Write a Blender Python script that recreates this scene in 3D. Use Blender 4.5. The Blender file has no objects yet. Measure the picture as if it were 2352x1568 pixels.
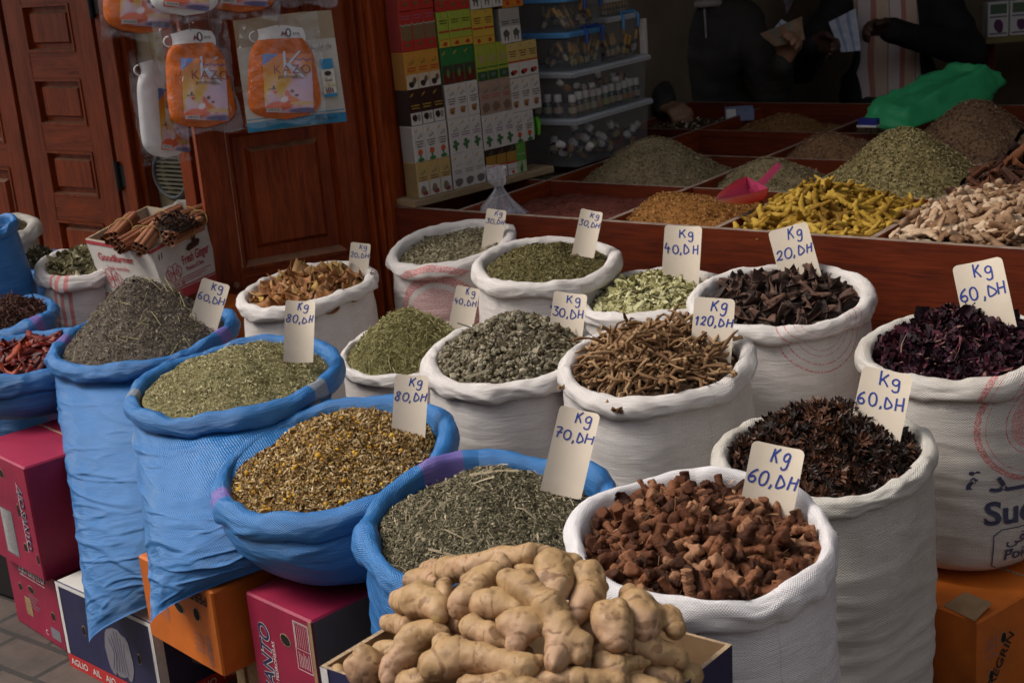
# Spice stall in a market street: open sacks of herbs and spices in front of a wooden counter.
import bpy, math, random
import numpy as np
from mathutils import Vector, Matrix

# ------------------------------------------------------------------ camera, sky, sun, exposure
SC = bpy.context.scene
COL = SC.collection
F, CX, CY, CAMZ = 3268.0, 1176.0, 784.0, 1.62        # focal length and centre in photo units (2352 wide)
_y, _p, _r = math.radians(37.0), math.radians(16.6), math.radians(-4.7)
FW = np.array([-math.sin(_y)*math.cos(_p), math.cos(_y)*math.cos(_p), -math.sin(_p)])
RT = np.cross(FW, [0, 0, 1.0]); RT /= np.linalg.norm(RT)
UP = np.cross(RT, FW)
RT, UP = RT*math.cos(_r)+UP*math.sin(_r), -RT*math.sin(_r)+UP*math.cos(_r)
CAM = np.array([0, 0, CAMZ])
cam = bpy.data.cameras.new('camera')
cam.lens = 36*F/2352; cam.sensor_width = 36; cam.clip_start = .05; cam.clip_end = 500
cam.dof.use_dof = True; cam.dof.focus_distance = 2.75; cam.dof.aperture_fstop = 10.0
camo = bpy.data.objects.new('camera', cam); COL.objects.link(camo)
camo.matrix_world = Matrix(((RT[0], UP[0], -FW[0], 0), (RT[1], UP[1], -FW[1], 0), (RT[2], UP[2], -FW[2], CAMZ), (0, 0, 0, 1)))
SC.camera = camo

SUN_EL, SUN_AZ = math.radians(52), math.radians(238)   # azimuth clockwise from +Y
world = bpy.data.worlds.new('World'); SC.world = world; world.use_nodes = True
wn = world.node_tree; wn.nodes.clear()
sky = wn.nodes.new('ShaderNodeTexSky'); sky.sky_type = 'NISHITA'; sky.sun_disc = False
sky.sun_elevation = SUN_EL; sky.sun_rotation = SUN_AZ; sky.dust_density = 4.0; sky.air_density = 1.0
hs = wn.nodes.new('ShaderNodeHueSaturation'); hs.inputs['Saturation'].default_value = .30   # overcast
bg = wn.nodes.new('ShaderNodeBackground'); bg.inputs[1].default_value = .12
wo = wn.nodes.new('ShaderNodeOutputWorld')
wn.links.new(sky.outputs[0], hs.inputs['Color']); wn.links.new(hs.outputs[0], bg.inputs[0]); wn.links.new(bg.outputs[0], wo.inputs[0])
sun = bpy.data.lights.new('sun', 'SUN'); sun.energy = 1.5; sun.angle = math.radians(22); sun.color = (1, .93, .84)
suno = bpy.data.objects.new('sun', sun); COL.objects.link(suno)
sd = Vector((math.sin(SUN_AZ)*math.cos(SUN_EL), math.cos(SUN_AZ)*math.cos(SUN_EL), math.sin(SUN_EL)))
suno.rotation_euler = sd.to_track_quat('Z', 'Y').to_euler()
SC.view_settings.view_transform = 'Standard'; SC.view_settings.look = 'None'
SC.view_settings.exposure = .5; SC.view_settings.gamma = 1.0

# ------------------------------------------------------------------ geometry helpers
def ray(x, y): return FW+RT*(x-CX)/F-UP*(y-CY)/F
def at(x, y, d): return CAM+d*ray(x, y)
def onz(x, y, z):
    q = ray(x, y); return CAM+q*((z-CAMZ)/q[2])
def ony(x, y, Y):
    q = ray(x, y); return CAM+q*(Y/q[1])
def depth(p): return float((np.asarray(p)-CAM)@FW)
def nrmz(v): v = np.asarray(v, float); return v/max(np.linalg.norm(v), 1e-9)

def sinnoise(P, freq, seed, octs=3, lac=2.0, gain=.5):
    """smooth pseudo-noise in [-1,1] from random sinusoids; P is (...,3)"""
    rs = np.random.RandomState(seed); P = np.asarray(P, float); out = np.zeros(P.shape[:-1]); a = 1.0; s = 0
    for o in range(octs):
        for k in range(4):
            d = rs.normal(size=3); d *= freq*(.6+.8*rs.rand())/np.linalg.norm(d)
            out += a*np.sin(P@d*6.283+rs.rand()*6.283)*.42
        s += a; a *= gain; freq *= lac
    return out/s

def tag(o, label=None, cat=None, group=None, kind=None):
    if label: o['label'] = label
    if cat: o['category'] = cat
    if group: o['group'] = group
    if kind: o['kind'] = kind
    return o

def empty(name, loc, label, cat, group=None, rz=0.0):
    o = bpy.data.objects.new(name, None); COL.objects.link(o); o.location = [float(c) for c in loc]; o.rotation_euler = (0, 0, rz)
    o.empty_display_size = .05
    return tag(o, label, cat, group)

def mesh_np(name, V, Fc, mats, fmat=None, smooth=True, uv=None, attrs=None, cols=None):
    """V (n,3), Fc (m,3|4) array or list of such arrays -> mesh data"""
    me = bpy.data.meshes.new(name)
    V = np.asarray(V, np.float32)
    if isinstance(Fc, np.ndarray): Fc = [Fc]
    Fc = [np.asarray(f, np.int32) for f in Fc if len(f)]
    loops = np.concatenate([f.ravel() for f in Fc]); tot = np.concatenate([np.full(len(f), f.shape[1], np.int32) for f in Fc])
    st = np.concatenate([[0], np.cumsum(tot)[:-1]]).astype(np.int32)
    me.vertices.add(len(V)); me.vertices.foreach_set('co', V.ravel())
    me.loops.add(len(loops)); me.loops.foreach_set('vertex_index', loops)
    me.polygons.add(len(tot)); me.polygons.foreach_set('loop_start', st)
    me.polygons.foreach_set('use_smooth', np.full(len(tot), bool(smooth)))
    for m in (mats if isinstance(mats, (list, tuple)) else [mats]): me.materials.append(m)
    if fmat is not None: me.polygons.foreach_set('material_index', np.asarray(fmat, np.int32))
    me.update(calc_edges=True)
    if uv is not None:
        l = me.uv_layers.new(name='UVMap'); l.data.foreach_set('uv', np.asarray(uv, np.float32)[loops].ravel())
    if attrs:
        for k, a in attrs.items():
            at_ = me.attributes.new(k, 'FLOAT', 'POINT'); at_.data.foreach_set('value', np.asarray(a, np.float32))
    if cols is not None:
        at_ = me.attributes.new('paint', 'FLOAT_COLOR', 'POINT'); c = np.ones((len(V), 4), np.float32); c[:, :3] = cols
        at_.data.foreach_set('color', c.ravel())
    return me

def put(name, me, parent=None, loc=(0, 0, 0), rot=None):
    o = bpy.data.objects.new(name, me); COL.objects.link(o); o.location = [float(c) for c in loc]
    if rot is not None: o.rotation_euler = rot
    if parent is not None: o.parent = parent
    return o

class MB:
    """collects faces of several shapes into one mesh"""
    def __init__(s): s.v = []; s.f = []; s.m = []; s.sm = []
    def add(s, V, Fs, m=0, smooth=False):
        b = len(s.v); s.v += [tuple(float(c) for c in p) for p in V]
        for f in Fs: s.f.append([b+i for i in f]); s.m.append(m); s.sm.append(smooth)
        return s
    def box(s, lo, hi, m=0, M=None, top=None, bev=0.0):
        x0, y0, z0 = lo; x1, y1, z1 = hi
        if bev > 0:
            b = bev; V = []; idx = {}
            for ix, (xa, sx) in enumerate(((x0, 1), (x1, -1))):
                for iy, (ya, sy) in enumerate(((y0, 1), (y1, -1))):
                    for iz, (za, sz) in enumerate(((z0, 1), (z1, -1))):
                        for ax in range(3):
                            p = [xa+sx*b, ya+sy*b, za+sz*b]; p[ax] = (xa, ya, za)[ax]
                            idx[ix, iy, iz, ax] = len(V); V.append(p)
            Fs = []; ms = []
            q = lambda *k: [idx[i] for i in k]
            Fs += [q((0,0,0,0),(0,0,1,0),(0,1,1,0),(0,1,0,0)), q((1,0,0,0),(1,1,0,0),(1,1,1,0),(1,0,1,0)),
                   q((0,0,0,1),(1,0,0,1),(1,0,1,1),(0,0,1,1)), q((0,1,0,1),(0,1,1,1),(1,1,1,1),(1,1,0,1)),
                   q((0,0,0,2),(0,1,0,2),(1,1,0,2),(1,0,0,2)), q((0,0,1,2),(1,0,1,2),(1,1,1,2),(0,1,1,2))]
            for a, bb, c in ((0, 1, 2), (1, 0, 2), (2, 0, 1)):   # edges along axis a join faces of axes bb and c
                for i in (0, 1):
                    for j in (0, 1):
                        k0 = [0, 0, 0]; k1 = [0, 0, 0]; k0[bb] = i; k0[c] = j; k1[bb] = i; k1[c] = j; k1[a] = 1
                        Fs.append(q((*k0, bb), (*k1, bb), (*k1, c), (*k0, c)))
            for i in (0, 1):
                for j in (0, 1):
                    for k in (0, 1): Fs.append(q((i, j, k, 0), (i, j, k, 1), (i, j, k, 2)))
        else:
            V = [(x0,y0,z0),(x1,y0,z0),(x1,y1,z0),(x0,y1,z0),(x0,y0,z1),(x1,y0,z1),(x1,y1,z1),(x0,y1,z1)]
            Fs = [(0,3,2,1),(0,1,5,4),(1,2,6,5),(2,3,7,6),(3,0,4,7),(4,5,6,7)]
        if M is not None: V = [M@Vector(p) for p in V]
        b0 = len(s.f); s.add(V, Fs, m)
        if top is not None:
            s.m[b0+5] = top
        return s
    def hexa(s, bot, topc, m=0):
        s.add(list(bot)+list(topc), [(0,3,2,1),(0,1,5,4),(1,2,6,5),(2,3,7,6),(3,0,4,7),(4,5,6,7)], m); return s
    def quad(s, a, b, c, d, m=0): s.add([a, b, c, d], [(0, 1, 2, 3)], m); return s
    def tube(s, pts, rad, n=8, m=0, cap=True, smooth=True):
        pts = [np.asarray(p, float) for p in pts]; rad = [rad]*len(pts) if np.isscalar(rad) else rad
        V = []; ref = np.array([.13, .21, .97])
        for i, p in enumerate(pts):
            t = nrmz(pts[min(i+1, len(pts)-1)]-pts[max(i-1, 0)])
            a = ref-t*(ref@t)
            if np.linalg.norm(a) < .1: a = np.array([1, 0, 0])-t*t[0]
            a = nrmz(a); ref = a; b = np.cross(t, a)
            V += [p+rad[i]*(a*math.cos(k*6.2832/n)+b*math.sin(k*6.2832/n)) for k in range(n)]
        Fs = [(i*n+k, i*n+(k+1) % n, (i+1)*n+(k+1) % n, (i+1)*n+k) for i in range(len(pts)-1) for k in range(n)]
        s.add(V, Fs, m, smooth)
        if cap: s.add(V[:n], [tuple(range(n))[::-1]], m); s.add(V[-n:], [tuple(range(n))], m)
        return s
    def lathe(s, prof, n=20, m=0, c=(0, 0, 0), smooth=True, cap=True):
        V = [(c[0]+r*math.cos(k*6.2832/n), c[1]+r*math.sin(k*6.2832/n), c[2]+z) for r, z in prof for k in range(n)]
        Fs = [(i*n+k, i*n+(k+1) % n, (i+1)*n+(k+1) % n, (i+1)*n+k) for i in range(len(prof)-1) for k in range(n)]
        s.add(V, Fs, m, smooth)
        if cap: s.add(V[:n], [tuple(range(n))[::-1]], m); s.add(V[-n:], [tuple(range(n))], m)
        return s
    def mesh(s, name, mats):
        me = bpy.data.meshes.new(name); me.from_pydata(s.v, [], s.f)
        for mm in (mats if isinstance(mats, (list, tuple)) else [mats]): me.materials.append(mm)
        me.polygons.foreach_set('material_index', np.array(s.m, np.int32)); me.polygons.foreach_set('use_smooth', np.array(s.sm, bool))
        me.update(); return me
    def build(s, name, mats, parent=None, loc=(0, 0, 0), rot=None): return put(name, s.mesh(name, mats), parent, loc, rot)

_fontcache = {}
def text_tris(txt, size=1.0, bold=0.0, align='LEFT', spacing=1.0, shear=0.0):
    """flat text as (V (n,2), faces); no bpy.ops"""
    key = (txt, bold, align, spacing, shear)
    if key not in _fontcache:
        cu = bpy.data.curves.new('t', 'FONT'); cu.body = txt; cu.size = 1; cu.offset = bold; cu.align_x = align
        cu.space_character = spacing; cu.shear = shear; cu.resolution_u = 4
        o = bpy.data.objects.new('t', cu); COL.objects.link(o)
        dg = bpy.context.evaluated_depsgraph_get(); me = bpy.data.meshes.new_from_object(o.evaluated_get(dg))
        me.calc_loop_triangles()
        V = np.array([v.co[:2] for v in me.vertices]).reshape(-1, 2)
        T = np.array([t.vertices[:] for t in me.loop_triangles]).reshape(-1, 3)
        bpy.data.objects.remove(o); bpy.data.curves.remove(cu); bpy.data.meshes.remove(me)
        _fontcache[key] = (V, T)
    V, T = _fontcache[key]; return V*size, T

def add_text(mb, txt, O, ux, uy, size, m=0, bold=0.0, align='LEFT', spacing=1.0, shear=0.0, sx=1.0):
    """text on a plane: origin O, unit directions ux (reading) and uy (up)"""
    V, T = text_tris(txt, size, bold, align, spacing, shear)
    O = np.asarray(O, float); ux = np.asarray(ux, float); uy = np.asarray(uy, float)
    mb.add([O+ux*x*sx+uy*y for x, y in V], [tuple(t) for t in T], m)

def ribbon(mb, pts, w, place, m=0):
    """flat stroke through 2D pts, width w, mapped by place(x, y) -> 3D"""
    pts = np.asarray(pts, float); L = []; R = []
    for i in range(len(pts)):
        t = nrmz(pts[min(i+1, len(pts)-1)]-pts[max(i-1, 0)]); n = np.array([-t[1], t[0]])*w/2
        L.append(pts[i]+n); R.append(pts[i]-n)
    V = [place(*p) for p in L]+[place(*p) for p in R]; k = len(pts)
    mb.add(V, [(i, i+1, k+i+1, k+i) for i in range(k-1)], m)

def fan(mb, c, rx, ry, place, m=0, n=10, rot=0.0, jit=0.0, rs=None):
    pts = []
    for k in range(n):
        a = k*6.2832/n; q = 1+(jit*(rs.rand()*2-1) if rs is not None else 0)
        x, y = rx*q*math.cos(a), ry*q*math.sin(a)
        pts.append(place(c[0]+x*math.cos(rot)-y*math.sin(rot), c[1]+x*math.sin(rot)+y*math.cos(rot)))
    mb.add(pts, [tuple(range(n))], m)

# ---- smooth solids: signed distance fields meshed by surface nets
def sd_caps(P, caps, k):
    """smooth union of rounded cones (p0, r0, p1, r1) at points P (n,3)"""
    acc = np.zeros(len(P), np.float32)
    for (a, ra, b, rb) in caps:
        a = np.asarray(a, np.float32); b = np.asarray(b, np.float32); ba = b-a; L2 = float(ba@ba)+1e-12
        t = np.clip(((P-a)@ba)/L2, 0, 1)
        d = np.sqrt((((P-a)-t[:, None]*ba)**2).sum(1))-(ra+(rb-ra)*t)
        acc += np.exp(-np.clip(d/k, -40, 40))
    return -k*np.log(acc+1e-18)

def surface_net(fn, lo, hi, h):
    lo = np.asarray(lo, float); n = np.ceil((np.asarray(hi)-lo)/h).astype(int)+1
    g = [lo[i]+np.arange(n[i])*h for i in range(3)]
    P = np.stack(np.meshgrid(*g, indexing='ij'), -1).reshape(-1, 3).astype(np.float32)
    D = fn(P).reshape(n)
    ins = D < 0; c = n-1
    cnt = np.zeros(c, int); acc = np.zeros((*c, 3)); ne = np.zeros(c)
    off = [(i, j, k) for i in (0, 1) for j in (0, 1) for k in (0, 1)]
    sl = lambda o: tuple(slice(o[i], o[i]+c[i]) for i in range(3))
    for o in off: cnt += ins[sl(o)]
    act = (cnt > 0) & (cnt < 8)
    for o in off:
        for ax in range(3):
            if o[ax] == 1: continue
            o2 = list(o); o2[ax] = 1; d0 = D[sl(o)]; d1 = D[sl(o2)]
            cr = (d0 < 0) != (d1 < 0); t = np.where(cr, d0/np.where(cr, d0-d1, 1), 0)
            for i in range(3): acc[..., i] += np.where(cr, (o[i] if i != ax else t), 0)
            ne += cr
    ids = -np.ones(c, int); ai = np.argwhere(act); ids[act] = np.arange(len(ai))
    V = lo+(ai+acc[act]/ne[act][:, None])*h
    Fs = []
    for ax in range(3):
        b, cc = (ax+1) % 3, (ax+2) % 3
        s0 = [slice(0, n[i]) for i in range(3)]; s1 = list(s0)
        s0[ax] = slice(0, n[ax]-1); s1[ax] = slice(1, n[ax])
        a0 = ins[tuple(s0)]; a1 = ins[tuple(s1)]
        e = np.argwhere(a0 != a1)
        e = e[(e[:, b] > 0) & (e[:, cc] > 0) & (e[:, b] < c[b]) & (e[:, cc] < c[cc])]
        if not len(e): continue
        up = a0[tuple(e.T)]
        def idx(db, dc):
            q = e.copy(); q[:, b] += db; q[:, cc] += dc; return ids[tuple(q.T)]
        q = np.stack([idx(-1, -1), idx(0, -1), idx(0, 0), idx(-1, 0)], 1)
        q[~up] = q[~up][:, ::-1]; Fs.append(q)
    return V, np.concatenate(Fs)

# ------------------------------------------------------------------ materials
def newmat(name):
    m = bpy.data.materials.new(name); m.use_nodes = True; nt = m.node_tree
    return m, nt, nt.nodes['Principled BSDF']
def nd(nt, t, ins=None, **kw):
    n = nt.nodes.new(t)
    for k, v in kw.items(): setattr(n, k, v)
    for k, v in (ins or {}).items():
        if isinstance(v, bpy.types.NodeSocket): nt.links.new(v, n.inputs[k])
        else: n.inputs[k].default_value = v
    return n
def ramp(nt, fac, stops, interp='LINEAR'):
    n = nt.nodes.new('ShaderNodeValToRGB'); n.color_ramp.interpolation = interp
    el = n.color_ramp.elements
    while len(el) < len(stops): el.new(.5)
    for e, (p, c) in zip(el, stops): e.position = p; e.color = (*c[:3], 1) if len(c) >= 3 else (c[0],)*3+(1,)
    nt.links.new(fac, n.inputs[0]); return n.outputs[0]
def bump(nt, bs, h, strength=.3, dist=.002, prev=None):
    b = nd(nt, 'ShaderNodeBump', {'Height': h, 'Strength': strength, 'Distance': dist})
    if prev is not None: nt.links.new(prev, b.inputs['Normal'])
    nt.links.new(b.outputs[0], bs.inputs['Normal']); return b.outputs[0]
def math_(nt, op, a, b=None, c=None, clamp=False):
    n = nd(nt, 'ShaderNodeMath', operation=op, use_clamp=clamp)
    for i, v in enumerate((a, b, c)):
        if v is None: continue
        if isinstance(v, bpy.types.NodeSocket): nt.links.new(v, n.inputs[i])
        else: n.inputs[i].default_value = v
    return n.outputs[0]
def mix(nt, f, a, b, mode='MIX'):
    n = nd(nt, 'ShaderNodeMix', data_type='RGBA', blend_type=mode)
    for i, v in ((0, f), (6, a), (7, b)):
        if isinstance(v, bpy.types.NodeSocket): nt.links.new(v, n.inputs[i])
        else: n.inputs[i].default_value = v if i == 0 else (*v[:3], 1)
    return n.outputs[2]
def coords(nt, scale=(1, 1, 1), kind='Object'):
    tc = nd(nt, 'ShaderNodeTexCoord'); mp = nd(nt, 'ShaderNodeMapping', {'Vector': tc.outputs[kind], 'Scale': scale}); return mp.outputs[0]
def noise(nt, vec, scale, detail=4, rough=.55, out=0, dist=0.0):
    return nd(nt, 'ShaderNodeTexNoise', {'Vector': vec, 'Scale': scale, 'Detail': detail, 'Roughness': rough, 'Distortion': dist}).outputs[out]

def plain(name, c, rough=.55, var=.25, scale=14, bmp=.15, bscale=60, spec=.4, dirt=None, sss=0):
    m, nt, bs = newmat(name); v = coords(nt)
    n = noise(nt, v, scale)
    lo = tuple(max(0, x*(1-var)) for x in c); hi = tuple(min(1, x*(1+var)) for x in c)
    col = ramp(nt, n, [(.3, lo), (.7, hi)])
    if dirt:
        d = noise(nt, v, scale*.45, 6, .65); col = mix(nt, ramp(nt, d, [(.52, (0, 0, 0)), (.72, (.6, .6, .6))]), col, dirt)
    nt.links.new(col, bs.inputs['Base Color']); bs.inputs['Roughness'].default_value = rough; bs.inputs['Specular IOR Level'].default_value = spec
    if bmp: bump(nt, bs, noise(nt, v, bscale, 3), bmp, .003)
    return m
def flat(name, c, rough=.6, spec=.3):
    m, nt, bs = newmat(name); bs.inputs['Base Color'].default_value = (*c, 1); bs.inputs['Roughness'].default_value = rough; bs.inputs['Specular IOR Level'].default_value = spec
    nt.links.new(mix(nt, .25, c, ramp(nt, noise(nt, coords(nt), 90, 2), [(.3, tuple(.75*x for x in c)), (.7, tuple(min(1, 1.2*x) for x in c))])), bs.inputs['Base Color'])
    return m
def bits(name, stops, rough=.75, spec=.2, attr='rnd', nscale=220):
    """colour per piece from a ramp over the mesh attribute rnd, or per object"""
    m, nt, bs = newmat(name)
    f = nd(nt, 'ShaderNodeObjectInfo').outputs['Random'] if attr == 'object' else nd(nt, 'ShaderNodeAttribute', attribute_name=attr).outputs['Fac']
    v = coords(nt); n = noise(nt, v, nscale, 3, .6)
    f2 = math_(nt, 'ADD', f, math_(nt, 'MULTIPLY', math_(nt, 'SUBTRACT', n, .5), .45))
    nt.links.new(ramp(nt, f2, stops), bs.inputs['Base Color'])
    bs.inputs['Roughness'].default_value = rough; bs.inputs['Specular IOR Level'].default_value = spec
    bump(nt, bs, n, .5, .0015)
    return m
def wood(name, dark, light, axis='Z', rough=.42, scale=9, worn=None):
    m, nt, bs = newmat(name); s = {'X': (.07, 1, 1), 'Y': (1, .07, 1), 'Z': (1, 1, .07)}[axis]
    v = coords(nt, s); n = noise(nt, v, scale*3, 6, .62, dist=1.2); g = noise(nt, v, scale*22, 3, .7)
    mid = tuple((a+b)/2 for a, b in zip(dark, light))
    col = ramp(nt, n, [(.28, dark), (.5, mid), (.72, light)])
    col = mix(nt, .35, col, ramp(nt, g, [(.35, tuple(x*.45 for x in dark)), (.65, light)]))
    vb = coords(nt, (1, 1, 1)); big = noise(nt, vb, 2.5, 3)
    col = mix(nt, .5, col, ramp(nt, big, [(.35, (.45, .45, .45)), (.65, (1, 1, 1))]), 'MULTIPLY')
    if worn: col = mix(nt, ramp(nt, noise(nt, vb, 30, 5, .7), [(.45, (0, 0, 0)), (.62, (1, 1, 1))]), col, worn)
    nt.links.new(col, bs.inputs['Base Color'])
    nt.links.new(ramp(nt, n, [(.3, (rough+.15,)), (.7, (rough-.08,))]), bs.inputs['Roughness'])
    bs.inputs['Specular IOR Level'].default_value = .22
    bump(nt, bs, g, .12, .002); return m
def film(name, c=(.9, .92, .95), alpha=.16, rough=.12, bscale=40):
    m, nt, bs = newmat(name); bs.inputs['Base Color'].default_value = (*c, 1); bs.inputs['Roughness'].default_value = rough
    bs.inputs['Specular IOR Level'].default_value = .8
    bump(nt, bs, noise(nt, coords(nt), bscale, 4, .6, dist=1.0), .6, .006)
    tr = nd(nt, 'ShaderNodeBsdfTransparent', {'Color': (.96, .965, .97, 1)})
    lw = nd(nt, 'ShaderNodeLayerWeight', {'Blend': .35}).outputs['Facing']; fac = math_(nt, 'MULTIPLY_ADD', lw, alpha*1.4, alpha*.55)
    if alpha < .1:
        gl = nd(nt, 'ShaderNodeBsdfGlossy', {'Color': (.9, .92, .95, 1), 'Roughness': rough}); nt.links.new(bs.inputs['Normal'].links[0].from_socket, gl.inputs['Normal']); bs = gl
    ms = nd(nt, 'ShaderNodeMixShader', {0: fac, 1: tr.outputs[0], 2: bs.outputs[0]})
    nt.links.new(ms.outputs[0], nt.nodes['Material Output'].inputs[0]); return m
def fabric(name, base, weave=.005, stripes=(), rings=(), dirt=(.35, .3, .25), dirtamt=.35, rough=.55, spec=.35, crease=1.0, wstr=.35, crumple=1.0):
    """woven polypropylene sack cloth. UV in metres: u round the sack, v down the sack.
    stripes: (u0, u1, colour, strength) woven vertical bands; rings: (u, v, r0, r1, colour) printed worn circles"""
    m, nt, bs = newmat(name)
    uvn = nd(nt, 'ShaderNodeUVMap', uv_map='UVMap').outputs[0]
    sep = nd(nt, 'ShaderNodeSeparateXYZ', {0: uvn}); U, Vv = sep.outputs[0], sep.outputs[1]
    k = 6.2832/weave
    wu = math_(nt, 'SINE', math_(nt, 'MULTIPLY', U, k)); wv = math_(nt, 'SINE', math_(nt, 'MULTIPLY', Vv, k*1.15))
    wave = math_(nt, 'MULTIPLY', wu, wv)
    mp = nd(nt, 'ShaderNodeMapping', {'Vector': uvn, 'Scale': (5, 110, 1)}).outputs[0]
    thread = noise(nt, mp, 5, 3, .65)
    mp2 = nd(nt, 'ShaderNodeMapping', {'Vector': uvn, 'Scale': (2.2, 13, 1)}).outputs[0]
    cre = noise(nt, mp2, 3.2, 4, .6, dist=.8)
    vo = nd(nt, 'ShaderNodeTexVoronoi', {'Vector': nd(nt, 'ShaderNodeMapping', {'Vector': uvn, 'Scale': (14, 24, 1)}).outputs[0], 'Scale': 1.3, 'Randomness': 1.0}, feature='F1').outputs['Distance']
    cre = math_(nt, 'ADD', cre, math_(nt, 'MULTIPLY', vo, .28*crumple))
    cloud = noise(nt, coords(nt), 7, 5, .6)
    lo = tuple(x*.66 for x in base); hi = tuple(min(1, x*1.14) for x in base)
    col = mix(nt, .5, ramp(nt, thread, [(.3, lo), (.7, hi)]), ramp(nt, math_(nt, 'MULTIPLY_ADD', wave, .5, .5), [(0, lo), (1, hi)]))
    col = mix(nt, math_(nt, 'MULTIPLY', ramp(nt, cloud, [(.5, (0,)), (.78, (1,))]), dirtamt), col, dirt)
    for (u0, u1, c, st) in stripes:
        ins_ = math_(nt, 'MULTIPLY', math_(nt, 'GREATER_THAN', U, u0), math_(nt, 'LESS_THAN', U, u1))
        brk = math_(nt, 'MULTIPLY_ADD', math_(nt, 'GREATER_THAN', wave, .1), .45, .55)
        col = mix(nt, math_(nt, 'MULTIPLY', math_(nt, 'MULTIPLY', ins_, brk), st), col, c)
    for (u, v, r0, r1, c) in rings:
        du = math_(nt, 'SUBTRACT', U, u); dv = math_(nt, 'SUBTRACT', Vv, v)
        rr = math_(nt, 'SQRT', math_(nt, 'ADD', math_(nt, 'MULTIPLY', du, du), math_(nt, 'MULTIPLY', dv, dv)))
        ins_ = math_(nt, 'MULTIPLY', math_(nt, 'GREATER_THAN', rr, r0), math_(nt, 'LESS_THAN', rr, r1))
        wear = math_(nt, 'GREATER_THAN', noise(nt, uvn, 260, 3, .7), .47)
        col = mix(nt, math_(nt, 'MULTIPLY', math_(nt, 'MULTIPLY', ins_, wear), .8), col, c)
    nt.links.new(col, bs.inputs['Base Color'])
    bs.inputs['Roughness'].default_value = rough; bs.inputs['Specular IOR Level'].default_value = spec
    h = math_(nt, 'ADD', math_(nt, 'MULTIPLY', wave, .5), thread)
    b1 = bump(nt, bs, h, wstr, .0024)
    bump(nt, bs, cre, .55*crease, .012, b1)
    return m
# ------------------------------------------------------------------ shared materials
W_DARK, W_LITE = (.10, .013, .003), (.40, .068, .010)
mwood_z = wood('varnished_wood_upright', W_DARK, W_LITE, 'Z')
mwood_x = wood('varnished_wood_across', W_DARK, W_LITE, 'X')
mwood_y = wood('varnished_wood_deep', W_DARK, W_LITE, 'Y')
mcounter = wood('counter_board', (.060, .010, .005), (.22, .040, .014), 'X', rough=.38, scale=7)
mworn = plain('worn_board_edge', (.23, .165, .13), .7, .35, 30, .2)
mrail = plain('dusty_lit_ledge', (.25, .12, .065), .6, .3, 20, .1)  # dust tone, also painted pale for light caught on ledges and upper bevels
mplank = wood('raw_plank', (.30, .20, .11), (.50, .36, .21), 'X', rough=.7)
mblack = flat('black_iron', (.012, .011, .011), .5)
mink = flat('blue_ink', (.022, .045, .25), .5)
mcard = plain('price_card', (.66, .56, .44), .6, .07, 9, .08, 30, dirt=(.40, .30, .19))
mwhite_ink = flat('white_print', (.72, .70, .68)); mred_ink = flat('red_print', (.50, .035, .035)); mnavy_ink = flat('navy_print', (.025, .028, .09))
mgrey_ink = flat('grey_print', (.20, .19, .22)); mblk_ink = flat('black_print', (.02, .018, .016))
mcorr = plain('brown_cardboard', (.30, .185, .095), .8, .15, 30, .2, dirt=(.2, .11, .05))
mcorr_edge = plain('corrugated_edge', (.36, .25, .15), .85, .45, 160, .3)
mhole = flat('hole_dark', (.012, .010, .008), .9)
mpink = plain('pink_carton', (.28, .013, .048), .5, .20, 9, .35, 14, dirt=(.16, .025, .035))
morange = plain('orange_carton', (.56, .135, .014), .55, .18, 9, .35, 14, dirt=(.27, .075, .018))
mnavy = plain('navy_carton', (.024, .025, .078), .5, .25, 9, .3, 14, dirt=(.05, .045, .07))
mwhitebox = plain('white_carton', (.58, .54, .50), .55, .08, 8, .12, 20, dirt=(.36, .28, .2))
mfilm = film('clear_film', alpha=.075); mtub = film('clear_tub', (.50, .53, .56), .17, .15, 6)

PURPLE = (.26, .10, .38); BEIGE = (.42, .36, .26)
BLUE = (.026, .172, .46)
WHITE = (.70, .645, .61)
RED = (.55, .09, .09)

# ------------------------------------------------------------------ pieces scattered over a heap
TMPL = {
 'leaf': (np.array([(-.5, 0, 0), (-.18, .5, .3), (-.18, -.5, .2), (.2, .42, .3), (.2, -.42, .35), (.5, 0, -.1)]), np.array([(0, 2, 1), (1, 2, 4), (1, 4, 3), (3, 4, 5)])),
 'stick': (np.array([(-.5, .5, -.3), (-.5, -.5, -.3), (-.5, 0, .5), (.05, .6, .0), (.05, -.4, .0), (.05, .1, .9), (.5, .5, -.5), (.5, -.5, -.5), (.5, 0, .3)]),
           np.array([(0, 1, 4), (0, 4, 3), (1, 2, 5), (1, 5, 4), (2, 0, 3), (2, 3, 5), (3, 4, 7), (3, 7, 6), (4, 5, 8), (4, 8, 7), (5, 3, 6), (5, 6, 8), (2, 1, 0), (6, 7, 8)])),
 'chunk': (np.array([(.5, .1, 0), (-.5, -.05, .1), (.1, .5, -.1), (-.1, -.5, 0), (.05, 0, .5), (0, .1, -.5)]),
           np.array([(0, 2, 4), (2, 1, 4), (1, 3, 4), (3, 0, 4), (2, 0, 5), (1, 2, 5), (3, 1, 5), (0, 3, 5)])),
}
_t = (1+5**.5)/2
_iv = np.array([(-1, _t, 0), (1, _t, 0), (-1, -_t, 0), (1, -_t, 0), (0, -1, _t), (0, 1, _t), (0, -1, -_t), (0, 1, -_t), (_t, 0, -1), (_t, 0, 1), (-_t, 0, -1), (-_t, 0, 1)])*.5/1.9
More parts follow.
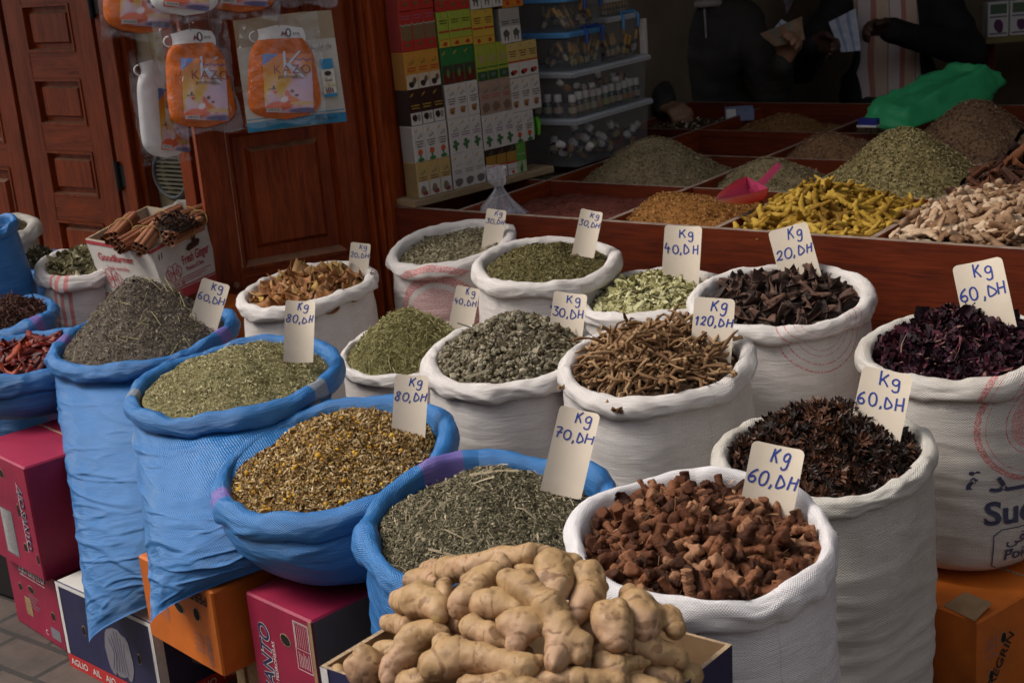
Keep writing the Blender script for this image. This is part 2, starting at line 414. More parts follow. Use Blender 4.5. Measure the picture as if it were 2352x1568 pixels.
_if = np.array([(0, 11, 5), (0, 5, 1), (0, 1, 7), (0, 7, 10), (0, 10, 11), (1, 5, 9), (5, 11, 4), (11, 10, 2), (10, 7, 6), (7, 1, 8), (3, 9, 4), (3, 4, 2), (3, 2, 6), (3, 6, 8), (3, 8, 9), (4, 9, 5), (2, 4, 11), (6, 2, 10), (8, 6, 7), (9, 8, 1)])
TMPL['ball'] = (_iv, _if)
_gx, _gy = np.meshgrid(np.linspace(-.5, .5, 4), np.linspace(-.5, .5, 3), indexing='ij')
_gz = .9*(_gx**2)*2-.6*(_gy**2)*2+.25*_gx*_gy*4
_gw = _gy*(1-1.6*_gx**2)
TMPL['petal'] = (np.stack([_gx, _gw, _gz], -1).reshape(-1, 3), np.array([f for i in range(3) for j in range(2) for f in ((i*3+j, i*3+3+j, i*3+4+j), (i*3+j, i*3+4+j, i*3+1+j))]))

def frames(nrm, tilt, rs):
    n = len(nrm); z = nrm+rs.normal(size=(n, 3))*tilt; z /= np.linalg.norm(z, axis=1)[:, None]
    t = rs.normal(size=(n, 3)); t -= z*(t*z).sum(1)[:, None]; t /= np.linalg.norm(t, axis=1)[:, None]
    return np.stack([t, np.cross(z, t), z], 2)            # columns are the piece's axes

def scatter_pieces(P, Nn, kind, size, jit, tilt, rs, lift=.0, r0=0.0, r1=1.0):
    T, Fc = TMPL[kind]; n = len(P)
    S = np.asarray(size, float)[None]*np.exp(rs.normal(size=(n, 1))*jit)*(1+.2*rs.normal(size=(n, 3))).clip(.5, 1.6)
    R = frames(Nn, tilt, rs)
    V = np.einsum('nij,nkj->nki', R, T[None]*S[:, None, :])+P[:, None, :]+Nn[:, None, :]*lift*rs.rand(n, 1)[:, :, None]
    Fa = (np.arange(n)[:, None, None]*len(T)+Fc[None]).reshape(-1, 3)
    rnd = np.repeat(r0+(r1-r0)*rs.rand(n), len(T))
    return V.reshape(-1, 3), Fa, rnd

class Heap:
    """height field of a heap: ellipse (round) or rectangle; world-aligned, local to its centre"""
    def __init__(s, c, R, H, seed, Ry=None, rect=None, peak=(0, 0), p=1.5, tilt=(0, 0), lump=.009, cone=None, clipz=None):
        s.c = np.asarray(c, float); s.R = R; s.Ry = Ry or R; s.H = H; s.seed = seed; s.rect = rect; s.peak = peak; s.p = p; s.tilt = tilt; s.lump = lump; s.cone = cone
    def z(s, x, y):
        if s.rect:
            rho = np.sqrt(((x-s.peak[0])/s.R)**2+((y-s.peak[1])/s.Ry)**2)
        else:
            px, py = s.peak; q = np.sqrt((x/s.R)**2+(y/s.Ry)**2).clip(0, 1)
            rho = np.sqrt(((x-px*(1-q))/s.R)**2+((y-py*(1-q))/s.Ry)**2)
        if s.rect: h = s.H*np.exp(-(rho**s.p))
        else: h = s.H*(1-rho.clip(0, 1.2)**s.p)
        P = np.stack([x, y, np.zeros_like(x)+s.seed], -1)
        return h+s.tilt[0]*x+s.tilt[1]*y+s.lump*sinnoise(P, 9, s.seed, 3)
    def normal(s, x, y, e=.004):
        n = np.stack([-(s.z(x+e, y)-s.z(x-e, y))/(2*e), -(s.z(x, y+e)-s.z(x, y-e))/(2*e), np.ones_like(x)], -1)
        return n/np.linalg.norm(n, axis=-1)[..., None]
    def samples(s, n, rs, jitter=1.0, edge=.97):
        if s.rect:
            x0, x1, y0, y1 = s.rect
            if jitter < 1:
                k = int(math.sqrt(n*(x1-x0)/(y1-y0)))+1; l = int(n/k)+1
                gx, gy = np.meshgrid((np.arange(k)+.5)/k, (np.arange(l)+.5)/l); q = np.stack([gx.ravel(), gy.ravel()], 1)
                q += (rs.rand(*q.shape)-.5)*jitter/np.array([k, l]); q = q[rs.permutation(len(q))[:n]].clip(.01, .99)
            else: q = rs.rand(n, 2)
            x = x0+(x1-x0)*q[:, 0]; y = y0+(y1-y0)*q[:, 1]
        else:
            if jitter < 1:
                i = np.arange(n); r = np.sqrt((i+.5)/n)*edge; a = i*2.39996+rs.rand()*6
                r = (r+(rs.rand(n)-.5)*jitter/math.sqrt(n)).clip(0, edge); a = a+(rs.rand(n)-.5)*jitter*.6
            else: r = np.sqrt(rs.rand(n))*edge; a = rs.rand(n)*6.2832
            x = s.R*r*np.cos(a); y = s.Ry*r*np.sin(a)
        return np.stack([x, y, s.z(x, y)], 1), s.normal(x, y)
    def base(s, n=44, drop=.03):
        if s.rect:
            x0, x1, y0, y1 = s.rect; X, Y = np.meshgrid(np.linspace(x0, x1, n), np.linspace(y0, y1, n), indexing='ij')
            V = np.stack([X, Y, s.z(X, Y)], -1).reshape(-1, 3); i, j = np.meshgrid(np.arange(n-1), np.arange(n-1), indexing='ij')
            a = (i*n+j).ravel(); Fc = np.stack([a, a+n, a+n+1, a+1], 1); return V, Fc
        m = 72; rr = np.linspace(0.02, 1.0, n); th = np.arange(m)*6.2832/m
        Rr, Th = np.meshgrid(rr, th, indexing='ij'); X = s.R*Rr*np.cos(Th); Y = s.Ry*Rr*np.sin(Th)
        V = np.stack([X, Y, s.z(X, Y)], -1).reshape(-1, 3)
        i, j = np.meshgrid(np.arange(n-1), np.arange(m), indexing='ij'); a = (i*m+j).ravel(); b = (i*m+(j+1) % m).ravel()
        Fc = np.stack([a, a+m, b+m, b], 1)
        return V, np.concatenate([Fc]) 

def build_heap(name, label, cat, hp, mat, layers, base_r=.25, seed=0, stuff=True, group=None):
    """one mesh: the mound and the loose bits lying on it"""
    rs = np.random.RandomState(seed+hp.seed); V, Fq = hp.base(); V = V.copy(); V[:, 2] -= .004
    Vs = [V]; Ft = []; rn = [np.clip(base_r+.12*sinnoise(V, 60, hp.seed+5, 2), 0, 1)]; nv = len(V)
    for (kind, n, size, jit, tilt, lift, r0, r1) in layers:
        P, Nn = hp.samples(n, rs)
        v, f, r = scatter_pieces(P, Nn, kind, size, jit, tilt, rs, lift, r0, r1)
        Vs.append(v); Ft.append(f+nv); rn.append(r); nv += len(v)
    me = mesh_np(name, np.concatenate(Vs), [Fq, np.concatenate(Ft)] if Ft else Fq, mat, smooth=False, attrs={'rnd': np.concatenate(rn)})
    o = put(name, me, None, hp.c); tag(o, label, cat, group, 'stuff' if stuff else None); return o

def pile(name, label, cat, group, meshes, hp, n, seed, inset=0.0, tilt=.5, smin=.8, smax=1.2, lift=.004, jitter=.9, edge=.93, flat_=1.0):
    """loose countable pieces: every one an object of its own"""
    rs = np.random.RandomState(seed); P, Nn = hp.samples(n, rs, jitter, edge)
    if hp.rect: P[:, :2] *= (1-inset); P[:, 2] = hp.z(P[:, 0], P[:, 1])
    R = frames(Nn, tilt, rs)
    for i in range(len(P)):
        o = bpy.data.objects.new(name, meshes[rs.randint(len(meshes))]); COL.objects.link(o)
        s = smin+(smax-smin)*rs.rand(); M = Matrix(R[i].tolist()).to_4x4()
        p = hp.c+P[i]+Nn[i]*lift*(.3+rs.rand())
        o.matrix_world = Matrix.Translation([float(c) for c in p])@M@Matrix.Scale(s, 4)
        tag(o, label, cat, group)

# ------------------------------------------------------------------ sacks
def catmull(pts, n):
    pts = np.asarray(pts, float); k = len(pts); t = np.linspace(0, k-1, n); i = np.clip(t.astype(int), 0, k-2); u = (t-i)[:, None]
    p0 = pts[np.clip(i-1, 0, k-1)]; p1 = pts[i]; p2 = pts[i+1]; p3 = pts[np.clip(i+2, 0, k-1)]
    return .5*((2*p1)+(-p0+p2)*u+(2*p0-5*p1+4*p2-p3)*u*u+(-p0+3*p1-3*p2+p3)*u**3)

ROLL = [(-1.25, -4.6), (-1.15, -2.6), (-1.05, -.9), (-.85, .35), (-.40, .95), (.15, 1.0), (.62, .66), (.90, .1), (1.0, -.5), (1.02, -1.2), (.88, -1.9), (.50, -2.25), (.05, -2.0), (-.1, -1.4)]
SACKS = {}
def sack(key, label, px, py, d, w, zb, mat, seed, rr=.017, squash=1.0, bulge=.06, tilt=(0, 0), crease=.0016, pleat=.008, tip=None, group=None, dirx=None, rollh=.68, wob=.008, rbot=.06, rmin=.55, nv=64, shift=(0, 0), gap=0.0, cat='sack', name='open_sack'):
    """px, py: middle of the rolled rim in the photo; d its depth; w its width in photo units; zb height of the sack's base"""
    if tip is not None: nv = 190
    C = at(px, py, d); r = w*d/F/2-rr
    cd = nrmz(np.array([-C[0], -C[1]])) if dirx is None else nrmz(dirx); sd_ = np.array([-cd[1], cd[0]])   # to camera, to the right
    base = np.array([C[0]+shift[0], C[1]+shift[1], zb])
    root = empty(name, base, label, cat, group)
    H = C[2]-zb; off = C-base
    NT = 168; th = np.linspace(-math.pi, math.pi, NT+1); ct, st = np.cos(th), np.sin(th)
    circ = np.stack([ct, st, 0*th], 1)
    rad = r*(1+.05*sinnoise(circ, .5, seed, 2)); zw = wob*sinnoise(circ, .8, seed+1, 3)
    rx = rad*squash; ry = rad
    def ring(dr, dz, k=1.0):        # dr, dz per theta
        x = (rx*k+dr)*ct; y = (ry*k+dr)*st
        P = np.zeros((NT+1, 3)); P[:, 0] = off[0]+x*cd[0]+y*sd_[0]; P[:, 1] = off[1]+x*cd[1]+y*sd_[1]
        P[:, 2] = H+zw+dz+tilt[0]*x+tilt[1]*y; return P
    prof = catmull(ROLL, 34); fat = 1+.26*sinnoise(circ, .9, seed+2, 3)
    rows = [ring(p[0]*rr*fat, p[1]*rr*rollh*(fat if p[1] > -2.5 else 1)) for p in prof]
    G = np.array(rows); cen = ring(0*th, 0*th-.6*rr)[None]; dirn = G-cen; ln = np.linalg.norm(dirn, axis=2, keepdims=True); dirn = dirn/np.maximum(ln, 1e-6)
    an = np.stack([np.broadcast_to(th[None]*r, G.shape[:2]), np.broadcast_to(np.arange(len(prof))[:, None]*.006, G.shape[:2]), np.zeros(G.shape[:2])], -1)
    an = np.stack([ct[None]*r+0*an[..., 0], st[None]*r+0*an[..., 0], an[..., 1]], -1)
    tw = np.stack([np.cos(th+0)[None]*r+0*an[..., 2], np.sin(th)[None]*r+0*an[..., 2], an[..., 2]*1.1], -1)
    kink = np.clip(1-2.6*np.abs(sinnoise(tw, 5.5, seed+4, 2)), -.2, 1); fine = np.clip(1-2.2*np.abs(sinnoise(tw, 15, seed+6, 2)), -.2, 1)
    disp = .0040*sinnoise(an, 6, seed+3, 2)+.0055*kink+.0022*fine
    G = G+dirn*disp[..., None]*(np.linspace(.4, 1, len(prof))[:, None, None])
    ul = th*r; arc = np.concatenate([[0], np.cumsum(np.linalg.norm(np.diff(prof, axis=0), axis=1))])*rr
    def grid(name_, G, u, v, m):
        nr, nc = G.shape[:2]; i, j = np.meshgrid(np.arange(nr-1), np.arange(nc-1), indexing='ij'); a = (i*nc+j).ravel()
        Fc = np.stack([a, a+nc, a+nc+1, a+1], 1); uv = np.stack([np.broadcast_to(u[None], (nr, nc)), np.broadcast_to(v[:, None], (nr, nc))], -1).reshape(-1, 2)
        return put(name_, mesh_np(name_, G.reshape(-1, 3), Fc, m, uv=uv), root)
    grid('rolled_rim', G, ul, arc-arc[-1]*.55, mat)
    # body
    vv = np.linspace(0, 1, nv); zt = -1.2*rr*rollh; L = H+zt; rows = []
    for v in vv:
        if tip is None:
            rb = rbot/max(L, .1); f = 1+bulge*math.sin(math.pi*min(1, v*1.02)**.75)
            if v > 1-rb: f *= rmin+(1-rmin)*math.sqrt(max(0, 1-((v-(1-rb))/rb)**2))
            f *= .985+.015*min(1, v*8)
            P = ring(0*th+.0*rr, zt-zw*min(1, v*2)-(tilt[0]*rx*ct+tilt[1]*ry*st)*min(1, v*2), f); P[:, 2] -= v*L
            P[:, :2] -= off[:2]*v
        else:
            P0, P1, fall = np.asarray(tip[0])-base, np.asarray(tip[1])-base, tip[2]      # seam ends, world
            t = max(0, (v-fall)/(1-fall)); f = 1+bulge*math.sin(math.pi*min(1, v*1.1))*(1-t)-.10*t*t
            sv = (st+1)/2; seam = P0+(P1-P0)*np.stack([sv, sv, sv**.55], 1)                                        # left end at st=-1
            top = ring(0*th, zt+0*th, f)
            b = max(.02, 1-t**3.2)
            mid = ring(0*th, zt+0*th, 0); x = (rx*f)*ct*b; y = ry*f*st
            P = np.zeros((NT+1, 3)); w_ = v**1.0; e = t**.95
            S2 = np.stack([off[0]+x*cd[0]+y*sd_[0], off[1]+x*cd[1]+y*sd_[1]], 1)
            P[:, :2] = S2*(1-e)+(seam[:, :2]+np.stack([x*cd[0], x*cd[1]], 1))*e
            P[:, 2] = top[:, 2]*(1-w_)+seam[:, 2]*w_
        rows.append(P)
    G = np.array(rows); ax = np.array([off[0], off[1], 0])[None, None]
    dn = G-ax*(1-vv[:, None, None]); dn[..., 2] = 0; dn = dn/np.maximum(np.linalg.norm(dn, axis=2, keepdims=True), 1e-6)
    A = np.stack([np.broadcast_to(ct[None]*r*1.6, G.shape[:2]), np.broadcast_to(st[None]*r*1.6, G.shape[:2]), np.broadcast_to(vv[:, None]*L*7, G.shape[:2])], -1)
    rid = np.clip(1-3.0*np.abs(sinnoise(A, 1.7, seed+7, 2)), -.25, 1) if tip is None else np.clip(1-5*np.abs(sinnoise(A, 1.5, seed+7, 2)), -.15, 1)+.7*np.clip(1-6*np.abs(sinnoise(A*np.array([1, 1, 1.5]), 1.6, seed+17, 2)), -.1, 1)
    A2 = np.stack([ct[None]*r+0*G[..., 0], st[None]*r+0*G[..., 0], np.broadcast_to(vv[:, None]*L*.25, G.shape[:2])], -1)
    pl = sinnoise(A2, 7, seed+8, 2)
    lump = sinnoise(np.stack([ct[None]*r+0*G[..., 0], st[None]*r+0*G[..., 0], np.broadcast_to(vv[:, None]*L, G.shape[:2])], -1), 3.0, seed+9, 2)
    dsp = crease*rid*(np.clip(vv*6, 0, 1)*np.clip((1.02-vv)*8, .3, 1))[:, None]+pleat*pl*np.exp(-vv*9)[:, None]+(.006 if tip is None else .011)*lump*np.sin(vv*math.pi)[:, None]
    G = G+dn*dsp[..., None]
    vm = vv*L
    if tip is None:                                    # close the base
        c = G[-1].mean(0); G = np.concatenate([G, (G[-1]*.02+c*.98)[None]]); vm = np.concatenate([vm, [vm[-1]+r]])
    grid('body', G, ul, vm, mat)
    Gb = G
    def surf(u, v, e=.0022):                           # a printed mark's point: u right, v down, metres
        fu = (u/r+math.pi)/(2*math.pi)*NT; fv = v/L*(nv-1); i = int(np.clip(fu, 0, NT-1)); j = int(np.clip(fv, 0, nv-2)); a, b = fu-i, fv-j
        p = Gb[j, i]*(1-a)*(1-b)+Gb[j, i+1]*a*(1-b)+Gb[j+1, i]*(1-a)*b+Gb[j+1, i+1]*a*b
        n = np.cross(Gb[j, i+1]-Gb[j, i], Gb[j+1, i]-Gb[j, i]); n = -nrmz(n)
        return p-n*e if (n[:2]@(p-off)[:2]) < 0 else p+n*e
    S = dict(C=C, r=r, rr=rr, cd=cd, sd=sd_, root=root, surf=surf, tilt=tilt, squash=squash, base=base)
    SACKS[key] = S; return S

def sack_heap(key, H, seed, fill=.02, peak=(0, 0), p=1.5, lump=.009, grow=0.0):
    """mound inside a sack; peak in (right, towards camera) fractions of the radius"""
    S = SACKS[key]; R = S['r']-S['rr']*1.0+grow; pk = (S['sd']*peak[0]+S['cd']*peak[1])*R
    c = S['C'].copy(); c[2] -= fill; tl = (S['cd']*S['tilt'][0]+S['sd']*S['tilt'][1])
    h = Heap(c, R, H, seed, peak=(pk[0], pk[1]), p=p, lump=lump, tilt=(tl[0], tl[1])); return h
# ------------------------------------------------------------------ sacks of the stall
def blue(name, stripes=(), **k): return fabric(name, BLUE, .0058, stripes=[(a, b, c, .8) for a, b, c in stripes], dirt=(.05, .17, .36), dirtamt=.4, rough=.33, spec=.5, crumple=2.0, wstr=.55, **k)
def white(name, stripes=(), rings=(), base=WHITE, weave=.0048, **k): return fabric(name, base, weave, stripes=tuple(stripes)+((.112, .1145, (.44, .40, .37), .4),), rings=rings, dirt=(base[0]*.60, base[1]*.54, base[2]*.47), dirtamt=.6, rough=.62, spec=.3, crumple=1.0, crease=.55, **k)
f_w = white('white_sackcloth'); f_wc = white('coarse_sackcloth', weave=.006, wstr=.6, base=(.62, .57, .52))
f_wg = white('greyish_sackcloth', base=(.60, .56, .50), weave=.006, wstr=.5)
f_b = blue('blue_sackcloth')

def ss(k, *a, **kw): return sack(k, *a, **kw)
WG, BG = 'white woven sacks of the stall', 'blue woven sacks of the stall'
ss('W1', 'white sack with faded red round print holding pale dried flowers, by the dark door post', 1038, 566, 4.08, 300, 0, white('white_red_print_a', rings=[(-.06, .13, .10, .125, RED), (-.06, .13, .0, .085, (.62, .25, .24))]), 11, rr=.017, tilt=(-.12, .14), bulge=.02, crease=.003, group=WG)
ss('W2', 'white sack full of dark green crushed herb, with a blue letter on its side', 1256, 604, 3.75, 342, 0, white('white_plain_a'), 12, rr=.016, tilt=(-.08, 0), group=WG)
ss('W3', 'white sack of pale green flaky leaves behind the knotted roots', 1495, 678, 3.62, 345, 0, f_w, 13, rr=.016, tilt=(-.08, .03), group=WG)
ss('W4', 'white sack of dark brown pods standing against the counter', 1794, 684, 3.42, 425, 0, white('white_red_print_b', rings=[(.10, -.02, .112, .116, RED), (.10, -.02, .094, .097, RED), (.10, -.02, .075, .077, RED), (.10, -.02, .062, .064, RED)]), 14, rr=.016, tilt=(-.12, 0), bulge=.10, group=WG)
ss('W5', 'big white sugar sack of dark purple petals standing on an orange carton', 2205, 798, 3.0, 452, .225, white('white_red_print_c', rings=[(.155, .085, .118, .130, RED), (.155, .085, .108, .110, RED), (.155, .085, .0, .062, (.60, .20, .19)), (.155, .085, .070, .073, RED)], base=(.62, .57, .52), weave=.006, wstr=.6), 15, rr=.016, tilt=(-.08, .06), bulge=.09, group=WG)
ss('W6', 'white sack of curled orange peel in front of the carved door leaf', 708, 660, 4.0, 322, 0, white('white_plain_b'), 16, rr=.016, tilt=(-.05, .10), bulge=.06, group=WG)
ss('W7', 'small white sack of pale green needle leaves heaped to a point', 940, 806, 3.6, 325, 0, f_w, 17, rr=.011, tilt=(-.10, .03), bulge=.03, group=WG)
ss('W8', 'white sack of grey dried flower buds between the green needles and the knotted roots', 1172, 812, 3.30, 400, 0, f_w, 18, rr=.017, tilt=(-.12, .05), bulge=.05, group=WG)
ss('W9', 'white sack of long knotted brown roots in the middle of the stall', 1504, 832, 3.10, 446, 0, white('white_plain_c', weave=.0055, wstr=.5), 19, rr=.016, tilt=(-.12, .05), bulge=.05, group=WG, pleat=.009)
ss('W10', 'tall beige white sack of dark star shaped spice at the right front', 1892, 1040, 2.72, 500, 0, f_wg, 20, rr=.015, tilt=(-.10, .02), bulge=.05, crease=.003, group=WG)
ss('W11', 'clean white sack full of red brown root chunks beside the ginger carton', 1604, 1240, 2.19, 628, 0, white('white_plain_d', base=(.76, .72, .72), weave=.0045, wstr=.45), 21, rr=.014, tilt=(-.12, 0), bulge=.06, crease=.003, group=WG, rollh=1.0)
ss('W12', 'white sack with red stripes holding pale green leaves, left of the ginger box', 190, 606, 4.3, 214, 0, white('white_red_stripes', stripes=[(-.100, -.091, RED, 1.0), (-.082, -.071, RED, 1.0), (-.058, -.046, RED, 1.0)]), 22, rr=.017, tilt=(-.15, .05), bulge=.05, crease=.003, group=WG)
ss('W13', 'white sack of brown powder at the left edge before the carved shutter', 15, 526, 5.0, 150, 0, f_wg, 23, rr=.020, tilt=(-.2, .05), bulge=.04, group=WG)
ss('W14', 'pale empty looking sack leaning behind the cinnamon box', 410, 486, 4.75, 170, 0, f_wg, 24, rr=.012, tilt=(-.05, .15), bulge=.03, group=WG, wob=.012)

def seam(a, b): return (a, b)
ss('B1', 'tall blue sack of grey lavender heaped to a high cone, its lower corner hanging', 328, 772, 3.60, 425, .225, blue('blue_lavender_sack', [(-.45, -.41, PURPLE), (.20, .245, PURPLE)]), 31, rr=.016, tilt=(-.06, .07), crease=.0055, pleat=.004, tip=(at(205, 1478, 3.08), at(500, 1330, 3.10), .06), group=BG, bulge=.02)
ss('B2', 'tall blue sack of fine green herb with a beige band and a hanging corner', 540, 870, 3.20, 492, .41, blue('blue_beige_band_sack', [(.165, .205, BEIGE), (-.40, -.36, BEIGE)]), 32, rr=.016, tilt=(-.06, .07), crease=.0055, pleat=.004, tip=(at(347, 1436, 2.80), at(650, 1290, 2.78), .06), group=BG, bulge=.03)
ss('B3', 'bulging blue sack of golden chamomile on the pink carton', 764, 1052, 2.84, 578, .405, blue('blue_purple_band_sack', [(-.345, -.295, PURPLE), (.50, .56, PURPLE)], crease=.7), 33, rr=.0185, tilt=(-.10, .14), crease=.003, bulge=.05, group=BG, rbot=.16, rmin=.42, shift=(.03, -.02))
ss('B4', 'open blue sack of coarse grey green herb behind the fresh ginger', 1112, 1188, 2.50, 622, .0, blue('blue_purple_patch_sack', [(-.66, -.57, PURPLE), (.20, .27, PURPLE)], crease=.8), 34, rr=.0185, tilt=(-.12, .05), crease=.003, bulge=.03, group=BG, wob=.012)
ss('B5', 'blue sack of split red chillies at the left edge', 62, 822, 3.66, 345, .5, f_b, 35, rr=.022, tilt=(-.06, .02), crease=.003, group=BG, bulge=.10)
ss('B6', 'blue sack of dark brown stems behind the red chillies', 15, 732, 4.05, 240, .2, blue('blue_purple_band_b', [(.06, .09, PURPLE)]), 36, rr=.020, tilt=(-.10, .10), group=BG)
ss('B7', 'blue sack of blackish dried leaves behind the striped white sack', 95, 606, 4.75, 130, .0, f_b, 37, rr=.016, tilt=(-.2, 0), group=BG)
ss('B8', 'tall closed blue sack cut by the left edge of the picture', -32, 520, 4.2, 130, .0, f_b, 38, rr=.008, tilt=(-.1, 0), bulge=.42, group=BG, rollh=1.1)

# ------------------------------------------------------------------ what fills them
G = lambda *c: c
m_beigeflw = bits('dried_flower_bits', [(.05, (.10, .085, .045)), (.5, (.24, .20, .12)), (.95, (.36, .31, .20))])
m_dkgreen = bits('dark_green_herb', [(.05, (.060, .050, .014)), (.5, (.145, .118, .042)), (.95, (.25, .21, .10))])
m_flake = bits('pale_green_flakes', [(.1, (.17, .15, .05)), (.5, (.39, .36, .165)), (.95, (.56, .52, .30))])
m_needle = bits('green_needles', [(.05, (.12, .105, .032)), (.5, (.28, .25, .100)), (.95, (.46, .41, .21))])
m_bud = bits('grey_buds', [(.05, (.06, .045, .022)), (.35, (.15, .120, .070)), (.6, (.21, .19, .135)), (.95, (.38, .32, .22))])
m_lav = bits('lavender_bits', [(.05, (.055, .042, .032)), (.5, (.155, .122, .092)), (.9, (.29, .235, .18)), (.97, (.34, .30, .13))])
m_fine = bits('fine_green_herb', [(.05, (.11, .095, .033)), (.5, (.27, .235, .105)), (.95, (.50, .44, .26))])
m_cham = bits('chamomile_bits', [(.05, (.085, .040, .010)), (.35, (.24, .135, .038)), (.65, (.40, .26, .10)), (.95, (.60, .46, .27))])
m_chamhead = bits('chamomile_heads', [(.1, (.36, .17, .02)), (.9, (.62, .36, .04))])
m_thyme = bits('grey_green_leaf', [(.05, (.045, .038, .020)), (.5, (.130, .115, .066)), (.8, (.24, .205, .13)), (.97, (.46, .37, .24))])
m_hib = bits('hibiscus_petals', [(.1, (.009, .004, .007)), (.6, (.032, .008, .016)), (.9, (.075, .015, .026)), (.99, (.26, .15, .11))], rough=.6)
m_powder = bits('tan_powder', [(.1, (.13, .10, .055)), (.9, (.26, .21, .13))])
m_dkleaf = bits('blackish_leaves', [(.1, (.02, .018, .010)), (.8, (.085, .07, .04))])
m_bay = bits('bay_leaves', [(.1, (.09, .08, .035)), (.5, (.22, .19, .10)), (.95, (.40, .36, .22))])
m_stem = bits('brown_stems', [(.1, (.025, .011, .008)), (.6, (.085, .032, .022)), (.95, (.16, .075, .05))])

HP = {}
def fillsack(key, name, label, mat, H, layers, seed, **k):
    br = k.pop('base_r', .3); HP[key] = sack_heap(key, H, seed, **k); return build_heap(name, label, 'spice heap', HP[key], mat, layers, br, seed)
fillsack('W1', 'dried_flower_heap', 'low fill of pale dried flowers inside the sack with the red round print', m_beigeflw, .03, [('leaf', 3500, (.009, .003, .003), .3, .5, .004, 0, 1)], 51, fill=.010)
fillsack('W2', 'crushed_herb_heap', 'dark green crushed herb filling the sack with the blue letter', m_dkgreen, .055, [('leaf', 9000, (.006, .0022, .002), .35, .5, .003, 0, 1)], 52, fill=.010, peak=(-.1, 0))
fillsack('W3', 'pale_leaf_flake_heap', 'pale green leaf flakes filling a white sack by the counter', m_flake, .055, [('petal', 900, (.024, .012, .006), .3, .35, .006, 0, 1), ('leaf', 1800, (.017, .006, .004), .35, .4, .007, .1, 1)], 53, fill=.014, lump=.009)
fillsack('W7', 'green_needle_heap', 'steep heap of pale green needle leaves in the small white sack', m_needle, .115, [('stick', 7500, (.014, .0011, .001), .3, .4, .004, 0, 1)], 54, fill=.004, p=1.25)
fillsack('W8', 'flower_bud_heap', 'heap of grey furry dried flower buds in a white sack', m_bud, .085, [('ball', 900, (.011, .010, .010), .3, .6, .006, 0, .9), ('chunk', 1500, (.013, .007, .006), .35, .6, .006, 0, 1), ('stick', 260, (.024, .0012, .0012), .4, .4, .009, .6, 1)], 55, fill=.004, lump=.01)
fillsack('B1', 'lavender_heap', 'high cone of grey dried lavender in the tall blue sack', m_lav, .165, [('leaf', 14000, (.0060, .0020, .0022), .3, .5, .003, 0, .9), ('stick', 160, (.035, .0009, .0009), .4, .25, .006, .9, 1.1)], 56, fill=.010, p=1.15, peak=(.02, -.05))
fillsack('B2', 'fine_herb_heap', 'broad heap of fine light green herb in the blue sack with the beige band', m_fine, .075, [('leaf', 20000, (.0042, .0017, .0015), .35, .5, .002, 0, 1), ('stick', 100, (.018, .0008, .0008), .4, .3, .005, .8, 1.1)], 57, fill=.008, p=1.5, peak=(.1, 0))
o = fillsack('B3', 'chamomile_heap', 'golden heap of dried chamomile flowers in the bulging blue sack', m_cham, .085, [('petal', 6500, (.0070, .0045, .003), .35, .8, .004, 0, 1), ('leaf', 9000, (.0075, .0018, .002), .4, .7, .006, .25, 1), ('chunk', 900, (.006, .005, .004), .3, .5, .004, 0, .5)], 58, fill=.022, peak=(.12, -.12))
S = SACKS['B3']; rs = np.random.RandomState(5); P, Nn = HP['B3'].samples(420, rs); v, f, r = scatter_pieces(P, Nn, 'ball', (.0075, .0075, .006), .2, .4, rs, .005)
o.data.materials.append(m_chamhead); b = len(o.data.vertices)
hd = put('chamomile_heads', mesh_np('chamomile_heads', v, f, m_chamhead, attrs={'rnd': r}), o); tag(hd, 'small golden yellow flower heads', kind='stuff')
fillsack('B4', 'thyme_leaf_heap', 'broad heap of coarse grey green dried leaf in the blue sack behind the ginger', m_thyme, .075, [('leaf', 32000, (.0056, .0015, .0016), .40, .5, .003, 0, .95), ('stick', 600, (.014, .0008, .0008), .5, .3, .005, .85, 1.1)], 59, fill=.024, p=1.7, peak=(.1, -.1), base_r=.2)
fillsack('W5', 'hibiscus_heap', 'heap of dark purple dried hibiscus petals in the sugar sack', m_hib, .085, [('petal', 2600, (.021, .013, .009), .35, .9, .008, 0, .93), ('leaf', 900, (.016, .003, .004), .4, .6, .012, .5, 1.02)], 60, fill=.016, lump=.014)
fillsack('W13', 'brown_powder_heap', 'brown powder in the white sack at the left edge', m_powder, .04, [('chunk', 1500, (.006, .005, .004), .3, .5, .003, 0, 1)], 61, fill=.005)
fillsack('B7', 'black_leaf_heap', 'blackish crumbled leaves in the low blue sack at the back left', m_dkleaf, .05, [('petal', 900, (.02, .011, .008), .3, .6, .006, 0, 1)], 62, fill=.004)
fillsack('W12', 'bay_leaf_heap', 'pale dried green leaves filling the red striped sack', m_bay, .05, [('petal', 620, (.036, .018, .010), .3, .6, .010, 0, 1)], 63, fill=.018, lump=.012)
fillsack('B6', 'brown_stem_heap', 'dark reddish brown stems filling the blue sack behind the chillies', m_stem, .05, [('stick', 2200, (.020, .0022, .002), .35, .6, .008, 0, 1)], 64, fill=.004)

# ------------------------------------------------------------------ countable pieces: peel, pods, roots, stars, chunks, chillies
def sdf_mesh(name, caps, k, h, mat, cut=None, ring=None, seed=0, amp=.0):
    pts = np.array([c[0] for c in caps]+[c[2] for c in caps]); rmax = max(max(c[1], c[3]) for c in caps)+3*h
    lo, hi = pts.min(0)-rmax, pts.max(0)+rmax
    def fn(P):
        Pw = P
        d = sd_caps(Pw, caps, k)
        if amp: d = d+amp*sinnoise(P, ring or 40, seed, 2)
        if cut is not None:
            for (n, o) in cut: d = np.maximum(d, P@np.asarray(n, np.float32)-o)
        return d
    V, Fc = surface_net(fn, lo, hi, h); return mesh_np(name, V, Fc, mat)

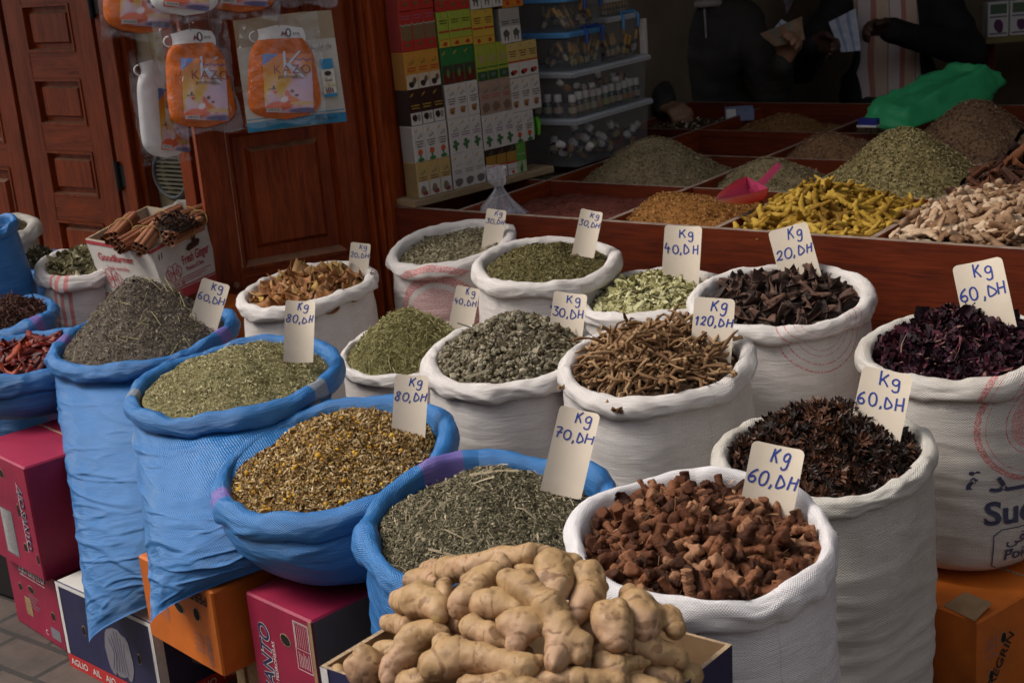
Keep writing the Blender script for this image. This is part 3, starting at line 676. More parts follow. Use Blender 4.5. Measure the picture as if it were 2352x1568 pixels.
rs = np.random.RandomState(77)
m_peel = bits('orange_peel', [(.1, (.17, .060, .016)), (.4, (.33, .155, .060)), (.65, (.40, .215, .11)), (.95, (.40, .25, .06))], rough=.7, attr='object', nscale=60)
m_pod = bits('dark_pod', [(.1, (.022, .013, .010)), (.6, (.060, .033, .024)), (.95, (.125, .065, .045))], rough=.6, attr='object', nscale=60)
m_root = bits('knotted_root', [(.1, (.12, .060, .026)), (.6, (.26, .145, .070)), (.95, (.36, .23, .12))], attr='object', nscale=90)
m_star = bits('star_spice', [(.1, (.013, .007, .005)), (.6, (.042, .017, .010)), (.95, (.10, .038, .017))], rough=.5, spec=.35, attr='object', nscale=90)
m_gal = bits('red_brown_root', [(.05, (.036, .012, .005)), (.45, (.105, .036, .016)), (.8, (.185, .070, .031)), (.97, (.30, .15, .08))], attr='object', nscale=110)
m_chili = bits('red_chilli', [(.1, (.055, .006, .005)), (.6, (.16, .013, .008)), (.95, (.30, .045, .015))], rough=.5, spec=.25, attr='object', nscale=40)

def curl(name, L, Wd, cx, cy, tw, mat, th=.0016, seed=0, nx=9, ny=6, taper=.5):
    r_ = np.random.RandomState(seed); u, v = np.meshgrid(np.linspace(-.5, .5, nx), np.linspace(-.5, .5, ny), indexing='ij')
    w = Wd*(1-taper*np.abs(2*u)**2.2)*(1+.18*sinnoise(np.stack([u, 0*u, 0*u+seed], -1), 2, seed))
    X = u*L; Y = v*w; Z = cx*(u*2)**2*L*.5+cy*(v*2)**2*Wd*.6+tw*u*v*Wd*4+.10*Wd*sinnoise(np.stack([u, v, 0*u], -1), 1.5, seed+9)
    T = np.stack([X, Y, Z], -1).reshape(-1, 3); B = T-np.array([0, 0, th]); n = nx*ny
    i, j = np.meshgrid(np.arange(nx-1), np.arange(ny-1), indexing='ij'); a = (i*ny+j).ravel(); Ft = np.stack([a, a+ny, a+ny+1, a+1], 1)
    bd = [i*ny for i in range(nx)]+[(nx-1)*ny+j for j in range(1, ny)]+[i*ny+ny-1 for i in range(nx-2, -1, -1)]+[j for j in range(ny-2, 0, -1)]
    Fs = np.array([(bd[k], bd[k]+n, bd[(k+1) % len(bd)]+n, bd[(k+1) % len(bd)]) for k in range(len(bd))])
    return mesh_np(name, np.concatenate([T, B]), np.concatenate([Ft, Ft[:, ::-1]+n, Fs]), mat)

peels = [curl('orange_peel', .056+.022*rs.rand(), .036+.014*rs.rand(), .08+.22*rs.rand(), .25+.45*rs.rand(), .25*rs.normal(), m_peel, .002, 100+i, taper=.28) for i in range(7)]
pods = [curl('dark_pod', .055+.025*rs.rand(), .020+.010*rs.rand(), .18*rs.normal(), .45+.4*rs.rand(), .35*rs.normal(), m_pod, .0025, 120+i, taper=.6) for i in range(8)]
def root_mesh(i):
    r_ = np.random.RandomState(200+i); L = .10+.09*r_.rand(); n = 12; p = np.zeros((n, 3)); p[:, 0] = np.linspace(-L/2, L/2, n)
    p[:, 1:] = np.cumsum(r_.normal(size=(n, 2))*.0060, 0); p -= p.mean(0)
    r = (.0027+.0017*r_.rand())*(1+.25*r_.normal(size=n).clip(-1, 1)); r[-1] *= .6; mb = MB().tube(p, list(r), 7)
    if r_.rand() < .5: mb.tube([p[4], p[4]+r_.normal(size=3)*.012, p[4]+r_.normal(size=3)*.02], [.003, .0025, .0015], 6)
    if r_.rand() < .4:
        for k in range(3): q = p[0]+r_.normal(size=3)*.004; mb.tube([q, q+r_.normal(size=3)*.004], [.005, .004], 6)
    return mb.mesh('knotted_root', m_root)
roots = [root_mesh(i) for i in range(9)]
def star_mesh(i):
    r_ = np.random.RandomState(300+i); mb = MB()
    for k in range(8):
        if r_.rand() < .12: continue
        a = k*.7854+.12*r_.normal(); l = .0155*(.75+.4*r_.rand()); c, s = math.cos(a), math.sin(a); w = .0032; up = .0025+.003*r_.rand()
        V = [(.001*c, .001*s, 0), (.55*l*c-w*s, .55*l*s+w*c, up), (.55*l*c+w*s, .55*l*s-w*c, up), (l*c, l*s, up*1.6), (.5*l*c, .5*l*s, -.0042), (.55*l*c, .55*l*s, up*.35)]
        mb.add(V, [(0, 5, 1), (1, 5, 3), (0, 2, 5), (2, 3, 5), (0, 1, 4), (1, 3, 4), (2, 0, 4), (3, 2, 4)])
    mb.tube([(0, 0, -.004), (0, 0, .002)], [.0015, .002], 5); return mb.mesh('star_spice', m_star)
stars = [star_mesh(i) for i in range(8)]
def gal_mesh(i):
    r_ = np.random.RandomState(400+i); L = .015+.019*r_.rand(); R = .0060+.0038*r_.rand(); a = np.array([-L, 0, 0]); b = np.array([L, .006*r_.normal(), .004*r_.normal()])
    caps = [(a, R, b, R*(.75+.35*r_.rand()))]
    if r_.rand() < .65: q = a*.1+r_.normal(size=3)*.003; caps.append((q, R*.8, q+np.array([.004*r_.normal(), .018*(1 if r_.rand() < .5 else -1), .007*r_.normal()]), R*.6))
    if r_.rand() < .45: caps.append((b, R*.7, b+r_.normal(size=3)*.010, R*.5))
    k = .0022
    def fn(P): return sd_caps(P, caps, k)+.0009*np.sin(P[:, 0]*1500+3*np.sin(P[:, 1]*300))+.0016*sinnoise(P, 70, i, 3)
    base = np.array([c[0] for c in caps]+[c[2] for c in caps])
    def cutfn(P):
        d = np.maximum(fn(P), np.maximum(-L*1.0-P[:, 0], P[:, 0]-L*1.05)); return d
    V, Fc = surface_net(cutfn, base.min(0)-.016, base.max(0)+.016, .0021); return mesh_np('root_chunk', V, Fc, m_gal)
gals = [gal_mesh(i) for i in range(12)]
def chili_mesh(i):
    r_ = np.random.RandomState(500+i); L = .075+.03*r_.rand(); n = 8; p = np.zeros((n, 3)); t = np.linspace(0, 1, n); p[:, 0] = (t-.5)*L; p[:, 1] = .02*r_.normal()*(t-.5)**2*4; p[:, 2] = .008*np.sin(t*3+r_.rand()*6)
    R = .012*np.sin(np.clip(t*.93+.07, 0, 1)*math.pi)**.7+.001; mb = MB(); V = []
    for k in range(n):
        for j in range(8):
            a = j*.7854; V.append(p[k]+np.array([0, R[k]*math.cos(a)*1.25, R[k]*math.sin(a)*.38+.2*R[k]*math.cos(2*a+i)+.002*r_.normal()]))
    Fs = [(k*8+j, k*8+(j+1) % 8, (k+1)*8+(j+1) % 8, (k+1)*8+j) for k in range(n-1) for j in range(8)]
    mb.add(V, Fs, 0, True); return mb.mesh('dried_chilli', m_chili)
chilis = [chili_mesh(i) for i in range(8)]

def under(key, name, label, mat, H, seed, **k):
    HP[key] = sack_heap(key, H, seed, **k); return build_heap(name, label, 'spice heap', HP[key], mat, [('chunk', 900, (.012, .008, .006), .3, .6, .002, 0, .5)], .1, seed)
dm = lambda n, a, b: bits(n, [(.1, a), (.9, b)])
under('W6', 'peel_crumbs', 'broken crumbs of peel beneath the curled peel pieces', dm('peel_crumb', (.10, .035, .01), (.25, .11, .04)), .035, 71, fill=.022)
pile('orange_peel', 'curled piece of dried orange peel in the white sack by the door leaf', 'dried peel', 'dried orange peels in the sack', peels, HP['W6'], 110, 1, tilt=.30, lift=.008)
under('W4', 'pod_crumbs', 'broken crumbs beneath the dark pods', dm('pod_crumb', (.012, .008, .006), (.05, .028, .02)), .05, 72, fill=.028)
pile('dark_pod', 'dark brown curled pod piece in the white sack against the counter', 'dried pod', 'dark pods in the sack', pods, HP['W4'], 190, 2, tilt=.38, lift=.011)
under('W9', 'root_crumbs', 'broken crumbs beneath the knotted roots', dm('root_crumb', (.05, .028, .014), (.15, .08, .04)), .055, 73, fill=.010, peak=(0, -.1))
pile('knotted_root', 'thin knotted brown root in the white sack at the middle of the stall', 'dried root', 'knotted roots in the sack', roots, HP['W9'], 300, 3, tilt=.16, lift=.009, edge=.73)
under('W10', 'star_spice_crumbs', 'broken star spice beneath the whole stars', dm('star_crumb', (.010, .005, .004), (.045, .018, .010)), .085, 74, fill=.016, peak=(.05, -.15))
HPs = HP['W10']; rs2 = np.random.RandomState(9); P, Nn = HPs.samples(1500, rs2)
pc = scatter_pieces(P, Nn, 'leaf', (.016, .006, .005), .25, .9, rs2, .008)
tag(put('star_spice_fragments', mesh_np('star_spice_fragments', pc[0], pc[1], dm('star_frag', (.012, .006, .004), (.085, .03, .014)), smooth=False, attrs={'rnd': pc[2]}), None, HPs.c), 'loose dark petals of broken star spice filling the beige sack', 'spice heap', kind='stuff')
pile('star_spice', 'dark brown eight pointed spice star in the beige sack at the right', 'spice star', 'spice stars in the sack', stars, HP['W10'], 300, 4, tilt=.55, smin=.85, smax=1.35, lift=.011)
under('W11', 'root_chunk_crumbs', 'broken crumbs beneath the red brown root chunks', dm('gal_crumb', (.03, .010, .005), (.10, .035, .014)), .055, 75, fill=.028, peak=(.05, -.1))
rs2 = np.random.RandomState(19); P, Nn = HP['W11'].samples(420, rs2); pc = scatter_pieces(P, Nn, 'stick', (.022, .0013, .0013), .4, .5, rs2, .020); tag(put('root_fibres', mesh_np('root_fibres', pc[0], pc[1], dm('fibre', (.16, .07, .03), (.42, .24, .13)), smooth=False, attrs={'rnd': pc[2]}), None, HP['W11'].c), 'thin pale fibres lying among the red brown root chunks', 'spice heap', kind='stuff')
pile('root_chunk', 'knobbly red brown root chunk with cut ends in the clean white sack', 'dried root', 'red brown root chunks in the sack', gals, HP['W11'], 300, 5, tilt=1.2, smin=.8, smax=1.25, lift=.011, edge=.97)
under('B5', 'chilli_crumbs', 'broken flakes beneath the red chillies', dm('chili_crumb', (.04, .005, .004), (.16, .015, .008)), .03, 76, fill=.012)
pile('dried_chilli', 'glossy split dried red chilli in the blue sack at the left edge', 'dried chilli', 'dried red chillies in the sack', chilis, HP['B5'], 190, 6, tilt=.3, lift=.010, smin=.6, smax=.9)

# ------------------------------------------------------------------ handwritten price cards
GL = {'K': [[(0, 0), (.02, 1)], [(.5, 1), (.03, .42), (.2, .5), (.52, 0)]], 'g': [[(.5, .62), (.3, .74), (.08, .58), (.1, .3), (.3, .2), (.48, .36), (.5, .66), (.52, .1), (.46, -.28), (.2, -.36), (.06, -.2)]],
 '0': [[(.3, 1), (.08, .82), (.02, .45), (.12, .1), (.32, 0), (.55, .18), (.6, .55), (.5, .88), (.3, 1)]], '1': [[(0, .7), (.22, 1), (.2, 0)]],
 '2': [[(.06, .72), (.16, .95), (.36, 1), (.5, .78), (.36, .42), (.1, .1), (.02, .02), (.18, .12), (.36, .02), (.55, .1)]],
 '3': [[(.04, .95), (.5, 1), (.24, .62), (.5, .46), (.5, .14), (.24, -.02), (0, .12)]], '4': [[(.2, 1), (.02, .4), (.56, .44)], [(.4, .72), (.36, -.06)]],
 '6': [[(.5, 1), (.2, .74), (.04, .34), (.14, .04), (.4, .02), (.52, .24), (.36, .46), (.1, .34)]], '7': [[(.02, .94), (.52, 1), (.3, .4), (.24, -.02)], [(.08, .46), (.5, .52)]],
 '8': [[(.5, .86), (.26, 1), (.08, .8), (.24, .56), (.48, .3), (.34, -.02), (.08, .06), (.06, .32), (.32, .54), (.5, .86)]],
 ',': [[(.1, .16), (.12, .02), (.03, -.18)]], 'D': [[(.06, .98), (.04, .02), (.56, .32), (.06, .98)]], 'H': [[(.06, 1), (.03, 0)], [(.56, 1), (.53, 0)], [(.04, .48), (.56, .52)]]}
ADV = {',': .3, '1': .42, 'K': .62, 'g': .6}
def smooth_stroke(p):
    p = np.asarray(p, float)
    return catmull(p, (len(p)-1)*5+1) if len(p) > 3 else np.concatenate([np.linspace(p[i], p[i+1], 4) for i in range(len(p)-1)])

CARDS = []
def price_card(text, label, bx, by, tx, ty, w, d, lean=.03, seed=0, bend=.006, foot=.03):
    b = at(bx, by, d); t = at(tx, ty, d+lean); up = t-b; H = np.linalg.norm(up); up = up/H
    view = nrmz((b+t)/2-CAM); rt = nrmz(np.cross(view, up)); nr = np.cross(rt, up)     # nr points to the viewer side or away
    if nr@view > 0: nr = -nr
    Wd = w*d/F; rs = np.random.RandomState(seed)
    o = empty('price_card', b, label, 'price card', 'handwritten price cards')
    def P(x, y, e=0.0):          # x in [-.5,.5], y from -foot to H
        q = rt*(x*Wd)+up*y+nr*(e+bend*(4*x*x)*.5-bend*1.2*((y/H-.5)**2)); return q
    n = 9; rc = .12; ys = np.concatenate([np.linspace(-foot, H-rc*Wd, 11), H-rc*Wd*(1-np.sin(np.linspace(.2, 1.5708, 7)))]); V = []; Fs = []
    def halfw(y):
        q = (H-y)/(Wd*rc); return .5-(rc*(1-math.sqrt(max(0, 1-(1-q)**2))) if q < 1 else 0)
    for e in (0.0, -.0012):
        for y in ys:
            for i in range(n): V.append(P((i/(n-1)-.5)*2*halfw(y), y, e))
    m = len(ys)*n
    for j in range(len(ys)-1):
        for i in range(n-1):
            a = j*n+i; Fs += [(a, a+1, a+n+1, a+n), (a+m, a+n+m, a+n+1+m, a+1+m)]
    for j in range(len(ys)-1):
        a = j*n; Fs.append((a, a+n, a+n+m, a+m)); a = j*n+n-1; Fs.append((a, a+m, a+n+m, a+n))
    k = (len(ys)-1)*n; Fs += [(k+i, k+i+1, k+i+1+m, k+i+m) for i in range(n-1)]
    mb = MB(); mb.add(V, [f for f in Fs if all(i < m for i in f) or all(i >= m for i in f)], 0, True); mb.add(V, [f for f in Fs if not (all(i < m for i in f) or all(i >= m for i in f))], 0, False); mb.build('card', mcard, o)
    mb = MB(); sw = Wd*.036
    wob_ = rs.normal()
    def line(txt, x, y, s, gap=.16):
        for ch in txt:
            for st in GL[ch]:
                q = smooth_stroke(st); q = q*(1+.07*rs.normal(size=2))+rs.normal(size=2)*.03; q[:, 0] += .10*wob_*q[:, 1]; ribbon(mb, np.stack([(x+q[:, 0]*s)/Wd, y+q[:, 1]*s], 1)*np.array([Wd, 1]), sw, lambda a, c: P(a/Wd, c, .0007))
            x += (ADV.get(ch, .64)+gap)*s
    def width(txt, gap=.16): return sum(ADV.get(c, .64)+gap for c in txt)-gap
    s1 = Wd*.27; line('Kg', Wd*(-.03-.08*rs.rand()), H-s1*1.28, s1)
    s2 = min(Wd*.30, Wd*.92/width(text)); line(text, -s2*width(text)/2+Wd*.0, H-s1*1.28-s2*1.75, s2)
    mb.build('handwriting', mink, o)
PC = [('30,DH', 1130, 560, 1141, 481, 46, 4.2, 'faint card reading 30,DH in the sack with the red round print'),
 ('30,DH', 1338, 590, 1360, 483, 52, 3.85, 'card reading 30,DH in the dark green crushed herb'),
 ('40,DH', 1562, 646, 1570, 518, 86, 3.72, 'upright card reading 40,DH in the pale green flakes'),
 ('20,DH', 1842, 646, 1808, 520, 92, 3.52, 'left leaning card reading 20,DH in the dark pods'),
 ('60,DH', 2272, 735, 2243, 600, 112, 3.1, 'left leaning card reading 60,DH in the purple petals'),
 ('20,DH', 820, 645, 829, 558, 46, 4.08, 'small card reading 20,DH in the orange peel'),
 ('60,DH', 468, 742, 497, 646, 66, 3.6, 'right leaning card reading 60,DH in the lavender'),
 ('80,DH', 686, 800, 690, 690, 68, 3.22, 'card reading 80,DH in the fine light green herb'),
 ('40,DH', 1055, 768, 1076, 659, 56, 3.7, 'card reading 40,DH in the green needle leaves'),
 ('30,DH', 1300, 760, 1311, 672, 78, 3.42, 'card reading 30,DH in the grey flower buds'),
 ('120,DH', 1633, 806, 1642, 684, 94, 3.2, 'card reading 120,DH in the knotted roots'),
 ('80,DH', 938, 995, 946, 861, 78, 2.88, 'card reading 80,DH in the golden chamomile'),
 ('70,DH', 1296, 1098, 1333, 940, 96, 2.58, 'card reading 70,DH in the coarse grey green herb'),
 ('60,DH', 2012, 985, 2040, 850, 116, 2.88, 'card reading 60,DH in the dark spice stars'),
 ('60,DH', 1760, 1172, 1789, 1022, 122, 2.46, 'card reading 60,DH in the red brown root chunks, tilted to the right')]
CK = ['W1', 'W2', 'W3', 'W4', 'W5', 'W6', 'B1', 'B2', 'W7', 'W8', 'W9', 'B3', 'B4', 'W10', 'W11']
def heap_depth(hp, x, y, d0, d1):
    for d in np.linspace(d0, d1, 160):
        q = at(x, y, d)-hp.c
        if (q[0]/hp.R)**2+(q[1]/hp.Ry)**2 < 1 and q[2] < float(hp.z(q[0:1], q[1:2])[0]): return d
    return None
for i, (t, bx, by, tx, ty, w, d, l) in enumerate(PC):
    dd = heap_depth(HP[CK[i]], bx, by, d-.5, d+.2) or d-.06
    price_card(t, l, bx, by, tx, ty, w, dd-(.065 if i == 14 else .012), seed=i, lean=(.02 if i == 14 else .035), bend=.004+.010*((i*7) % 5)/4)
# ------------------------------------------------------------------ street, shop and doors
def paving():
    m, nt, bs = newmat('stone_paving'); v = coords(nt, (1, 1, 1))
    br = nd(nt, 'ShaderNodeTexBrick', {'Vector': v, 'Scale': 1.0, 'Mortar Size': .008, 'Brick Width': .22, 'Row Height': .12, 'Color1': (.075, .052, .042, 1), 'Color2': (.115, .085, .068, 1), 'Mortar': (.028, .022, .018, 1), 'Bias': 0.0})
    n = noise(nt, v, 9, 6, .65); col = mix(nt, .8, br.outputs[0], ramp(nt, n, [(.3, (.35, .33, .31)), (.7, (1.1, 1.05, 1.0))]), 'MULTIPLY')
    nt.links.new(col, bs.inputs['Base Color']); bs.inputs['Roughness'].default_value = .75
    h = math_(nt, 'ADD', math_(nt, 'MULTIPLY', br.outputs[1], -1.0), math_(nt, 'MULTIPLY', n, .5)); bump(nt, bs, h, .6, .012); return m
me = bpy.data.meshes.new('ground'); me.from_pydata([(-60, -60, 0), (60, -60, 0), (60, 60, 0), (-60, 60, 0)], [], [(0, 1, 2, 3)]); me.materials.append(paving())
tag(put('ground', me), kind='structure')

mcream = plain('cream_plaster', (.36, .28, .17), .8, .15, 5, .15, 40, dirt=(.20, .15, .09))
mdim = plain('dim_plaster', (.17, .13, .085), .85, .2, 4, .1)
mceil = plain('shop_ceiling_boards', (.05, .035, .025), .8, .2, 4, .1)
shop = empty('shop_building', (0, 3.5, 0), 'dim open fronted spice shop behind the counter, walls in shadow', 'shop')
def part(name, mat, parent, org, fn, smooth=False):
    mb = MB(); fn(mb); o = mb.build(name, mat, parent); return o
L = lambda x, y, z: (x, y-3.5, z)
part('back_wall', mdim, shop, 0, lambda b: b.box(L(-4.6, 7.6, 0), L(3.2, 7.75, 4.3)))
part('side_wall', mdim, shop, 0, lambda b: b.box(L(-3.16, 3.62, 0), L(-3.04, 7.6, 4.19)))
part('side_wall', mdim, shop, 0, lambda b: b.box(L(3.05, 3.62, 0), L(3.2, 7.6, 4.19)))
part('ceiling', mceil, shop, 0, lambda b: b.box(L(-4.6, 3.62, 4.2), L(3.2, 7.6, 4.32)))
part('front_wall', mcream, shop, 0, lambda b: b.box(L(-6.4, 3.50, 0), L(-3.04, 3.615, 4.3)).box(L(-3.03, 3.50, 3.7), L(3.2, 3.615, 4.3)))
part('added_awning', plain('shop_shade_cloth', (.20, .16, .11), .8, .15, 4, .1), shop, 0, lambda b: b.hexa([L(-6.2, 2.9, 3.80), L(3.2, 2.9, 3.80), L(3.2, 3.49, 4.0), L(-6.2, 3.49, 4.0)], [L(-6.2, 2.9, 3.82), L(3.2, 2.9, 3.82), L(3.2, 3.49, 4.02), L(-6.2, 3.49, 4.02)]))  # unseen overhang added to darken the shop interior
lsh = empty('shutter_shade', (-4.9, 3.45, 0), 'unseen cloth added above the carved shutters to shade them', 'added_awning')  # out of view, added only to keep sun and sky off the shutters
part('cloth', plain('shutter_shade_cloth', (.16, .11, .075), .85, .2, 4, .2), lsh, 0, lambda b: b.hexa([(-1.6, -1.05, 2.30), (1.55, -1.05, 2.30), (1.55, .04, 2.62), (-1.6, .04, 2.62)], [(-1.6, -1.05, 2.315), (1.55, -1.05, 2.315), (1.55, .04, 2.635), (-1.6, .04, 2.635)]))
pz = empty('door_post', (-2.965, 3.38, 0), 'dark varnished wooden post at the left end of the counter', 'post')
part('post', mwood_z, pz, 0, lambda b: b.box((-.065, -.08, 0), (.045, .06, 2.6), bev=.006))
part('moulding', mwood_z, pz, 0, lambda b: b.box((-.035, -.094, 0), (-.012, -.081, 2.6), bev=.003).box((.008, -.092, 0), (.022, -.081, 2.6), bev=.003))

def panel_door(name, label, O, ux, W, panels, stile=.1, H=2.3, th=.04, mz=mwood_z, mx=mwood_x, knob=None, hinge=(), z0=.02):
    rz = math.atan2(ux[1], ux[0]); root = empty(name, O, label, 'door', None, rz)
    fr = MB(); xs = [stile, W-stile]
    fr.box((0, 0, z0), (stile, th, H), 0); fr.box((W-stile, 0, z0), (W, th, H), 0)
    zz = sorted(panels); zprev = z0
    for (a, b) in zz: fr.box((stile-.006, .0015, zprev), (W-stile+.006, th-.001, a), 1); zprev = b
    fr.box((stile-.006, .0015, zprev), (W-stile+.006, th-.001, H-.002), 1)
    fr.build('frame', [mz, mx], root)
    for (a, b) in zz:
        p = MB(); x0, x1 = xs; yb = .024; i2 = min(.075, .17*min(xs[1]-xs[0], b-a)); i1 = i2*.42
        p.quad((x0+i1, yb, a+i1), (x1-i1, yb, a+i1), (x1-i1, yb, b-i1), (x0+i1, yb, b-i1), 0)
        f0 = [(x0+i2, yb-.001, a+i2), (x1-i2, yb-.001, a+i2), (x1-i2, yb-.001, b-i2), (x0+i2, yb-.001, b-i2)]
        g_ = i2*.22; f1 = [(x0+i2+g_, yb-.018, a+i2+g_), (x1-i2-g_, yb-.018, a+i2+g_), (x1-i2-g_, yb-.018, b-i2-g_), (x0+i2+g_, yb-.018, b-i2-g_)]
        p.add(f0+f1, [(4, 5, 6, 7)], 0)
        for k, mm in ((0, 0), (1, 0), (2, 1), (3, 0)): p.quad(f0[k], f0[(k+1) % 4], f1[(k+1) % 4], f1[k], mm)
        p.build('panel', [mz, mrail], root)
        m = MB(); o4 = [(x0, -.004, a), (x1, -.004, a), (x1, -.004, b), (x0, -.004, b)]; i4 = [(x0+i1, yb, a+i1), (x1-i1, yb, a+i1), (x1-i1, yb, b-i1), (x0+i1, yb, b-i1)]
        h4 = [(x0+.010, -.004, a+.010), (x1-.010, -.004, a+.010), (x1-.010, -.004, b-.010), (x0+.010, -.004, b-.010)]
        for k, mm in ((0, 1), (1, 0), (2, 0), (3, 0)):
            m.quad(o4[k], o4[(k+1) % 4], h4[(k+1) % 4], h4[k], 0); m.quad(h4[k], h4[(k+1) % 4], i4[(k+1) % 4], i4[k], mm)
        m.build('moulding', [mz, mrail], root)
    for (x, z) in hinge:
        MB().tube([(x, -.008, z), (x, -.008, z+.11)], .012, 10).box((x+.010, -.006, z+.015), (x+.05, -.0015, z+.095)).build('hinge', mblack, root)
    if knob: MB().lathe([(.004, 0), (.011, .004), (.012, .012), (.006, .02)], 12).build('knob', mrail, root, knob, (math.pi/2, 0, 0))
    return root
ld = np.array([.494, .869]); O = np.array([-3.008, 3.315])-ld*.525
panel_door('wooden_shutter', 'large open carved wooden door leaf with raised panels, beside the counter', (O[0], O[1], 0), ld, .525, [(.10, .56), (.64, 1.07), (1.17, 1.62), (1.72, 2.2)], stile=.088, knob=(.06, 0, .60))
panel_door('wooden_shutter', 'narrow carved wooden shutter with stacked square panels, behind the striped sack', (-4.93, 3.44, 0), (1, 0), .52, [(.08, .33), (.42, .60), (.70, .88), (.98, 1.16), (1.26, 1.44), (1.54, 1.72), (1.82, 2.1)], stile=.115, hinge=((.545, .74), (.545, 1.38)))
panel_door('wooden_shutter', 'dark carved shutter cut off at the left edge of the picture', (-5.50, 3.44, 0), (1, 0), .54, [(.08, .40), (.50, .80), (.90, 1.16), (1.26, 1.62), (1.74, 2.1)], stile=.11)
jb = empty('door_jamb', (-4.34, 3.46, 0), 'dark wooden door jamb right of the narrow carved shutter', 'door frame')
part('jamb', mwood_z, jb, 0, lambda b: b.box((-.05, -.02, 0), (.10, .035, 2.6), bev=.004)); part('stop_strip', mwood_z, jb, 0, lambda b: b.box((.02, -.05, 0), (.075, -.021, 2.6), bev=.004))
jb2 = empty('door_jamb', (-3.62, 3.30, 0), 'thin wooden strip standing beside the edge of the open door leaf', 'door frame')
p0 = at(437, 400, 4.55); jb2.location = (p0[0], p0[1], 0)
part('jamb', mwood_z, jb2, 0, lambda b: b.box((-.02, -.02, 0), (.035, .025, 2.3), bev=.003))
fc = ony(392, 400, 3.45); vt = empty('wall_vent', fc, 'round grey slatted vent in the cream wall behind the cinnamon', 'vent')
MB().lathe([(.10, 0), (.105, .03), (.09, .05), (.082, .05), (.082, .02)], 32, cap=False).build('rim', plain('grey_metal', (.10, .10, .10), .5), vt, (0, .04, 0), (math.pi/2, 0, 0))
mb = MB()
for k in range(9): mb.box((-.075, .0, -.072+k*.016), (.075, .012, -.064+k*.016))
mb.build('slats', plain('dull_slats', (.16, .14, .09), .5), vt, (0, -.002, 0)); MB().lathe([(.08, 0), (.08, .004)], 32).build('back_plate', mhole, vt, (0, .045, 0), (math.pi/2, 0, 0))

opp = empty('unseen_bounce_wall', (0, -2.8, 0), 'unseen ochre building added behind the camera to limit sky light and bounce warm light', 'building')  # unseen wall added to narrow the sky and bounce warm fill
part('wall', plain('ochre_bounce_plaster', (.42, .27, .17), .85, .15, 3, .1, 30), opp, 0, lambda b: b.box((-9, -.3, 0), (9, 0, 4.0)))
# ------------------------------------------------------------------ counter with bins
ct_ = empty('spice_counter', (-1.0, 3.33, 0), 'long reddish wooden counter divided into open bins of spice', 'counter')
cl = lambda x, y, z: (x+1.0, y-3.33, z)
ZT = .775
mf = [mcounter, mworn]
part('front_board', mf, ct_, 0, lambda b: b.box(cl(-2.92, 3.322, .425), cl(1.4, 3.344, ZT), 0, top=1).box(cl(-2.92, 3.324, .06), cl(1.4, 3.343, .420), 0))
part('back_board', mf, ct_, 0, lambda b: b.box(cl(-3.02, 5.40, .0), cl(1.4, 5.42, ZT+.02), 0, top=1))
part('tray_floor', mcounter, ct_, 0, lambda b: b.box(cl(-2.92, 3.345, .60), cl(1.4, 5.399, .62)))
XD = [-2.68, -2.145, -1.80, -1.36, -.84, -.3, .3, .9]; YD = [3.83, 4.35, 4.86]
for x in [-3.02]+XD: part('divider', [mwood_y, mworn], ct_, 0, lambda b: b.box(cl(x-.008, 3.3445, .62), cl(x+.008, 5.3995, ZT-.001), 0, top=1))
XE = [-3.02]+XD+[1.39]
for y in YD:
    for a, b_ in zip(XE[:-1], XE[1:]):
        if a > .0: continue
        part('divider', [mcounter, mworn], ct_, 0, lambda b: b.box(cl(a+.0085, y-.008, .62), cl(b_-.0085, y+.008, ZT-.003), 0, top=1))
m_g1 = bits('green_grey_seed', [(.05, (.085, .065, .03)), (.5, (.215, .165, .09)), (.95, (.36, .29, .18))])
m_g2 = bits('fennel_green', [(.05, (.09, .072, .02)), (.5, (.225, .178, .075)), (.95, (.36, .30, .16))])
m_mar = bits('maroon_powder', [(.1, (.085, .020, .013)), (.9, (.17, .050, .034))])
m_ora = bits('orange_seed', [(.05, (.14, .055, .012)), (.5, (.32, .14, .035)), (.95, (.48, .26, .09))])
m_tan = bits('tan_seed', [(.05, (.12, .055, .018)), (.5, (.25, .125, .045)), (.95, (.36, .20, .09))])
m_pk = bits('pinkish_seed', [(.05, (.12, .06, .028)), (.5, (.25, .135, .07)), (.95, (.36, .22, .14))])
m_brn = bits('brown_seed', [(.05, (.07, .036, .018)), (.5, (.145, .082, .045)), (.95, (.22, .14, .09))])
m_mixd = bits('mixed_dark', [(.05, (.03, .018, .010)), (.7, (.11, .065, .03)), (.93, (.20, .13, .07)), (.96, (.6, .55, .48))])
def bin_heap(key, name, label, mat, X0, X1, Y0, Y1, zb, pk, H, R, seed, layers, p=1.6, lump=.010, base_r=.4, Ry=None):
    c = np.array([(X0+X1)/2, (Y0+Y1)/2, zb]); g = .0095
    hp = Heap(c, R, H, seed, rect=(X0-c[0]+g, X1-c[0]-g, Y0-c[1]+g, Y1-c[1]-g), peak=(pk[0]-c[0], pk[1]-c[1]), p=p, lump=lump, Ry=Ry)
    HP[key] = hp; return build_heap(name, label, 'spice heap', hp, mat, layers, base_r, seed) if name else hp
seedl = lambda n, s=.006: [('chunk', n, (s, s*.5, s*.45), .3, .5, .003, 0, 1)]
bin_heap('maroon', 'powder_heap', 'flat dark maroon powder in the front bin behind the 30,DH card', m_mar, -2.68, -2.145, 3.344, 3.83, .722, (-2.40, 3.62), .030, .25, 81, seedl(1500, .005))
bin_heap('orange', 'seed_heap', 'orange seeds in the front bin under the pink scoop', m_ora, -2.145, -1.80, 3.344, 3.83, .715, (-2.06, 3.58), .095, .20, 82, seedl(5000, .0065))
bin_heap('g5', 'herb_heap', 'grey green dome of herb before the clear tubs', m_g1, -2.68, -2.145, 3.83, 4.35, .695, (-2.43, 4.10), .175, .22, 83, seedl(6000, .0065), p=2)
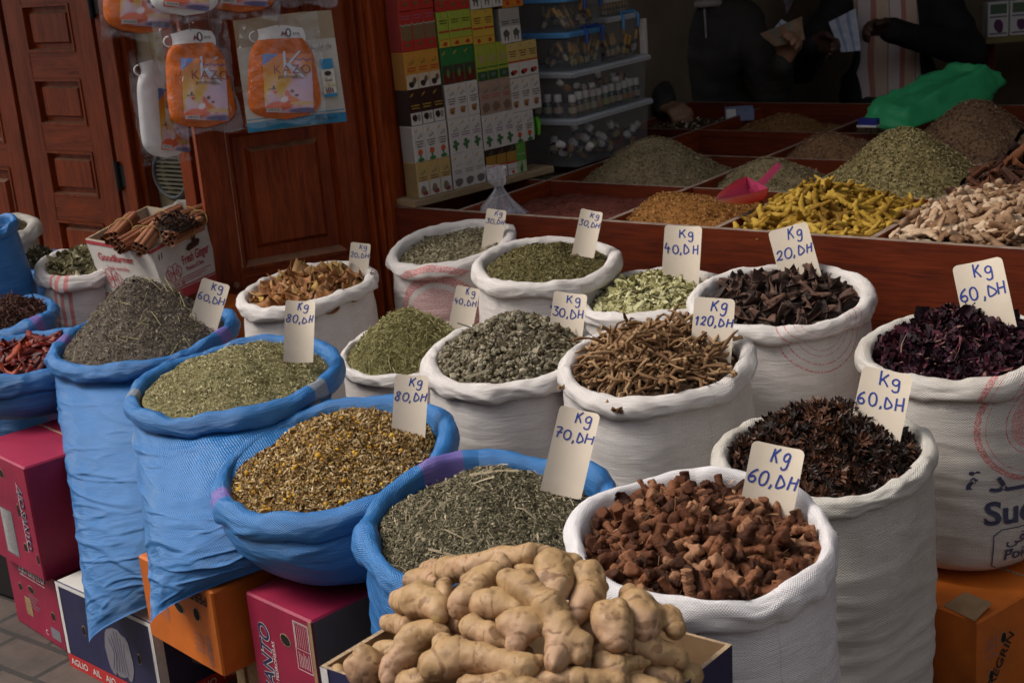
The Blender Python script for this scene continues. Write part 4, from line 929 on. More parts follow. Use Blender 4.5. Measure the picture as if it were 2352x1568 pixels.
bin_heap('g6', 'herb_heap', 'low grey green herb heap behind the pink scoop', m_g1, -2.145, -1.80, 3.83, 4.35, .68, (-2.01, 4.10), .14, .20, 84, seedl(4000, .0065), p=1.8)
bin_heap('g10', 'herb_heap', 'large olive green mound of seed behind the yellow roots', m_g2, -1.80, -1.36, 3.83, 4.35, .66, (-1.565, 4.10), .265, .25, 85, seedl(8000, .008), p=1.7)
bin_heap('b11', 'seed_heap', 'tall brown mound of seed next to the green bag', m_brn, -1.80, -1.36, 4.35, 4.86, .67, (-1.52, 4.60), .27, .25, 86, seedl(5000, .007), p=1.6)
bin_heap('b11b', 'seed_heap', 'brown seed slope running out at the right edge behind the bark', m_brn, -1.36, -.84, 4.35, 4.86, .67, (-1.36, 4.58), .18, .25, 96, seedl(2500, .007))
bin_heap('p7', 'seed_heap', 'pinkish tan seed heap behind the low grey green herb', m_pk, -2.145, -1.80, 4.35, 4.86, .69, (-2.03, 4.62), .12, .22, 87, seedl(3500, .007))
bin_heap('t8', 'seed_heap', 'tan orange seed heap at the back below the standing people', m_tan, -2.68, -2.145, 4.86, 5.40, .67, (-2.45, 5.12), .125, .24, 88, seedl(3500, .007))
bin_heap('e3', 'seed_heap', 'low brown seed layer in the deep half empty bin', m_brn, -2.68, -2.145, 4.35, 4.86, .635, (-2.6, 4.5), .04, .2, 89, seedl(800, .007))
bin_heap('d9', 'seed_heap', 'dark mixed seeds flecked with white near the left hand on the counter', m_mixd, -3.02, -2.68, 4.86, 5.40, .70, (-2.87, 5.1), .065, .22, 90, [('chunk', 1300, (.017, .011, .008), .3, .6, .006, 0, 1.05)])
bin_heap('d9b', 'seed_heap', 'dark crumbs in the bin right of the clear tubs', m_mixd, -3.02, -2.68, 4.35, 4.86, .66, (-2.76, 4.7), .07, .2, 91, [('chunk', 700, (.015, .010, .008), .3, .6, .006, 0, .9)])
bin_heap('r2c1', 'seed_heap', 'brown seed layer in the bin under the clear tubs', m_g1, -3.02, -2.68, 3.83, 4.35, .69, (-2.76, 4.0), .055, .2, 92, seedl(1200, .006))
bin_heap('r4c3', 'seed_heap', 'small brown crumble in the back bin beside the green bag', m_brn, -2.145, -1.80, 4.86, 5.40, .66, (-2.1, 5.1), .09, .2, 93, [('chunk', 600, (.016, .012, .009), .3, .6, .006, 0, .9)])
bin_heap('tu', 'turmeric_crumbs', 'yellow crumbs beneath the yellow root fingers', bits('turm_crumb', [(.1, (.10, .055, .006)), (.9, (.30, .18, .02))]), -1.80, -1.36, 3.344, 3.83, .72, (-1.60, 3.62), .125, .19, 94, seedl(700, .01), p=1.2, base_r=.1)
bin_heap('wg', 'dried_ginger_crumbs', 'pale crumbs beneath the dried ginger pieces', bits('wg_crumb', [(.1, (.10, .065, .04)), (.9, (.34, .25, .17))]), -1.36, -.84, 3.344, 3.83, .745, (-1.06, 3.66), .095, .24, 95, seedl(700, .01), base_r=.1)
bin_heap('bk', 'bark_crumbs', 'dark crumbs under the bark strips at the right edge', dm('bark_crumb', (.03, .015, .010), (.11, .05, .03)), -1.36, -.84, 3.83, 4.35, .70, (-1.2, 4.1), .13, .24, 97, seedl(700, .01), base_r=.2)
m_turm = bits('turmeric_finger', [(.1, (.16, .080, .008)), (.5, (.30, .170, .016)), (.95, (.44, .28, .045))], attr='object', nscale=70)
m_wg = bits('dried_ginger', [(.1, (.17, .090, .045)), (.5, (.33, .205, .12)), (.95, (.52, .38, .26))], attr='object', nscale=80)
m_bark = bits('bark_strip', [(.1, (.025, .010, .007)), (.6, (.075, .030, .018)), (.95, (.17, .06, .025))], attr='object', nscale=50)
def turm_mesh(i):
    r_ = np.random.RandomState(600+i); L = .05+.04*r_.rand(); n = 5; p = np.zeros((n, 3)); t = np.linspace(-.5, .5, n); p[:, 0] = t*L; p[:, 1] = .035*L*6*r_.normal()*(t*t-.1)+.002*r_.normal(size=n); p[:, 2] = .002*r_.normal(size=n)
    R = (.0052+.0018*r_.rand())*np.array([.75, 1.05, 1.1, 1.0, .65]); caps = [(p[k], R[k], p[k+1], R[k+1]) for k in range(n-1)]
    if r_.rand() < .45: k = r_.randint(1, 4); caps.append((p[k], R[k]*.8, p[k]+np.array([.006*r_.normal(), .014*(1 if r_.rand() < .5 else -1), .004*r_.normal()]), R[k]*.55))
    return sdf_mesh('turmeric_finger', caps, .0015, .0023, m_turm, seed=i, amp=.0006, ring=120)
turms = [turm_mesh(i) for i in range(10)]
def wg_mesh(i):
    r_ = np.random.RandomState(650+i); L = .026+.022*r_.rand(); a = np.array([-L/2, 0, 0]); b = np.array([L/2, .012*r_.normal(), .004*r_.normal()]); R = .0075+.003*r_.rand(); caps = [(a, R*.8, b, R)]
    for k in range(r_.randint(1, 4)): q = a+(b-a)*r_.rand(); caps.append((q, R*.85, q+np.array([.010*r_.normal(), .016*r_.choice([-1, 1])*(.7+.5*r_.rand()), .006*r_.normal()]), R*.6))
    me = sdf_mesh('dried_ginger', caps, .002, .0028, m_wg, seed=i, amp=.0026, ring=55); me.transform(Matrix.Diagonal((1, .95, .62, 1))); return me
wgs = [wg_mesh(i) for i in range(10)]
barks = [curl('bark_strip', .08+.05*rs.rand(), .018+.014*rs.rand(), .15*rs.normal(), .6+.4*rs.rand(), .25*rs.normal(), m_bark, .004, 140+i, taper=.35) for i in range(6)]
pile('turmeric_finger', 'yellow dried root finger in the front bin beside the pink scoop', 'dried root', 'yellow root fingers in the bin', turms, HP['tu'], 300, 7, inset=.10, tilt=.32, smin=.9, smax=1.35, lift=.010, jitter=.9)
pile('dried_ginger', 'pale knobbly dried ginger piece in the front bin at the right', 'dried ginger', 'pale dried ginger pieces in the bin', wgs, HP['wg'], 290, 8, inset=.06, tilt=.5, smin=.9, smax=1.5, lift=.012)
pile('bark_strip', 'rough dark brown bark strip in the bin at the right edge', 'bark strip', 'bark strips in the bin', barks, HP['bk'], 120, 9, inset=.1, tilt=.4, lift=.018)
# ------------------------------------------------------------------ cartons and crates
EX, EY, EZ = np.eye(3)
class Carton:
    """closed cardboard box; local x along its front, y back, z up"""
    def __init__(s, name, label, O, ux, W, D, H, mat, cat='carton', sidemat=None, topmat=None, group=None):
        rz = math.atan2(ux[1], ux[0]); s.root = empty(name, O, label, cat, group, rz); s.W, s.D, s.H = W, D, H; s.mats = [mat, sidemat or mat, topmat or mat, mcorr_edge, mhole]
        b = MB(); b.box((0, 0, 0), (W, D, H), 0, bev=.004); b.m[1] = 1; b.m[5] = 2
        b.box((.004, D*.49, H-.0005), (W-.004, D*.505, H+.0012), 3)                 # seam of the flaps
        s.body = b.build('body', s.mats, s.root); s.mb = MB(); s.holes = MB(); s.pm = [mwhite_ink, mnavy_ink, mred_ink, mgrey_ink, mblk_ink, mcorr]
    def fr(s, x, z, e=.0012): return np.array([x, -e, z])
    def sd(s, y, z, e=.0012): return np.array([s.W+e, y, z])
    def hole(s, x, z, rx=.017, rz=.011, side=False, rot=0.0):
        pl = s.sd if side else s.fr
        hb_ = MB(); fan(hb_, (x, z), rx, rz, lambda a, b: pl(a, b, .0006), 1, 14, rot); fan(hb_, (x, z), rx*.86, rz*.84, lambda a, b: pl(a, b, .0012), 0, 14, rot); hb_.build('air_hole', [mhole, mcorr_edge], s.root)
    def text(s, t, x, z, size, m=0, side=False, rot=0, **k):
        pl = s.sd if side else s.fr; a = math.radians(rot); ux = (np.array([0, 1, 0]) if side else EX); uy = EZ
        u2 = ux*math.cos(a)+uy*math.sin(a); v2 = -ux*math.sin(a)+uy*math.cos(a); add_text(s.mb, t, pl(x, z, .0016), u2, v2, size, m, **k)
    def rect(s, x0, z0, x1, z1, m=0, side=False, e=.0009):
        pl = s.sd if side else s.fr; s.mb.quad(pl(x0, z0, e), pl(x1, z0, e), pl(x1, z1, e), pl(x0, z1, e), m)
    def frame(s, x0, z0, x1, z1, w=.0012, m=0, side=False):
        s.rect(x0, z0, x1, z0+w, m, side); s.rect(x0, z1-w, x1, z1, m, side); s.rect(x0, z0+w, x0+w, z1-w, m, side); s.rect(x1-w, z0+w, x1, z1-w, m, side)
    def blob(s, x, z, rx, rz, m=0, side=False, n=14, e=.0011, jit=.1, seed=0, rot=0):
        pl = s.sd if side else s.fr; fan(s.mb, (x, z), rx, rz, lambda a, b: pl(a, b, e), m, n, rot, jit, np.random.RandomState(seed))
    def done(s):
        for nm_, want in (('front_printing', False), ('side_printing', True)):
            q_ = MB(); vm = {}
            for f_, m_, k_ in zip(s.mb.f, s.mb.m, s.mb.sm):
                if (sum(s.mb.v[i][0] for i in f_)/len(f_) > s.W+.0002) != want: continue
                for i in f_:
                    if i not in vm: vm[i] = len(q_.v); q_.v.append(s.mb.v[i])
                q_.f.append([vm[i] for i in f_]); q_.m.append(m_); q_.sm.append(k_)
            if q_.v: q_.build(nm_, s.pm, s.root)
        return s
u1 = nrmz([.983, -.18])
c = Carton('fruit_carton', 'pink carton stood on its side with sideways lettering, under the chilli sack', (-2.772-u1[0]*.27, 1.775-u1[1]*.27, .203), u1, .27, .34, .29, mpink)
c.text('AJO SANTO', .214, .232, .030, 1, rot=-90, bold=.02, shear=.25); c.text('AJO SANTO', .2133, .2325, .030, 0, rot=-90, bold=.045, shear=.25); c.mb.v = [(*v[:1], v[1]+(.0004 if i >= len(c.mb.v)//2 else 0), v[2]) for i, v in enumerate(c.mb.v)]
c.rect(.208, .06, .2095, .24, 0); c.hole(.196, .165, .007, .019); c.hole(.196, .070, .009, .013); c.hole(.135, .245, .012, .012); c.rect(.085, .03, .15, .15, 3); c.rect(.088, .033, .147, .147, 0); c.text('C', .085, .165, .02, 0); c.hole(.255, .055, .006, .015); c.done()
c = Carton('fruit_carton', 'pink carton lying flat on the paving at the bottom of the left stack', (-3.045, 1.852, 0), u1, .272, .34, .20, mpink)
c.text('AJO SANTO', .075, .165, .026, 0, bold=.05); c.text('AJO SANTO', .0753, .1652, .026, 1, bold=.015); c.rect(.075, .155, .21, .1565, 0)
for k in range(5): c.rect(.10, .105-.008*k, .16-.01*(k % 3), .107-.008*k, 3)
c.hole(.062, .115, .010, .012); c.hole(.125, .125, .017, .010, rot=-.2); c.hole(.228, .085, .010, .013); c.rect(.075, .045, .11, .095, 5); c.text('C', .17, .02, .02, 0); c.rect(.20, .02, .25, .05, 3, e=.0007); c.done()
u2 = nrmz([.385, -.039])
c = Carton('garlic_carton', 'navy and white garlic carton with a red bottom stripe, on the paving', (-2.722, 1.768, 0), u2, .385, .42, .222, mnavy, topmat=mwhitebox)
c.rect(0.0, .0, .385, .036, 2); c.rect(0, .036, .012, .222, 0); c.rect(.373, .036, .385, .222, 0); c.rect(.012, .212, .373, .222, 0)
c.text('AGLIO   AIL   AJO   AGLIO', .012, .010, .024, 0, bold=.01)
for k, (x, z, rx, rz) in enumerate(((.23, .105, .05, .062), (.20, .10, .022, .06), (.265, .10, .022, .058))): c.blob(x, z, rx, rz, 3, seed=k, e=.0008+.0002*k)
for k in range(6): ribbon(c.mb, [(.20+.012*k, .165-.012*abs(k-2.5)), (.215+.008*k, .10), (.20+.012*k, .055)], .0016, lambda a, b: c.fr(a, b, .0016), 1)
c.hole(.095, .12, .008, .014); c.hole(.315, .115, .008, .014)
c.rect(0, 0, .42, .036, 2, True); c.rect(0, .036, .022, .222, 0, True); c.text('AJO   AGLIO', .10, .010, .024, 0, True, bold=.01)
for k, (y, z, r) in enumerate(((.15, .12, .058), (.12, .12, .03), (.185, .12, .03), (.15, .12, .016))): c.blob(y, z, r if k else r*1.1, r*1.15, (3, 3, 3, 4)[k], True, e=.0008+.0002*k, seed=k)
c.done()
c = Carton('fruit_carton', 'orange carton with upside down black lettering under the beige banded blue sack', (-2.297, 1.694, .222), u1, .283, .36, .187, morange)
c.text('PEREGRIN', .262, .170, .030, 4, rot=180, bold=.02); c.hole(.145, .112, .019, .012, rot=-.25); c.hole(.213, .118, .012, .016, rot=.1)
for k, t in enumerate(('55 - 65 mm', '45 - 55 mm', '40 - 45 mm', '35 - 40 mm')): c.text(t, .245, .052+.012*k-.012, .0115, 3, rot=180); c.text(t, .09, .085+.009*k-.01, .009, 3, rot=180)
c.text('CALIBRO', .252, .012, .017, 3, rot=90); c.text('CALIBRO', .098, .062, .011, 3, rot=90)
c.done()
c = Carton('wooden_crate', 'pale raw wooden crate holding up the orange carton', (-2.20, 1.835, 0), u1, .33, .34, .220, wood('raw_crate_wood', (.26, .16, .085), (.46, .31, .18), 'Y', .7), cat='crate')
c.mb.box((-.004, -.006, .0), (.03, -.0005, .219), 5); c.mb.box((.3305, .0, .02), (.337, .34, .075), 5); c.mb.box((.3305, .0, .09), (.337, .34, .15), 5); c.mb.build('slats', [mplank]*6, c.root); c.mb = MB(); c.done()
u3 = nrmz([.205, -.031])
c = Carton('fruit_carton', 'pink carton standing on end with sideways lettering beside the fresh ginger', (-1.972, 1.687, 0), u3, .209, .36, .402, mpink, sidemat=plain('brown_carton_side', (.115, .075, .058), .75, .15, 6, .15, 40, dirt=(.07, .045, .035)), topmat=mpink)
c.text('AJO SANTO', .064, .10, .046, 0, rot=90, bold=.045, shear=.25); c.mb.v = [(v[0], v[1]+.0004, v[2]) for v in c.mb.v]; c.text('AJO SANTO', .0635, .1005, .046, 1, rot=90, bold=.018, shear=.25)
c.text('PRODUCTOS DE LAS PEDROÑERAS', .080, .10, .0138, 0, rot=90)
c.frame(.150, .285, .196, .388, .0012); 
for k in range(7): c.rect(.154+.006*k, .335, .1546+.006*k, .382, 0); c.rect(.158+.005*k, .292, .159+.005*k, .325-.004*(k % 3), 0)
c.frame(.153, .33, .195, .385, .0008)
c.hole(.118, .335, .017, .013, rot=-.3); c.hole(.116, .22, .012, .022, rot=.15)
for k in range(4): c.rect(.150+.009*k, .13+.01*(k % 2), .152+.009*k, .235-.01*k, 0)
c.text('C', .17, .10, .022, 0); c.mb.box((.2, -.002, 0), (.2095, -.0002, .40), 5); c.done()
u4 = nrmz([.957, -.277]); H4 = .222
c = Carton('fruit_carton', 'orange carton at the right edge carrying the big sugar sack', (-.812-u4[0]*.42, 2.522-u4[1]*.42, 0), u4, .42, .46, H4, morange)
c.text('PEREGRIN', .030, .030, .034, 4, True, rot=52, bold=.01); c.hole(.085, .155, .010, .014, True); c.hole(.045, .085, .008, .015, True)
for k, t in enumerate(('55 - 65 mm', '45 - 55 mm', '40 - 45 mm', '35 - 40 mm')): c.text(t, .030+.011*k, .125, .010, 3, True, rot=90)
c.mb.add([(.33, .01, H4+.001), (.415, -.004, H4+.002), (.41, .06, H4+.016), (.34, .07, H4+.012)], [(0, 1, 2, 3)], 5); c.done()

def open_box(name, label, T, Bm, th, mo, mi, cat='carton', group=None, parts=True):
    """open carton from its four top corners T and four bottom corners Bm (front-left, front-right, back-right, back-left)"""
    T = [np.asarray(p, float) for p in T]; Bm = [np.asarray(p, float) for p in Bm]; base = sum(Bm)/4; root = empty(name, base, label, cat, group)
    T = [p-base for p in T]; Bm = [p-base for p in Bm]; ct = sum(T)/4; cb = sum(Bm)/4
    def inn(p, c_): d = c_-p; return p+nrmz(d)*th*1.5
    mb = MB()
    for k in range(4):
        a, b = k, (k+1) % 4; ti, tj, bi, bj = inn(T[a], ct), inn(T[b], ct), inn(Bm[a], cb), inn(Bm[b], cb)
        NG = 10; Vg = [(Bm[a]*(1-u/NG)+Bm[b]*(u/NG))*(1-w/NG)+(T[a]*(1-u/NG)+T[b]*(u/NG))*(w/NG) for w in range(NG+1) for u in range(NG+1)]
        mb.add(Vg, [(w*(NG+1)+u, w*(NG+1)+u+1, (w+1)*(NG+1)+u+1, (w+1)*(NG+1)+u) for w in range(NG) for u in range(NG)], 0, True); mb.quad(bj, bi, ti, tj, 1); mb.quad(T[a], T[b], tj, ti, 2)
    mb.add([p+np.array([0, 0, .003]) for p in Bm], [(0, 1, 2, 3)], 1); mb.add(Bm, [(3, 2, 1, 0)], 0)
    mb.build('body', [mo, mi, mcorr_edge], root); return root, T, Bm
# fresh ginger carton in front
gz = .655; q = lambda x, y, z: np.array([x, y, z])
LT, BT, RT_ = q(-1.296, 1.222, gz), q(-1.276, 1.546, gz), q(-.826, 1.534, gz); FT = LT+RT_-BT
dn = lambda p: np.array([p[0]*.985-.016, p[1]*.985+.02, gz-.20])
gb, gT, gB = open_box('ginger_carton', 'open navy carton piled with fresh ginger at the front of the stall', [LT, FT, RT_, BT], [dn(LT), dn(FT), dn(RT_), dn(BT)], .006, mnavy, mcorr)
mb = MB()
for a, b in ((0, 1), (1, 2)):
    o1 = nrmz(np.cross(gT[b]-gT[a], EZ))*.0012
    l0, l1 = gT[a]*.97+gT[b]*.03, gB[a]*.97+gB[b]*.03; mb.quad(gB[a]+o1, l1+o1, l0+o1, gT[a]+o1, 0)
    add_text(mb, 'AGLIO   AIL   AJO', gB[a]*.9+gB[b]*.1+o1*1.5+EZ*.03, nrmz(gT[b]-gT[a]), nrmz(gT[a]-gB[a]), .035, 0, .01)
mb.build('printing', [mwhite_ink], gb)
# stand under the ginger carton
st_ = Carton('wooden_crate', 'raw wooden crate standing under the ginger carton', (-1.285, 1.235, 0), (.999, -.03), .43, .29, gz-.203, mplank, cat='crate'); st_.done()

m_ging, nt, bs = newmat('ginger_skin'); v = coords(nt)
n1 = noise(nt, v, 14, 5, .6); n2 = noise(nt, v, 55, 5, .65); pk = noise(nt, coords(nt, kind='Object'), 7, 2); oi = nd(nt, 'ShaderNodeObjectInfo').outputs['Random']
col = ramp(nt, n1, [(.25, (.22, .12, .052)), (.5, (.41, .255, .12)), (.75, (.54, .365, .185))])
col = mix(nt, math_(nt, 'MULTIPLY', ramp(nt, pk, [(.45, (0,)), (.62, (1,))]), .55), col, (.40, .225, .165))
col = mix(nt, ramp(nt, n2, [(.30, (.75,)), (.44, (0,))]), col, (.14, .072, .030))
col = mix(nt, math_(nt, 'MULTIPLY', oi, .30), col, (.47, .31, .14))
rg_ = nd(nt, 'ShaderNodeAttribute', attribute_name='rnd').outputs['Fac']
rg_ = math_(nt, 'ADD', rg_, math_(nt, 'MULTIPLY', math_(nt, 'SUBTRACT', n2, .5), 1.2))
col = mix(nt, ramp(nt, rg_, [(.86, (0,)), (.99, (.7,))]), col, (.17, .085, .038))
nt.links.new(col, bs.inputs['Base Color']); bs.inputs['Roughness'].default_value = .55; bs.inputs['Specular IOR Level'].default_value = .3
bump(nt, bs, math_(nt, 'ADD', n2, math_(nt, 'MULTIPLY', noise(nt, coords(nt), 140, 3), .4)), .35, .004)
m_gcut = plain('ginger_cut', (.52, .36, .15), .6, .12, 60, .1)
m_gscar = plain('ginger_scar', (.17, .09, .04), .8, .3, 120, .3)

gc = np.array([-1.06, 1.375, .0])
def dome(x, y):
    qx, qy = (x-gc[0])/.27, (y-gc[1]-.06)/.24; return .60+.165*np.exp(-(qx*qx+qy*qy)*1.05)
def on_dome(cx_, cy_, lift):
    X, Y = (800+cx_/2.2189)*.91875, (1067+cy_/2.2189)*.91875; rr_ = ray(X, Y)
    for d in np.linspace(1.4, 2.5, 500):
        p = CAM+rr_*d
        if p[2] < dome(p[0], p[1])+lift: return p, d
    return p, d
def ginger(label, chains, lift=0.0, seed=0, knob=5, cut=None):
    rs = np.random.RandomState(900+seed); caps = []; arcs = []
    for ch in chains:
        pts = []
        for (x, y, r) in ch:
            p, d = on_dome(x, y, lift); pts.append((p, r*.414*d/F))
        s0 = rs.rand()
        for (a, ra), (b, rb) in zip(pts[:-1], pts[1:]):
            caps.append((a, ra, b, rb))
    for k in range(knob):
        a, ra, b, rb = caps[rs.randint(len(caps))]; t = rs.rand(); p = a+(b-a)*t; r = (ra+(rb-ra)*t)
        dv = nrmz(rs.normal(size=3)+np.array([0, 0, .3])); caps.append((p, r*.6, p+dv*r*(.8+.35*rs.rand()), r*(.26+.2*rs.rand())))
    P0 = np.array([c[0] for c in caps]+[c[2] for c in caps]); rm = max(max(c[1], c[3]) for c in caps)+.012; base = P0.mean(0)
    lo, hi = P0.min(0)-rm, P0.max(0)+rm
    rings = [None]
    def fn(P):
        d = sd_caps(P, caps, .0038); best = np.full(len(P), 1e9, np.float32); arc = np.zeros(len(P), np.float32)
        for i, (a, ra, b, rb) in enumerate(caps):
            ba = b-a; L_ = np.linalg.norm(ba)+1e-9; t = ((P-a)@ba)/L_; tc = np.clip(t, -ra, L_+rb); dd = ((P-a-np.outer(np.clip(t, 0, L_), ba/L_))**2).sum(1)
            m_ = dd < best; best[m_] = dd[m_]; arc[m_] = (tc+.37*i*.01)[m_]
        ring = np.sin(arc*6.2832/.027+2.6*sinnoise(P, 14, seed+1, 2))
        rings[0] = ring
        return d+.0046*sinnoise(P, 10, seed, 2)+.0012*sinnoise(P, 32, seed+3, 2)+.0008*np.where(ring > .8, ring-.8, 0)*5+.0007*sinnoise(P, 70, seed+2, 2)
    V, Fc = surface_net(fn, lo, hi, .0027); fn(V.astype(np.float32)); rg = rings[0]
    mats = [m_ging, m_gcut, m_gscar]; fm = None
    cen = V[Fc].mean(1); fm = np.zeros(len(Fc), int)
    for (a, ra, b, rb) in [caps[i] for i in (0, len(chains[0])-2)][:2]:
        pass
    e0 = caps[0]; tip = e0[0]-nrmz(e0[2]-e0[0])*e0[1]; fm[np.linalg.norm(cen-tip, axis=1) < e0[1]*.28] = 2
    if cut is not None:
        p, d = on_dome(cut[0], cut[1], lift); p = p-nrmz(p-CAM)*cut[2]*.414*d/F*.6; fm[np.linalg.norm(cen-p, axis=1) < cut[2]*.414*d/F] = 1
    o = put('ginger_root', mesh_np('ginger_root', V-base, Fc, mats, fm, attrs={'rnd': rg}), None, base); tag(o, label, 'ginger root', 'fresh ginger roots in the carton'); return o
GR = [
 ('long smooth ginger root lying along the top left of the pile', [[(590, 790, 45), (700, 805, 72), (830, 770, 66), (1000, 715, 58), (1150, 705, 55), (1260, 690, 40)]], .008),
 ('stout slanting ginger root with a round bud near the top of the pile', [[(1005, 765, 72), (900, 855, 80), (800, 960, 78), (765, 1010, 42)], [(830, 870, 55), (822, 862, 48)]], .028),
 ('broad club shaped ginger root at the very top of the pile', [[(1290, 775, 112), (1300, 870, 84), (1290, 965, 56)], [(1300, 780, 80), (1400, 745, 45)]], .022),
 ('upright ringed ginger root right of the pile top', [[(1490, 835, 108), (1480, 930, 92), (1410, 1050, 62)]], .014),
 ('large pinkish forked ginger root running down the middle', [[(1050, 855, 62), (1150, 915, 85), (1270, 1000, 104), (1335, 1100, 88), (1335, 1200, 76), (1300, 1310, 58)], [(1345, 1160, 70), (1440, 1200, 52), (1440, 1265, 44)]], .030),
 ('thick ginger root with a pale cut tip at the upper left', [[(440, 965, 68), (530, 970, 88), (650, 990, 66), (665, 1060, 34)], [(520, 930, 60), (610, 915, 48)]], .024, (655, 1050, 42)),
 ('rounded ginger lump above the pale cut tip', [[(530, 850, 68), (580, 835, 66), (640, 855, 40)]], .004),
 ('small round ginger bud beside the slanting root', [[(690, 880, 42), (688, 930, 30)]], .032),
 ('plump oval ginger root left of the pinkish fork', [[(890, 985, 72), (980, 985, 76), (1085, 1015, 46)]], .020),
 ('star shaped ginger root with stubby arms in the middle', [[(1060, 1085, 74), (1150, 1090, 78), (1240, 1100, 44), (1280, 1085, 26)], [(1110, 1130, 62), (1075, 1215, 44)], [(1150, 1090, 70), (1190, 1030, 36)]], .030),
 ('ginger root with a blunt knob below the oval one', [[(855, 1130, 70), (940, 1155, 60), (1045, 1200, 36)], [(850, 1120, 60), (830, 1100, 48)]], .016),
 ('fat ginger stump showing its round end at the right', [[(1600, 1035, 82), (1620, 1100, 96), (1640, 1170, 78)]], .028, (1640, 1190, 26)),
 ('largest knobbly ginger root at the right of the pile', [[(1720, 915, 56), (1760, 1000, 112), (1790, 1090, 104), (1800, 1140, 70)], [(1800, 1050, 90), (1920, 1050, 66), (1965, 1120, 70)]], .018),
 ('smooth ginger root lying across the lower right', [[(1700, 1200, 62), (1850, 1240, 72), (1990, 1275, 62)]], .0),
 ('crooked ginger root with several joints at the lower left', [[(640, 1120, 56), (540, 1170, 82), (490, 1250, 62), (400, 1330, 68), (380, 1395, 50)], [(600, 1130, 60), (690, 1135, 36)]], .014),
 ('biggest ginger root stretched across the front of the pile', [[(625, 1310, 84), (750, 1265, 98), (900, 1270, 90), (1030, 1300, 70), (1140, 1325, 80), (1215, 1290, 46)], [(720, 1240, 66), (680, 1185, 50)]], .026),
 ('round ginger knob lying in the left corner of the carton', [[(225, 1345, 90), (275, 1330, 92), (262, 1272, 30)]], .012),
 ('long ginger root along the front edge of the pile', [[(1230, 1400, 58), (1450, 1405, 66), (1650, 1415, 62)]], .012),
 ('pinkish pointed ginger root at the lower right', [[(1575, 1300, 62), (1650, 1330, 72), (1760, 1310, 48), (1825, 1308, 22)], [(1640, 1340, 60), (1660, 1400, 48)]], .004),
 ('ginger stump with a yellow cut face in the right corner', [[(2010, 1335, 60), (2050, 1365, 66)]], -.03, (2045, 1378, 40)),
 ('short ginger root beside the yellow cut stump', [[(1840, 1365, 56), (1960, 1400, 50)]], -.02),
 ('two lobed ginger root under the pale cut tip', [[(375, 1090, 46), (440, 1095, 44), (510, 1110, 54)]], -.006),
 ('ginger root tucked under the slanting one', [[(700, 1040, 70), (770, 1085, 62)], [(740, 1000, 60), (700, 960, 50)]], .0),
 ('ginger root peeping out between the fork and the pink root', [[(1440, 1320, 62), (1520, 1350, 56)]], -.012),
 ('small ginger root at the lower left front', [[(470, 1395, 58), (570, 1410, 56)]], .0),
 ('narrow ginger finger at the very left of the carton', [[(66, 1340, 24), (125, 1380, 30)]], .0),
 ('ginger root showing between the star shaped one and the front root', [[(760, 1180, 50), (1000, 1240, 60), (1140, 1240, 52)]], -.012),
 ('ginger root in shade below the upright ringed one', [[(1440, 1080, 62), (1520, 1130, 66)]], -.018),
 ('ginger root in shade under the right knobbly one', [[(1640, 1250, 50), (1560, 1220, 62)]], -.03),
 ('ginger piece in shade at the left below the crooked joints', [[(330, 1250, 50), (420, 1230, 56)]], -.02),
 ('ginger root filling the gap behind the club shaped one', [[(1120, 770, 62), (1180, 830, 66)]], -.012),
 ('front ginger root cut by the lower edge of the picture', [[(820, 1430, 70), (1050, 1445, 82), (1220, 1470, 60)]], .02),
 ('stubby ginger root cut by the lower edge at the right', [[(1750, 1440, 66), (1900, 1470, 60)]], -.01)]
for i, g_ in enumerate(GR): ginger(g_[0], g_[1], g_[2], i, 5 if i != 7 else 0, g_[3] if len(g_) > 3 else None)

